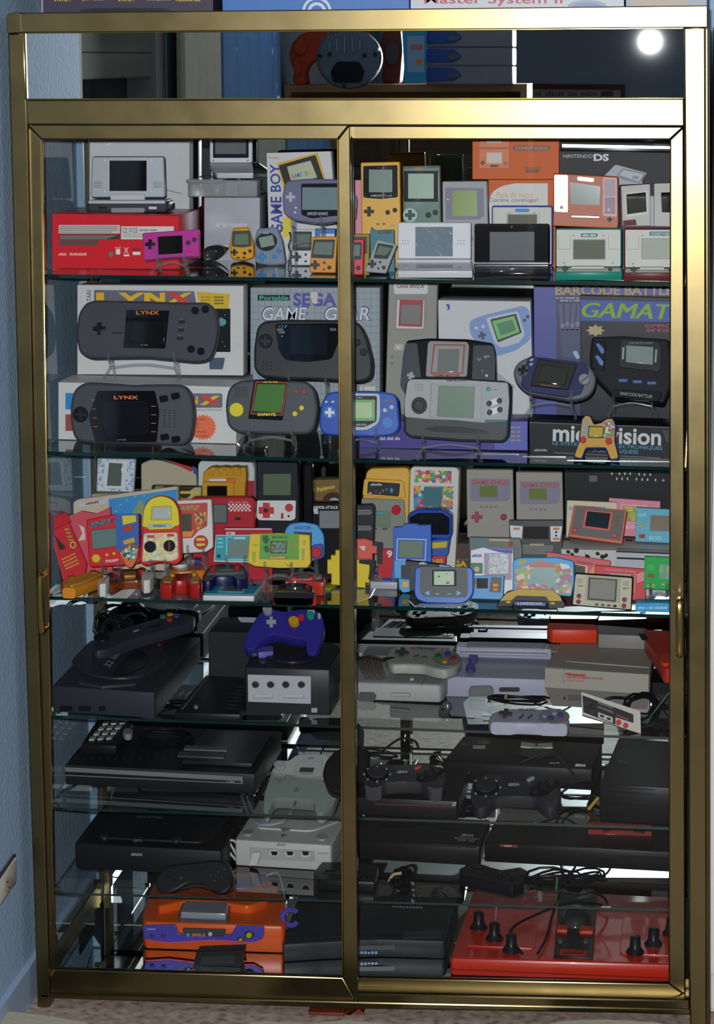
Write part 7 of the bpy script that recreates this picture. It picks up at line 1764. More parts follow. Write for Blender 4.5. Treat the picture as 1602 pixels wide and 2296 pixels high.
# pads before them
t = dogbone('violet-grey dog-bone pad with lilac buttons at the front of the glass', (1188, 1626), S4.z(0) + 0.024,
    P((1094, 1612), (1102, 1597), (1130, 1589), (1165, 1588), (1205, 1590), (1240, 1588), (1268, 1596), (1280, 1612), (1272, 1626), (1245, 1630), (1210, 1622), (1160, 1620), (1130, 1626), (1105, 1624), r=9), (1134, 1602), ((1222, 1606, '#8c8cc0'), (1244, 1600, '#9a9ac8'), (1236, 1613, '#4a3f94'), (1258, 1606, '#4a3f94')), 6.4, M('#a4a4b4', rough=0.45), E(1243, 1607, 35, 17), th=0.0235)
t.txt('SUPER NINTENDO', 1163, 1590, 1204, 1595, '#5c5c6c', h=0.0016, bold=0.05)
for x in (1170, 1189):
    t.p('grey_key', P((x - 6, 1612), (x + 5, 1603), (x + 6, 1605.5), (x - 5, 1614.5), r=1), '#55555f', 0.003)
t = Thing('game_pad', 'flat light grey pad with black face and two red round buttons leaning on its edge', 'game pad', (1372, 1648), on=S4, y=0.085, tilt=24, thick=0.017)
t.body(P((1304, 1551), (1437, 1594), (1438, 1650), (1306, 1602), r=2), 0.017, M('#bab6aa', rough=0.45), 0.002, 'pad_body')
t.p('black_face', P((1307, 1559), (1421, 1602), (1422, 1642), (1309, 1597), r=1), M('#17181b', rough=0.35), 0.0008)
t.p('direction_pad', CROSS(1323, 1588, 10, 0.36, 0.35), '#0a0a0c', 0.003); t.p('pad_outline', P((1311, 1577), (1318, 1570), (1330, 1578), (1335, 1596), (1328, 1602), (1312, 1592), r=2), '#26272b', 0.0014)
t.p('grey_stripe', P((1341, 1572), (1375, 1585), (1375, 1590), (1341, 1577)), '#5a5854', 0.0014); t.p('grey_stripe', P((1341, 1582), (1375, 1595), (1375, 1600), (1341, 1587)), '#5a5854', 0.0014); t.p('pale_strip', P((1342, 1597), (1375, 1609), (1375, 1621), (1342, 1609), r=1), '#b0ac9e', 0.0014)
for (x, y) in ((1351, 1606), (1366, 1612)):
    t.p('dark_key', E(x, y, 5, 2.6, rot=0.35), '#1a1a1c', 0.003)
for (x, y) in ((1388, 1620), (1404, 1627)):
    t.p('button_plate', P((x - 7, y - 11), (x + 7, y - 6), (x + 7, y + 10), (x - 7, y + 5), r=1), '#b8b4a8', 0.0014); t.p('red_button', E(x, y, 5.8, 6.2), M('#c0282c', rough=0.3), 0.004)
t.txt('Nintendo', 0, 0, 0, 0, '#a83030', h=0.0018, bold=0.03, quad=[(1384, 1606), (1411, 1616), (1411, 1611), (1384, 1601)])
t = Thing('cable', 'black pad cable bundled with a green tie beside the flat light grey pad', 'cable', group='console cables')
q = at_plane(1440, 1590, S4.o + np.array([0, 0, 0.03]), S4.n); t.loc = q; t.root.location = q
coil(t, q, 0.030, 0.03, 0.024, 4, 0.0024, seed=5); coil(t, q + np.array([0.04, -0.02, -0.006]), 0.024, 0.02, 0.018, 3, 0.0022, seed=9)
t.tube('cable_run', [q + np.array([-0.02, 0, 0.02]), q + np.array([-0.06, 0.02, 0.015]), q + np.array([-0.09, 0.0, 0.0])], 0.0026, '#1a1a1c')
t.tube('green_tie', [q + np.array([0.01, -0.03, -0.02]), q + np.array([0.02, -0.035, 0.0]), q + np.array([0.05, -0.03, 0.04])], 0.0012, '#2f6a5a')
t = Thing('power_adapter', 'matt black power adapter block behind the cable with the green tie', 'adapter', (1496, 1600), on=S4, y=0.30)
t.body(P((1462, 1530), (1526, 1532), (1526, 1606), (1462, 1602), r=3), 0.12, M('#121214', rough=0.6), 0.004, 'block'); t.p('rating_label', R(1474, 1556, 1512, 1580, 1), '#26262a', 0.0008)
t = Thing('cable', 'grey-black pad cable snaking behind the violet-grey pad', 'cable', group='console cables')
q = at_plane(1160, 1578, S4.o + np.array([0, 0, 0.008]), S4.n); t.loc = q; t.root.location = q
coil(t, q + np.array([0, 0.02, 0.004]), 0.05, 0.03, 0.004, 3, 0.0022, seed=2, axis=1); t.add('yellow_tie', *tube_data([q + np.array([-0.022, -0.01, 0.002]), q + np.array([-0.022, 0.014, 0.012])], 0.003), '#a8905c')
t = Thing('joystick_ball', 'small chrome ball-topped joystick beside the rounded grey console', 'joystick', (1003, 1576), on=S4, y=0.18)
t.slab('stick_base', R(985, 1568, 1008, 1577, 2), -0.02, 0, '#2a2a2c', 0.003)
c0 = t.f.pt(1003, 1562, -0.01)
t.add('ball', *(lambda vf: ([tuple(np.array(v) + c0) for v in vf[0]], vf[1]))(tube_data([(0, 0, -0.0099), (0, 0, -0.0085), (0, 0, -0.005), (0, 0, 0), (0, 0, 0.005), (0, 0, 0.0085), (0, 0, 0.0099)], [0.001, 0.0053, 0.0087, 0.01, 0.0087, 0.0053, 0.001], 16)), M('#b0b0b4', rough=0.15, metal=0.9))

# ================================================================ fifth shelf
t = console('keypad_console', 'wide black console with silver front strip and a number pad on top', S5, (340, 1724), 0.040, P((118, 1714), (572, 1736), (632, 1640), (205, 1622), r=2), M('#19191b', rough=0.45), 0.003)
CVZ = float(t.ft.o[2])
t.p('cartridge_deck', P((408, 1712), (566, 1719), (610, 1648), (462, 1642), r=2), M('#232325', rough=0.35), 0.006)
t.f = rise(t.ft, 0.006)
t.p('silver_bar', P((416, 1674), (514, 1678), (510, 1686), (412, 1682), r=1), '#5a5c60', 0.003); t.p('silver_bar', P((402, 1688), (506, 1693), (503, 1702), (398, 1697), r=1), '#44464a', 0.003)
t.f = t.ft
for k in range(16):
    t.p('ridge', P((132 + 18 * k, 1704), (134 + 18 * k, 1704), (162 + 16 * k, 1678), (160 + 16 * k, 1678)), '#28282a', 0.001)
t.p('seam', P((366, 1672), (408, 1625), (411, 1625), (369, 1672)), '#0c0d0f', 0.001)
on_front(t, 340, 1724)
t.p('silver_frame', P((122, 1719), (545, 1741), (545, 1757), (122, 1738)), M('#84868a', rough=0.35, metal=0.4), 0.002); t.p('black_inset', P((128, 1729), (541, 1750), (541, 1755), (128, 1736)), '#17171a', 0.003); t.txt('CBS', 510, 1750, 527, 1754, '#a0a0a4', h=0.004)
t = Thing('number_pad', 'black controller with twelve white number keys lying on the wide black console', 'game pad', (235, 1665), flat=True, z=CVZ + 0.02)
t.slab('pad_body', P((182, 1668), (262, 1672), (300, 1622), (228, 1610), (215, 1618), r=4), -0.0195, 0, M('#141416', rough=0.4), 0.004)
for j in range(4):
    for k in range(3):
        bx, by = 206 + 19 * k + 10 * j, 1658 - 1.2 * k - 11.5 * j
        t.p('white_key', P((bx - 7, by + 3), (bx + 6, by + 2.2), (bx + 11, by - 4.5), (bx - 2, by - 3.6), r=1.5), '#a8a8a4', 0.003)
t.p('pale_knob', E(287, 1652, 11, 7), '#8a8c8c', 0.012)
t = Thing('cable', 'glossy black cable run lying behind the number pad', 'cable', group='console cables')
q = at_z(370, 1650, CVZ + 0.008); t.loc = q; t.root.location = q
coil(t, q, 0.05, 0.035, 0.004, 3, 0.0024, '#101012', seed=4, axis=1)
t = Thing('game_pad', 'large black game pad poking out beside the middle frame', 'game pad', (760, 1760), on=S5, y=0.16, tilt=42, thick=0.03)
t.body(P((722, 1720), (730, 1690), (752, 1665), (790, 1655), (830, 1665), (830, 1768), (770, 1768), (735, 1755), r=10), 0.03, M('#141417', rough=0.3), 0.008, 'pad_body'); t.p('yellow_dot', E(724, 1732, 2, 4), '#a89438', 0.001)
# right door, black 16-bit consoles
t = console('cartridge_console', 'black console with red pinstripe under the left wired pad', S5, (905, 1790), 0.036, P((780, 1786), (1028, 1797), (1052, 1724), (812, 1716), r=5), M('#16171a', rough=0.4), 0.005)
MZ = float(t.ft.o[2])
on_front(t, 905, 1790)
t.p('red_pinstripe', P((838, 1801), (1020, 1808), (1020, 1810), (838, 1803)), '#6a2a28', 0.001); t.txt('II', 1014, 1797, 1025, 1807, '#8a8c90', h=0.0014, bold=0.05, shear=0.2)
def wired_pad(label, base, z, cx, cy, s, orange_start, sy=0.55):
    t = Thing('game_pad', label, 'game pad', base, flat=True, z=z, pitch=14)
    q = lambda x, y: (cx + x * s, cy + y * s * sy)
    pts = [(-92, 5), (-88, -30), (-60, -52), (-20, -50), (20, -50), (62, -54), (92, -28), (98, 10), (92, 50), (74, 64), (56, 50), (44, 26), (0, 22), (-44, 28), (-54, 54), (-74, 66), (-90, 44)]
    t.slab('pad_body', P(*[q(*p) for p in pts], r=10 * s), -0.026, 0, M('#2c2d33', rough=0.3, coat=0.25), 0.009)
    t.p('dial_ring', E(*q(-60, -6), 27 * s, 27 * s * sy, n=28), M('#0e0e10', rough=0.25), 0.003); t.p('direction_dial', E(*q(-60, -6), 21 * s, 21 * s * sy, n=28), M('#2c2d30', rough=0.4), 0.006)
    for k in range(8):
        a = math.pi * k / 4
        t.p('white_dot', E(*q(-60 + 30 * math.cos(a), -6 + 30 * math.sin(a)), 1.6 * s, 1.6 * s * sy, n=8), '#b8bcc4', 0.002)
    t.p('button_panel', P(*[q(*p) for p in ((28, 16), (34, 2), (70, -34), (88, -32), (92, -14), (62, 22), (40, 28))], r=6 * s), M('#0d0d10', rough=0.2, coat=0.4), 0.003)
    for k in range(3):
        t.p('round_button', E(*q(42 + 17 * k, 10 - 13 * k), 8.5 * s, 8.5 * s * sy), M('#1b1b20', rough=0.15, coat=0.6), 0.008); t.p('round_button', E(*q(36 + 15 * k, 0 - 14 * k), 5 * s, 5 * s * sy), M('#1b1b20', rough=0.15, coat=0.6), 0.006)
    t.p('start_key', P(q(24, -30), q(38, -40), q(42, -35), q(28, -24), r=2), '#b84a30' if orange_start else '#9a9c9c', 0.004)  # start key is orange on one pad, grey on the other
    t.txt('SEGA', 0, 0, 0, 0, '#a8acb4', h=0.0016, bold=0.06, shear=0.15, quad=[q(-14, -8), q(10, -10), q(10, -20), q(-14, -18)])
    return t
wired_pad('black wired pad with orange start key lying on the console with the red pinstripe', (905, 1755), MZ + 0.033, 905, 1740, 0.98, True)
t = console('cartridge_console', 'black console with white round-hatch label behind the second wired pad', S5, (1160, 1712), 0.045, P((996, 1704), (1330, 1722), (1352, 1668), (1040, 1650), r=4), M('#141517', rough=0.4), 0.005)
t.p('white_label', P((1168, 1676), (1204, 1680), (1240, 1678), (1239, 1668), (1204, 1670), (1170, 1666)), '#b4b8b0', 0.003); t.p('round_hatch', E(1204, 1690, 44, 11), M('#1c1d20', rough=0.3), 0.002); t.button(1204, 1674, 3, '#2a2a2c', 0.004, ry=2)
for (x, y, c, w) in ((1040, 1668, '#3a3a3e', 8), (1075, 1675, '#9aa090', 14), (1085, 1664, '#6a4040', 14)):
    t.p('printed_badge', R(x - w, y - 3, x + w, y + 3), c, 0.001)
on_front(t, 1160, 1712)
t.p('seam', P((1000, 1706), (1328, 1723), (1328, 1726), (1000, 1709)), '#0c0d0f', 0.001); t.txt('SEGA', 0, 0, 0, 0, '#b0b4b8', h=0.0014, bold=0.05, shear=0.15, quad=[(1290, 1718), (1314, 1719), (1315, 1713), (1291, 1712)]); t.txt('16-BIT', 1232, 1709, 1256, 1712, '#7a7c80', h=0.0014); t.button(1050, 1732, 3.5, '#6a5a5a', 0.002)
wired_pad('black wired pad with grey start key lying at the front of the glass', (1152, 1800), S5.z(0.0) + 0.034, 1155, 1770, 1.08, False, 0.62)
t = console('disc_console', 'broad black disc console with thin front seams at the end of the glass', S5, (1430, 1765), 0.070, P((1345, 1758), (1526, 1768), (1526, 1664), (1388, 1654), r=4), M('#151619', rough=0.38), 0.005)
t.txt('SEGA', 0, 0, 0, 0, '#55585c', h=0.0012, bold=0.05, quad=[(1386, 1712), (1408, 1713), (1410, 1707), (1388, 1706)])
on_front(t, 1430, 1765)
for y in (1768, 1778, 1806):
    t.p('seam', P((1360, y - 4), (1470, y + 2), (1470, y + 3.2), (1360, y - 2.8)), '#0c0d0f', 0.001)
t = Thing('cable', 'black pad cable wound with a yellow tie on the glass beside the second wired pad', 'cable', group='console cables')
q = at_plane(1358, 1800, S5.o + np.array([0, 0, 0.02]), S5.n); t.loc = q; t.root.location = q
coil(t, q, 0.026, 0.022, 0.016, 4, 0.0024, '#121214', seed=6); coil(t, q + np.array([-0.05, 0.03, 0.01]), 0.035, 0.03, 0.02, 2, 0.0024, '#121214', seed=8)
t.tube('cable_run', [q + np.array([-0.16, 0.05, 0.06]), q + np.array([-0.10, 0.06, 0.075]), q + np.array([-0.04, 0.03, 0.02])], 0.0024, '#1a1a1e'); t.add('yellow_tie', *tube_data([q + np.array([-0.030, -0.026, -0.006]), q + np.array([-0.012, -0.028, 0.018])], 0.0032), '#b08a34')
t = Thing('cable', 'thin black pad cable arching over the left wired pad', 'cable', group='console cables')
q = at_z(850, 1690, MZ + 0.02); t.loc = q; t.root.location = q
coil(t, q, 0.03, 0.03, 0.006, 2, 0.0024, '#1a1a1e', seed=3, axis=1); t.tube('cable_run', [q, q + np.array([0.04, 0.0, 0.03]), q + np.array([0.07, -0.01, 0.03]), q + np.array([0.08, -0.03, 0.02])], 0.0024, '#1a1a1e')

# ================================================================ sixth shelf
t = console('disc_console', 'rounded black disc console with faint lettering on its lid, nearest the side glass', S6, (320, 1898), 0.052, P((166, 1890), (500, 1908), (570, 1790), (255, 1772), r=8), M('#16171a', rough=0.5), 0.008)
t.p('lid', P((215, 1880), (470, 1893), (545, 1796), (300, 1786), r=30), M('#1b1c1f', rough=0.5), 0.004); t.txt('SEGA SATURN', 0, 0, 0, 0, '#6a6c70', h=0.0046, bold=0.02, quad=[(306, 1838), (364, 1841), (366, 1836), (308, 1833)]); t.p('oval_key', E(234, 1879, 10, 5), '#2e2f34', 0.006); t.p('oval_key', E(395, 1886, 11, 5), '#2a2b30', 0.006); t.p('grey_key', P((300, 1882), (325, 1880), (322, 1887), (297, 1888), r=2), '#26272b', 0.005)
on_front(t, 320, 1898)
t.txt('SEGA', 0, 0, 0, 0, '#8a8c90', h=0.0014, bold=0.06, shear=0.15, quad=[(293, 1918), (319, 1919), (321, 1913), (295, 1912)])
t = Thing('game_pad', 'glossy black rounded pad lying at the front of the lowest glass', 'game pad', (440, 2006), on=S6, y=0.085, tilt=30, thick=0.03)
t.body(P((346, 1985), (350, 1962), (375, 1938), (410, 1934), (450, 1930), (485, 1926), (512, 1932), (525, 1960), (520, 1990), (500, 2006), (478, 2000), (455, 1982), (420, 1982), (390, 2000), (362, 2004), r=12), 0.03, M('#0f1012', rough=0.25, coat=0.3), 0.01, 'pad_body'); t.p('direction_pad', E(393, 1958, 20, 15), M('#17181b', rough=0.3), 0.004)
for (x, y) in ((470, 1958), (486, 1950), (500, 1944), (478, 1970), (494, 1962)):
    t.button(x, y, 6, M('#1a1b1f', rough=0.2, coat=0.5), 0.005)
t.p('seam', P((425, 1940), (460, 1938), (460, 1940), (425, 1942)), '#0c0d0f', 0.001)
# white disc console with pad
WC = M('#b4b6b2', rough=0.45)
t = console('disc_console', 'white disc console with four pad ports on its front', S6, (640, 1890), 0.052, P((526, 1883), (744, 1896), (768, 1852), (776, 1790), (588, 1780), (560, 1830), r=6), WC, 0.007)
DZ = float(t.ft.o[2])
t.p('disc_lid', P((570, 1858), (700, 1866), (770, 1840), (772, 1796), (600, 1790), r=18), M('#bcbeba', rough=0.45), 0.003); t.p('grey_triangle', P((626, 1858), (658, 1860), (638, 1868)), '#8a8c88', 0.0036); t.p('orange_mark', P((630, 1871), (643, 1872), (632, 1880)), '#8a6a50', 0.001); t.p('oval_key', E(556, 1869, 13, 6), '#8e908c', 0.004); t.p('oval_key', E(722, 1879, 13, 7), '#9a9c98', 0.004)
on_front(t, 640, 1890)
t.p('port_plate', P((560, 1900), (706, 1908), (706, 1932), (560, 1926), r=1), '#a0a29e', 0.001)
for x in (616, 651, 686):
    t.p('port_rim', E(x, 1912 + 0.05 * (x - 616), 11, 8), '#b8bab6', 0.002); t.p('pad_port', P((x - 8, 1908), (x + 8, 1908.6), (x + 6, 1917), (x - 5, 1917), r=2), '#16181c', 0.003)
t.p('plug', P((570, 1908), (588, 1908), (580, 1936), (562, 1938), r=2), '#c0c2be', 0.012); t.txt('SEGA', 0, 0, 0, 0, '#7a7c80', h=0.0016, bold=0.06, shear=0.15, quad=[(620, 1895.5), (641, 1896.5), (642, 1891.5), (621, 1890.5)]); t.txt('Dreamcast', 712, 1911, 738, 1915, '#8a8c88', h=0.0016)
t = Thing('game_pad', 'white two-handled pad with small grey screen lying on the white disc console', 'game pad', (670, 1800), y=0.30, tilt=58)
t.body(P((602, 1752), (612, 1722), (628, 1708), (650, 1705), (664, 1692), (730, 1690), (760, 1720), (762, 1765), (748, 1805), (722, 1826), (708, 1822), (706, 1796), (640, 1790), (615, 1790), (600, 1822), (590, 1818), (592, 1785), r=10), 0.03, M('#a9b0ac', rough=0.45), 0.008, 'pad_body')
t.p('screen_housing', P((664, 1716), (690, 1700), (726, 1700), (722, 1738), (672, 1744), (660, 1732), r=8), '#a2aaa8', 0.004); t.p('screen', P((675, 1724), (706, 1725), (702, 1735), (671, 1734), r=1), M('#3c423c', rough=0.15), 0.005); t.p('analog_stick', E(628, 1721, 13, 9), '#98a09e', 0.01); t.dpad(628, 1748, 13, '#959d9a', 0.005); t.p('grey_triangle', P((666, 1764), (672, 1776), (658, 1776), r=1), '#8a9290', 0.002); t.p('blue_mark', E(698, 1704, 7, 3), '#6a8ab0', 0.005)
t = Thing('cable', 'pale grey pad cable curling over the white disc console', 'cable', group='console cables')
q = at_z(640, 1860, DZ + 0.012); t.loc = q; t.root.location = q
pth = [at_y(664, 1794, 0.27), at_z(655, 1820, DZ + 0.03), at_z(625, 1846, DZ + 0.014), at_z(580, 1848, DZ + 0.010), at_z(556, 1822, DZ + 0.012), at_z(540, 1780, DZ + 0.02)]
t.tube('cable_run', pth, 0.0022, '#9aa0a8'); t.tube('cable_run', [p + np.array([0.01, 0.002, 0.001]) for p in pth[2:]], 0.0022, '#8a909a')
t = Thing('cable', 'white cable loops spilling beside the rounded black disc console', 'cable', group='console cables')
q = at_plane(500, 1915, S6.o + np.array([0, 0, 0.02]), S6.n); t.loc = q; t.root.location = q
for k in range(3):
    t.tube('cable_loop', [q + np.array([-0.03 + 0.012 * k, 0, -0.012]), q + np.array([-0.026 + 0.014 * k, 0.0, 0.020]), q + np.array([-0.006 + 0.014 * k, 0.004, 0.026]), q + np.array([0.016 + 0.010 * k, 0, 0.0]), q + np.array([0.03, -0.004, -0.014])], 0.0026, '#a4a6aa')
t = Thing('cable', 'dark cable hank behind the white disc console and black disc console', 'cable', group='console cables')
q = at_plane(530, 1872, S6.o + np.array([0, 0, 0.03]), S6.n); t.loc = q; t.root.location = q
coil(t, q, 0.02, 0.04, 0.03, 4, 0.0024, '#101114', seed=7)
# right door
t = console('cartridge_console', 'slim black console lettered in white on its right shoulder', S6, (940, 1890), 0.040, P((770, 1880), (1078, 1898), (1100, 1838), (800, 1828), r=4), M('#131416', rough=0.4), 0.005)
t.p('seam', P((850, 1850), (1046, 1858), (1046, 1860), (850, 1852)), '#0c0d0f', 0.001); t.txt('SEGA', 0, 0, 0, 0, '#a8aaae', h=0.0014, bold=0.06, shear=0.15, quad=[(1034, 1877), (1062, 1878.5), (1064, 1872), (1036, 1870.5)]); t.txt('MASTER SYSTEM II', 0, 0, 0, 0, '#9a9ca0', h=0.0014, bold=0.03, quad=[(1019, 1882.5), (1074, 1885.5), (1075, 1881), (1020, 1878)]); t.txt('POWER BASE', 0, 0, 0, 0, '#9a9ca0', h=0.0014, bold=0.03, quad=[(1026, 1887), (1066, 1889.5), (1067, 1885.5), (1027, 1883)])
on_front(t, 940, 1890)
t.p('seam', P((806, 1885), (1070, 1899), (1070, 1901), (806, 1887)), '#0c0d0f', 0.001)
t = console('cartridge_console', 'black console with a red-labelled cartridge slotted into its back', S6, (1300, 1905), 0.040, P((1086, 1888), (1526, 1912), (1526, 1838), (1120, 1822), r=4), M('#121315', rough=0.4), 0.005)
t.p('grey_panel', P((1370, 1902), (1450, 1906), (1456, 1888), (1376, 1884)), '#1f2023', 0.001)
on_front(t, 1300, 1905)
t.p('red_badge', P((1122, 1893), (1161, 1895), (1161, 1900), (1122, 1898)), '#8a3c34', 0.0012); t.txt('ATARI ', 1131, 1894, 1152, 1898.5, '#c8a89c', h=0.0018); t.txt('COMMODORE 64', 1274, 1900, 1350, 1905, '#44464a', h=0.0016); t.p('seam', P((1390, 1918), (1500, 1923), (1500, 1925), (1390, 1920)), '#0c0d0f', 0.0012)
t = Thing('cartridge', 'black cartridge with red label standing at the back of the black console', 'cartridge', (1390, 1888), on=S6, y=0.40, lift=0.04)
t.body(P((1316, 1806), (1464, 1810), (1464, 1886), (1316, 1884), r=2), 0.02, M('#1c1a1b', rough=0.4), 0.003, 'shell'); t.p('red_label', P((1320, 1842), (1462, 1846), (1462, 1884), (1320, 1882)), '#8c2a26', 0.001); t.p('black_wedge', P((1352, 1856), (1384, 1858), (1354, 1866)), '#17171a', 0.0016); t.p('black_wedge', P((1424, 1858), (1448, 1860), (1446, 1868), (1422, 1866)), '#17171a', 0.0016); t.txt('RACER', 1358, 1869, 1380, 1874, '#a08c88', h=0.0016); t.p('red_band', P((1320, 1816), (1462, 1820), (1462, 1838), (1320, 1836)), '#4e2624', 0.001)
def slab_pad(label, base, outline, dial, keys, mat):
    t = Thing('game_pad', label, 'game pad', base, on=S6, flat=True, lift=0.022)
    t.slab('pad_body', outline, -0.0217, 0, mat, 0.004)
    t.p('dial_frame', P(*dial, r=2), '#34363b', 0.001)
    c = np.mean(np.array(dial), 0)
    t.p('direction_pad', P(*[tuple(c + (np.array(q) - c) * 0.72) for q in dial], r=3), M('#101114', rough=0.3), 0.004)
    for (x, y) in keys:
        t.p('round_button', E(x, y, 10, 6), M('#26282d', rough=0.3), 0.001); t.p('button_cap', E(x, y, 7, 4.2), M('#0e0f12', rough=0.25), 0.005)
    return t
slab_pad('flat black pad tilted on the glass above the red console', (1120, 1990), P((1030, 1948), (1058, 1934), (1176, 1962), (1176, 1978), (1150, 1988), (1036, 1962), r=3), [(1046, 1948), (1066, 1937), (1098, 1944), (1080, 1957)], ((1122, 1960), (1150, 1968)), M('#15161a', rough=0.4))
slab_pad('flat black pad lying behind the middle frame on the lowest glass', (770, 1985), P((702, 1958), (722, 1932), (835, 1936), (850, 1944), (842, 1978), (715, 1972), r=4), [(722, 1956), (730, 1942), (768, 1944), (764, 1960)], ((806, 1966), (828, 1967)), M('#131417', rough=0.35))
t = Thing('cable', 'black cable hank with a cream tie on the lowest glass', 'cable', group='console cables')
q = at_plane(900, 1972, S6.o + np.array([0, 0, 0.018]), S6.n); t.loc = q; t.root.location = q
coil(t, q, 0.016, 0.03, 0.015, 5, 0.0026, '#101114', seed=11); t.tube('cream_tie', [q + np.array([-0.020, -0.026, 0.004]), q + np.array([-0.012, -0.03, 0.018]), q + np.array([0.004, -0.03, 0.022])], 0.003, '#a89a74', n=5)
t = Thing('cable', 'black cable loops with a green tie on the lowest glass above the red console', 'cable', group='console cables')
q = at_plane(1240, 1970, S6.o + np.array([0, 0, 0.016]), S6.n); t.loc = q; t.root.location = q
coil(t, q, 0.045, 0.03, 0.012, 4, 0.0024, '#141518', seed=12); coil(t, q + np.array([0.06, 0.0, 0.003]), 0.035, 0.03, 0.010, 3, 0.0024, '#141518', seed=13); t.add('green_tie', *tube_data([q + np.array([0.008, -0.034, -0.012]), q + np.array([0.010, -0.036, 0.014])], 0.0022), '#2a6a4c')

# ================================================================ on the mirror floor
OG = M('#d4561a', rough=0.35)
PU = M('#4a42a0', rough=0.35)
FLAT = Flat(ZF)
t = console('toy_console', 'orange and purple toy console with grey cartridge window', FLAT, (480, 2072), 0.055, P((322, 2067), (638, 2077), (644, 2060), (640, 2010), (600, 1966), (500, 1958), (400, 1958), (345, 1975), (318, 2050), r=14), OG, 0.010)
VZ = float(t.ft.o[2])
t.slab('hump', P((350, 2052), (420, 2036), (490, 2040), (560, 2050), (610, 2030), (590, 1975), (400, 1968), (362, 2000), r=16), -0.004, 0.016, OG, 0.010)
t.slab('purple_arc', P((500, 2012), (560, 2010), (600, 1990), (598, 1972), (560, 1985), (505, 1995), r=6), -0.002, 0.018, PU, 0.004)
t.slab('window_base', P((398, 2066), (512, 2070), (520, 2032), (412, 2026), r=6), -0.004, 0.012, M('#4a4c54', rough=0.3), 0.005)
t.f = rise(t.ft, 0.012)
t.slab('cartridge_window', P((404, 2056), (508, 2060), (514, 2034), (416, 2030), r=4), -0.003, 0.010, M('#8a8e96', rough=0.2, coat=0.5), 0.005)
on_front(t, 480, 2072, out=0.002)
t.p('purple_strip', P((320, 2074), (395, 2072), (400, 2092), (520, 2094), (530, 2074), (594, 2076), (592, 2100), (570, 2112), (480, 2106), (380, 2112), (326, 2104), r=6), PU, 0.004)
t.p('pink_edge', P((326, 2104), (380, 2111), (480, 2105), (570, 2111), (590, 2102), (590, 2105), (570, 2115), (480, 2109), (380, 2115), (326, 2108)), '#c84a6a', 0.0045)
t.txt('vtech', 331, 2079, 350, 2083, '#b8b4d8', h=0.0055, bold=0.02)
for x in (341, 367):
    t.button(x, 2096, 5, '#302a74', 0.007, ry=4)
t.p('name_plate', P((410, 2080), (508, 2083), (504, 2098), (414, 2096), r=4), '#3a3c44', 0.006); t.txt('V', 419, 2090, 428, 2098, '#6ab0d8', h=0.0075, bold=0.05); t.txt('SMILE', 432, 2090, 462, 2097, '#c8803c', h=0.0075, bold=0.03); t.button(473, 2092, 5, '#c8b098', 0.008)
t.button(541, 2105, 8, '#26242c', 0.006, ry=6); t.button(541, 2105, 5, '#c08a30', 0.009, ry=4); t.button(560, 2094, 11, '#2e2c20', 0.007, ry=9); t.button(560, 2094, 7, '#a8a020', 0.011, ry=6)
cc = t.ft.pt(652, 2062, 0.004)
t.tube('purple_clip', [cc + np.array([0.016 * math.cos(a), 0.012 * math.sin(a) * 0.4, 0.014 * math.sin(a)]) for a in [math.radians(d) for d in range(40, 330, 24)]], 0.0055, PU, n=3)
t.tube('white_lead', [t.ft.pt(598, 1985, 0.02), t.ft.pt(625, 1992, 0.03), t.ft.pt(640, 2030, 0.01), t.ft.pt(644, 2050, 0.0)], 0.0018, '#b4b0c4', n=5)
t = console('cartridge_console', 'charcoal sleek console with rainbow lettering beside the red console', FLAT, (840, 2112), 0.036, P((632, 2118), (720, 2112), (850, 2106), (1000, 2110), (1030, 2000), (1010, 1985), (700, 1980), (672, 2000), r=8), M('#2a2d30', rough=0.45), 0.006)
t.txt('VIDEOPAC+', 0, 0, 0, 0, '#8a94b0', h=0.0014, quad=[(878, 2037), (948, 2040), (950, 2033), (880, 2030)]); t.p('seam', P((640, 2100), (900, 2094), (905, 2097), (640, 2103)), '#1c1e20', 0.0008); t.p('panel', P((905, 2105), (990, 2103), (996, 2088), (908, 2090), r=2), '#383b40', 0.001)
on_front(t, 840, 2112)
t.p('front_seam', P((902, 2110), (904, 2110), (904, 2150), (902, 2150)), '#17181a', 0.001); t.txt('JAGUAR', 800, 2132, 848, 2139, '#8aa0c8', h=0.0016, bold=0.03); t.p('grey_lip', P((640, 2122), (900, 2118), (900, 2128), (640, 2132)), '#3f4246', 0.002); t.p('grey_lip', P((906, 2116), (996, 2112), (996, 2128), (906, 2130)), '#4a4d52', 0.002)
t = Thing('plug_adapter', 'dark cartridge block lying before the orange toy console', 'cartridge', (520, 2170), on=FLAT, y=0.095)
t.body(P((440, 2136), (546, 2132), (540, 2168), (434, 2172), r=2), 0.04, M('#1f2224', rough=0.4), 0.003, 'shell'); t.p('faint_label', P((452, 2144), (530, 2141), (526, 2160), (450, 2164)), '#2e2f31', 0.0008)
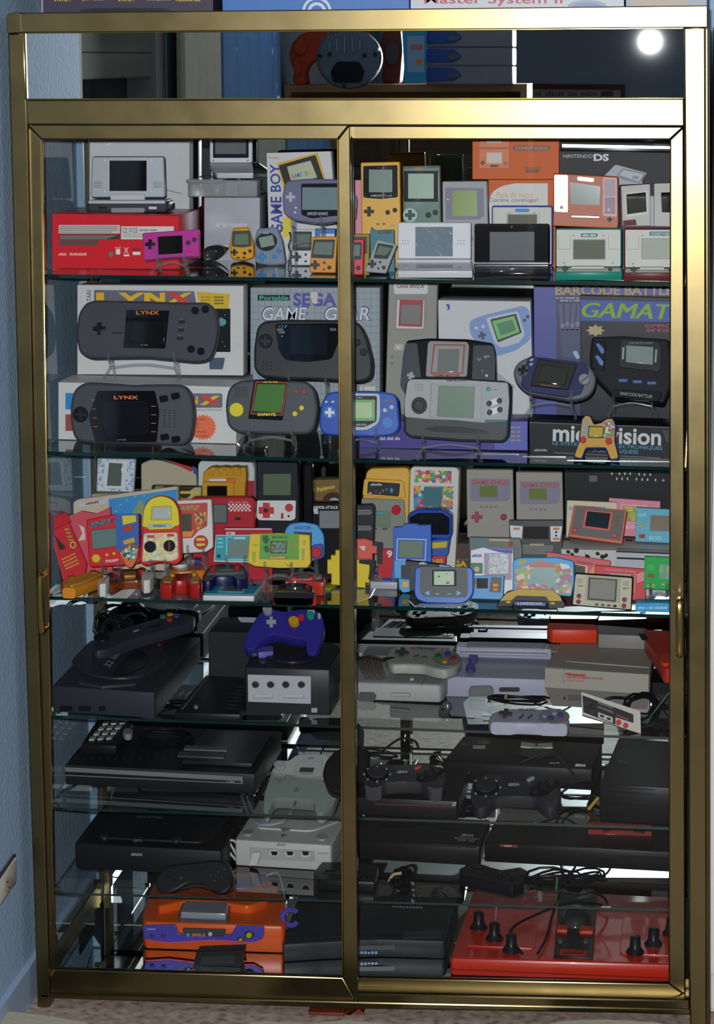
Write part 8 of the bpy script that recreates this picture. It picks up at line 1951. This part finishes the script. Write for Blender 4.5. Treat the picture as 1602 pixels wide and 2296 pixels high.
# big red console
RD = M('#c02a14', rough=0.32, coat=0.2)
t = console('paddle_console', 'large bright red console with black knobs and black centre panel', FLAT, (1270, 2160), 0.035, P((1008, 2148), (1526, 2163), (1526, 2012), (1120, 1990), (1062, 1996), r=10), RD, 0.010)
t.p('inset_panel', P((1042, 2122), (1200, 2130), (1208, 2052), (1070, 2046), r=8), RD, 0.003); t.p('inset_panel', P((1390, 2140), (1518, 2146), (1518, 2062), (1398, 2056), r=8), RD, 0.003)
t.p('centre_panel', P((1242, 2148), (1330, 2152), (1340, 2006), (1256, 2002), r=2), M('#141315', rough=0.3), 0.004)
t.f = rise(t.ft, 0.004)
t.p('red_label', P((1255, 2141), (1318, 2144), (1319, 2132), (1257, 2129)), '#b83020', 0.001); t.txt('TELEJOGO', 1263, 2134, 1311, 2141, '#5a1410', h=0.0016, bold=0.03); t.p('red_switch', P((1250, 2080), (1274, 2081), (1273, 2092), (1249, 2091), r=2), '#c83820', 0.006); t.p('red_switch', P((1302, 2082), (1332, 2083), (1331, 2095), (1300, 2094), r=2), '#c83820', 0.006)
for x in (1257, 1314):
    t.p('silver_stud', E(x, 2112, 5, 4), '#6a5c5c', 0.004)
t.f = t.ft
knobs = ((1074, 2085), (1109, 2110), (1147, 2136), (1425, 2140), (1466, 2122), (1506, 2098))
for (x, y) in knobs:
    p = t.ft.pt(x, y, 0.0025)
    V, F = tube_data([p, p + np.array([0, 0, 0.004]), p + np.array([0, 0, 0.009]), p + np.array([0, 0, 0.013]), p + np.array([0, 0, 0.032]), p + np.array([0, 0, 0.034])], [0.017, 0.017, 0.013, 0.0105, 0.0095, 0.007], 20)
    t.add('knob', V, F, M('#17151a', rough=0.35))
cdm = t.ft.pt(1292, 2068, 0.004)
V, F = [], []
for j in range(7):
    a = j / 6 * math.pi / 2
    for k in range(20):
        b = 2 * math.pi * k / 20
        V.append((cdm[0] + 0.030 * math.cos(a) * math.cos(b), cdm[1] + 0.052 * math.cos(a) * math.sin(b), cdm[2] + 0.028 * math.sin(a)))
for j in range(6):
    for k in range(20):
        F.append([j * 20 + k, j * 20 + (k + 1) % 20, (j + 1) * 20 + (k + 1) % 20, (j + 1) * 20 + k])
F.append([k for k in range(20)][::-1])
t.add('clear_dome', V, F, clear_mat('dome', (0.55, 0.6, 0.58), 0.12, 0.05, 0.05))
on_front(t, 1270, 2160)
t.p('base_line', P((1010, 2172), (1524, 2194), (1524, 2196), (1010, 2174)), '#7a1810', 0.001)
cable('black cable looping across the big red console', [t.ft.pt(1300, 2010, 0.02), t.ft.pt(1352, 2032, 0.02), t.ft.pt(1362, 2050, 0.014), t.ft.pt(1335, 2064, 0.034), t.ft.pt(1270, 2066, 0.036), t.ft.pt(1190, 2070, 0.012), t.ft.pt(1150, 2092, 0.010), t.ft.pt(1148, 2118, 0.009), t.ft.pt(1172, 2146, 0.007)], 0.0027)
cable('black cable falling from the lowest glass to the front of the big red console', [t.ft.pt(1290, 1998, 0.05), t.ft.pt(1262, 2020, 0.03), t.ft.pt(1240, 2060, 0.010), t.ft.pt(1226, 2110, 0.008), t.ft.pt(1206, 2146, 0.007)], 0.0027)
INSIDE = False
# ================================================================ cartons on top of the cabinet
TOP = Flat(ZT + 0.0005)
def topbox(label, x0, x1, c, y=0.10, t_=0.2, hh=0.28):
    t = Thing('console_box', label, 'box', (0.5 * (x0 + x1), 20), y=y)
    zz = ZT + 0.0005
    p, q = at_y(x0, 20, y), at_y(x1, 20, y)
    t.loc = np.array([0.5 * (p[0] + q[0]), y, zz]); t.root.location = t.loc
    V, F = slab_data([(float(p[0]), zz), (float(q[0]), zz), (float(q[0]), zz + hh), (float(p[0]), zz + hh)], 0, t_, 0.001)
    t.add('carton', [(v[0], y + t_ - v[2], v[1]) for v in V], F, c, caps=True)
    t.f = Frame((0.5 * (x0 + x1), 20), y=y)
    return t
t = topbox('dark violet carton with small yellow words on top of the cabinet', 90, 478, M('#3a3448', rough=0.4))
for s_, x0, x1 in (('SYSTEM', 122, 158), ('JEU VIDEO', 185, 234), ('SYSTEM', 266, 301), ('VIDEOJUEGO', 326, 385), ('VIDEOSPIEL', 392, 450)):
    t.txt(s_, x0, -6, x1, 3, '#c8b030', bold=0.03)
t.p('printed_console', P((180, 22), (205, 18), (370, 18), (385, 24), (385, 60), (180, 60)), '#2a2834', 0.0006)
for k in range(30):
    t.p('vent_slot', R(208 + 5.2 * k, 19, 210.4 + 5.2 * k, 25), '#17161c', 0.001)
t.p('pale_edge', R(92, -40, 97, 60), '#8a8898', 0.0008)
t = topbox('bright blue carton with white ring emblem on top of the cabinet', 499, 918, M('#3f72b8', rough=0.4), y=0.11)
for k, (r, c) in enumerate(((33, '#c8d4e0'), (27, '#3f72b8'), (21, '#c8d4e0'), (14, '#3f72b8'))):
    t.p('emblem_ring', E(711, 26, r, r, n=32), c, 0.0006 + 0.0004 * k)
t = topbox('white carton with large red serif lettering on top of the cabinet', 921, 1400, M('#c4c8d0', rough=0.4))
t.txt('Master System II', 952, -12, 1262, 14, '#b84a5c', bold=0.01); t.p('grey_ellipse', E(1318, 14, 44, 14), '#9aa8b8', 0.0006); t.p('blue_ellipse', E(1318, 16, 34, 10), '#7a94b8', 0.001)
t = topbox('pale grey carton at the right end on top of the cabinet', 1404, 1586, M('#a8b0bc', rough=0.45), y=0.12)
t.p('printed_picture', R(1420, -20, 1540, 40), '#b8a898', 0.0006)

# ================================================================ across the room, seen in the mirrors
YM = YF + 0.006
def far(name, label, cat, base, yv, group=None):
    """something across the room, placed by where the mirror band shows it: yv = its distance behind the mirror"""
    t = Thing(name, label, cat, base, y=yv, mirror=YM, group=group)
    return t
YV = 3.4
t = Thing('bookcase', 'open wooden bookcase across the room carrying the toys', 'bookcase')
p, q = at_y(655, 190, YV), at_y(1168, 190, YV)
zt = float(p[2])
yf, yb_ = 2 * YM - YV + 0.02, 2 * YM - YV - 0.30
t.loc = np.array([0.5 * (p[0] + q[0]), yb_, 0]); t.root.location = t.loc
WOOD = M('#a07a50', rough=0.5, scale=20, noise=0.2)
for z in (zt, zt - 0.34, zt - 0.70, zt - 1.06, zt - 1.42):
    t.add('board', *boxdata(p[0], q[0], yb_ + 0.011, yf, z - 0.022, z), WOOD, smooth=0)
for x in (p[0] - 0.0205, q[0] + 0.0005):
    t.add('upright', *boxdata(x, x + 0.02, yb_, yf, 0, zt), WOOD, smooth=0)
t.add('back_board', *boxdata(p[0], q[0], yb_, yb_ + 0.01, 0.02, zt), M('#7a5c3c'), smooth=0)
def far_on(name, label, cat, px, yv, build):
    t = Thing(name, label, cat, (px, 189), y=yv, mirror=YM)
    t.f.o = np.array([t.f.o[0], yv, zt + 0.0006])
    t.loc = t.f.world(0, 0, 0); t.root.location = t.loc
    build(t)
    return t
def b_red(t):
    t.slab('body', P((655, 190), (660, 160), (648, 130), (652, 100), (672, 78), (700, 68), (735, 62), (740, 110), (715, 130), (690, 145), (682, 170), (690, 190), r=12), -0.10, 0.0, M('#b8431c', rough=0.5), 0.02)
    t.p('muscle', E(676, 105, 14, 18), M('#b8431c', rough=0.5), 0.012); t.p('muscle', E(668, 150, 9, 22), M('#b8431c', rough=0.5), 0.010)
far_on('red_figure', 'orange-red muscular toy figure leaning on the bookcase across the room', 'toy', 690, YV - 0.02, b_red)
def b_disc(t):
    t.slab('disc_body', E(781, 130, 72, 70, n=40), -0.09, 0, M('#5c646c', rough=0.4), 0.012)
    for k in range(5):
        t.p('ridge', R(738 + 17 * k, 80 + 6 * abs(k - 2), 741 + 17 * k, 120 - 4 * abs(k - 2)), '#8a929a', 0.006)
    t.p('dark_window', P((742, 160), (756, 138), (806, 138), (818, 160), (812, 185), (748, 185), r=6), M('#15171a', rough=0.2), 0.005)
    for (x, y) in ((718, 126), (740, 122), (842, 122), (818, 124), (772, 192)):
        t.button(x, y, 5, '#22262a', 0.006, name='bolt')
far_on('round_gadget', 'large round grey ridged gadget with dark window on the bookcase', 'gadget', 781, YV - 0.16, b_disc)
def b_dark(t):
    t.slab('body', P((856, 188), (858, 140), (850, 100), (862, 66), (900, 64), (905, 110), (898, 188), r=10), -0.08, 0, M('#6e3428', rough=0.5), 0.015); t.p('grey_part', E(880, 120, 16, 26), '#5a4a4a', 0.01)
far_on('brown_figure', 'dark red-brown toy figure beside the round grey gadget', 'toy', 878, YV, b_dark)
def b_pack(t):
    t.slab('wrapper', P((902, 70), (912, 63), (952, 63), (957, 70), (955, 178), (960, 186), (904, 186), (908, 178), r=2), -0.015, 0, M('#1f8cb4', rough=0.15, coat=0.4), 0.004); t.p('paper_insert', R(914, 80, 952, 162, 2), '#8aa0b4', 0.001); t.p('orange_tag', R(934, 133, 948, 144, 1), '#d87a2c', 0.0016); t.p('red_print', R(922, 100, 948, 112, 1), '#b86a6a', 0.0016)
far_on('toy_packet', 'cellophane packet with turquoise ends leaning before the silver cases', 'packet', 931, YV - 0.20, b_pack)
def mk_case(i):
    def b(t):
        y1 = 189 - i * 42
        y0 = y1 - 40
        t.slab('case', R(956, y0, 1150, y1, 4), -0.2, 0, M('#7d8088', rough=0.4), 0.006)
        t.slab('blue_end', P((956, y0 + 2), (1020, y0 + 3), (1038, 0.5 * (y0 + y1)), (1020, y1 - 8), (956, y1 - 6), r=6), -0.01, 0.004, M('#2c4f9c', rough=0.35), 0.003)
        t.p('latch', E(1016, 0.5 * (y0 + y1), 14, 7), '#5a6068', 0.008)
    return b
for i in range(3):
    far_on('storage_case', ('bottom', 'middle', 'topmost')[i] + ' grey case with blue end in the stack on the bookcase', 'case', 1050, YV - 0.08, mk_case(i))
t = Thing('picture_frame', 'brown framed notice hanging on the blue wall across the room', 'picture', (1290, 230), y=6.37, mirror=YM)
t.slab('frame', P((1172, 188), (1402, 190), (1402, 330), (1172, 330)), -0.02, 0.0, M('#6a2c20', rough=0.5), 0.003); t.slab('print', P((1182, 200), (1392, 202), (1392, 320), (1182, 320)), -0.002, 0.002, '#b0b4b8'); t.txt('La Sirena del Colla', 1200, 205, 1340, 217, '#7a6a60', h=0.004); t.p('stamp', R(1348, 204, 1376, 216), '#4a4a5a', 0.004)

# ================================================================ floor level
t = Thing('wooden_block', 'red-brown wooden block under the middle of the cabinet', 'block')
p, q, q2 = at_y(692, 2262, 0.0), at_y(772, 2262, 0.0), at_y(816, 2262, 0.0)
zb_ = float(at_y(740, 2268, 0.0)[2])
t.loc = np.array([0.5 * (p[0] + q[0]), 0.03, 0]); t.root.location = t.loc
WB = M('#6a2c18', rough=0.45, scale=18, noise=0.2)
V, F = slab_data([(float(p[0]), 0.0005), (float(q[0]), 0.0005), (float(q[0]), zb_), (float(p[0]), zb_)], 0, 0.05, 0.002)
t.add('block_body', [(v[0], 0.045 - v[2], v[1]) for v in V], F, WB, caps=True)
V, F = slab_data([(float(q[0]) + 0.001, 0.0005), (float(q[0]) + 0.012, 0.0005), (float(q2[0]) - 0.010, 0.012), (float(q2[0]), zb_ - 0.002), (float(q[0]) + 0.001, zb_ - 0.002)], 0, 0.045, 0.002)
t.add('curved_bracket', [(v[0], 0.045 - v[2], v[1]) for v in V], F, WB, caps=True)
def bedcover(label, pts, zc):
    """edge of a cream cloth-covered stool in the foreground"""
    t = Thing('cushion', label, 'cushion')
    c = at_z(pts[0][0], pts[0][1], zc)
    w = [at_z(x, y, zc) for x, y in pts]
    cc = np.mean(np.array(w), 0)
    t.loc = np.array([cc[0], cc[1], 0]); t.root.location = t.loc
    p2 = [(float(a[0]), float(a[1])) for a in w]
    V, F = slab_data(p2, 0.002, zc, 0.012)
    t.add('cover', [(v[0], v[1], v[2]) for v in V], F, M('#c2bca4', rough=0.8, bump=0.002, scale=90), caps=True)
    n2 = inset(clean(p2 if area2(p2) > 0 else p2[::-1]), 0.004)
    t.tube('piping', [(a[0], a[1], zc - 0.006) for a in n2], 0.003, '#a8a288', closed=True, raw=True)
bedcover('cream covered floor cushion by the left foot of the cabinet', P((-60, 2262), (20, 2266), (110, 2276), (200, 2292), (230, 2330), (-60, 2340), r=8), 0.05)
bedcover('cream covered floor cushion before the wooden block', P((556, 2292), (600, 2288), (690, 2294), (770, 2286), (880, 2294), (900, 2340), (556, 2340), r=6), 0.05)
bedcover('cream covered floor cushion by the right foot of the cabinet', P((1220, 2296), (1270, 2286), (1360, 2284), (1470, 2290), (1520, 2300), (1530, 2340), (1220, 2340), r=8), 0.05)
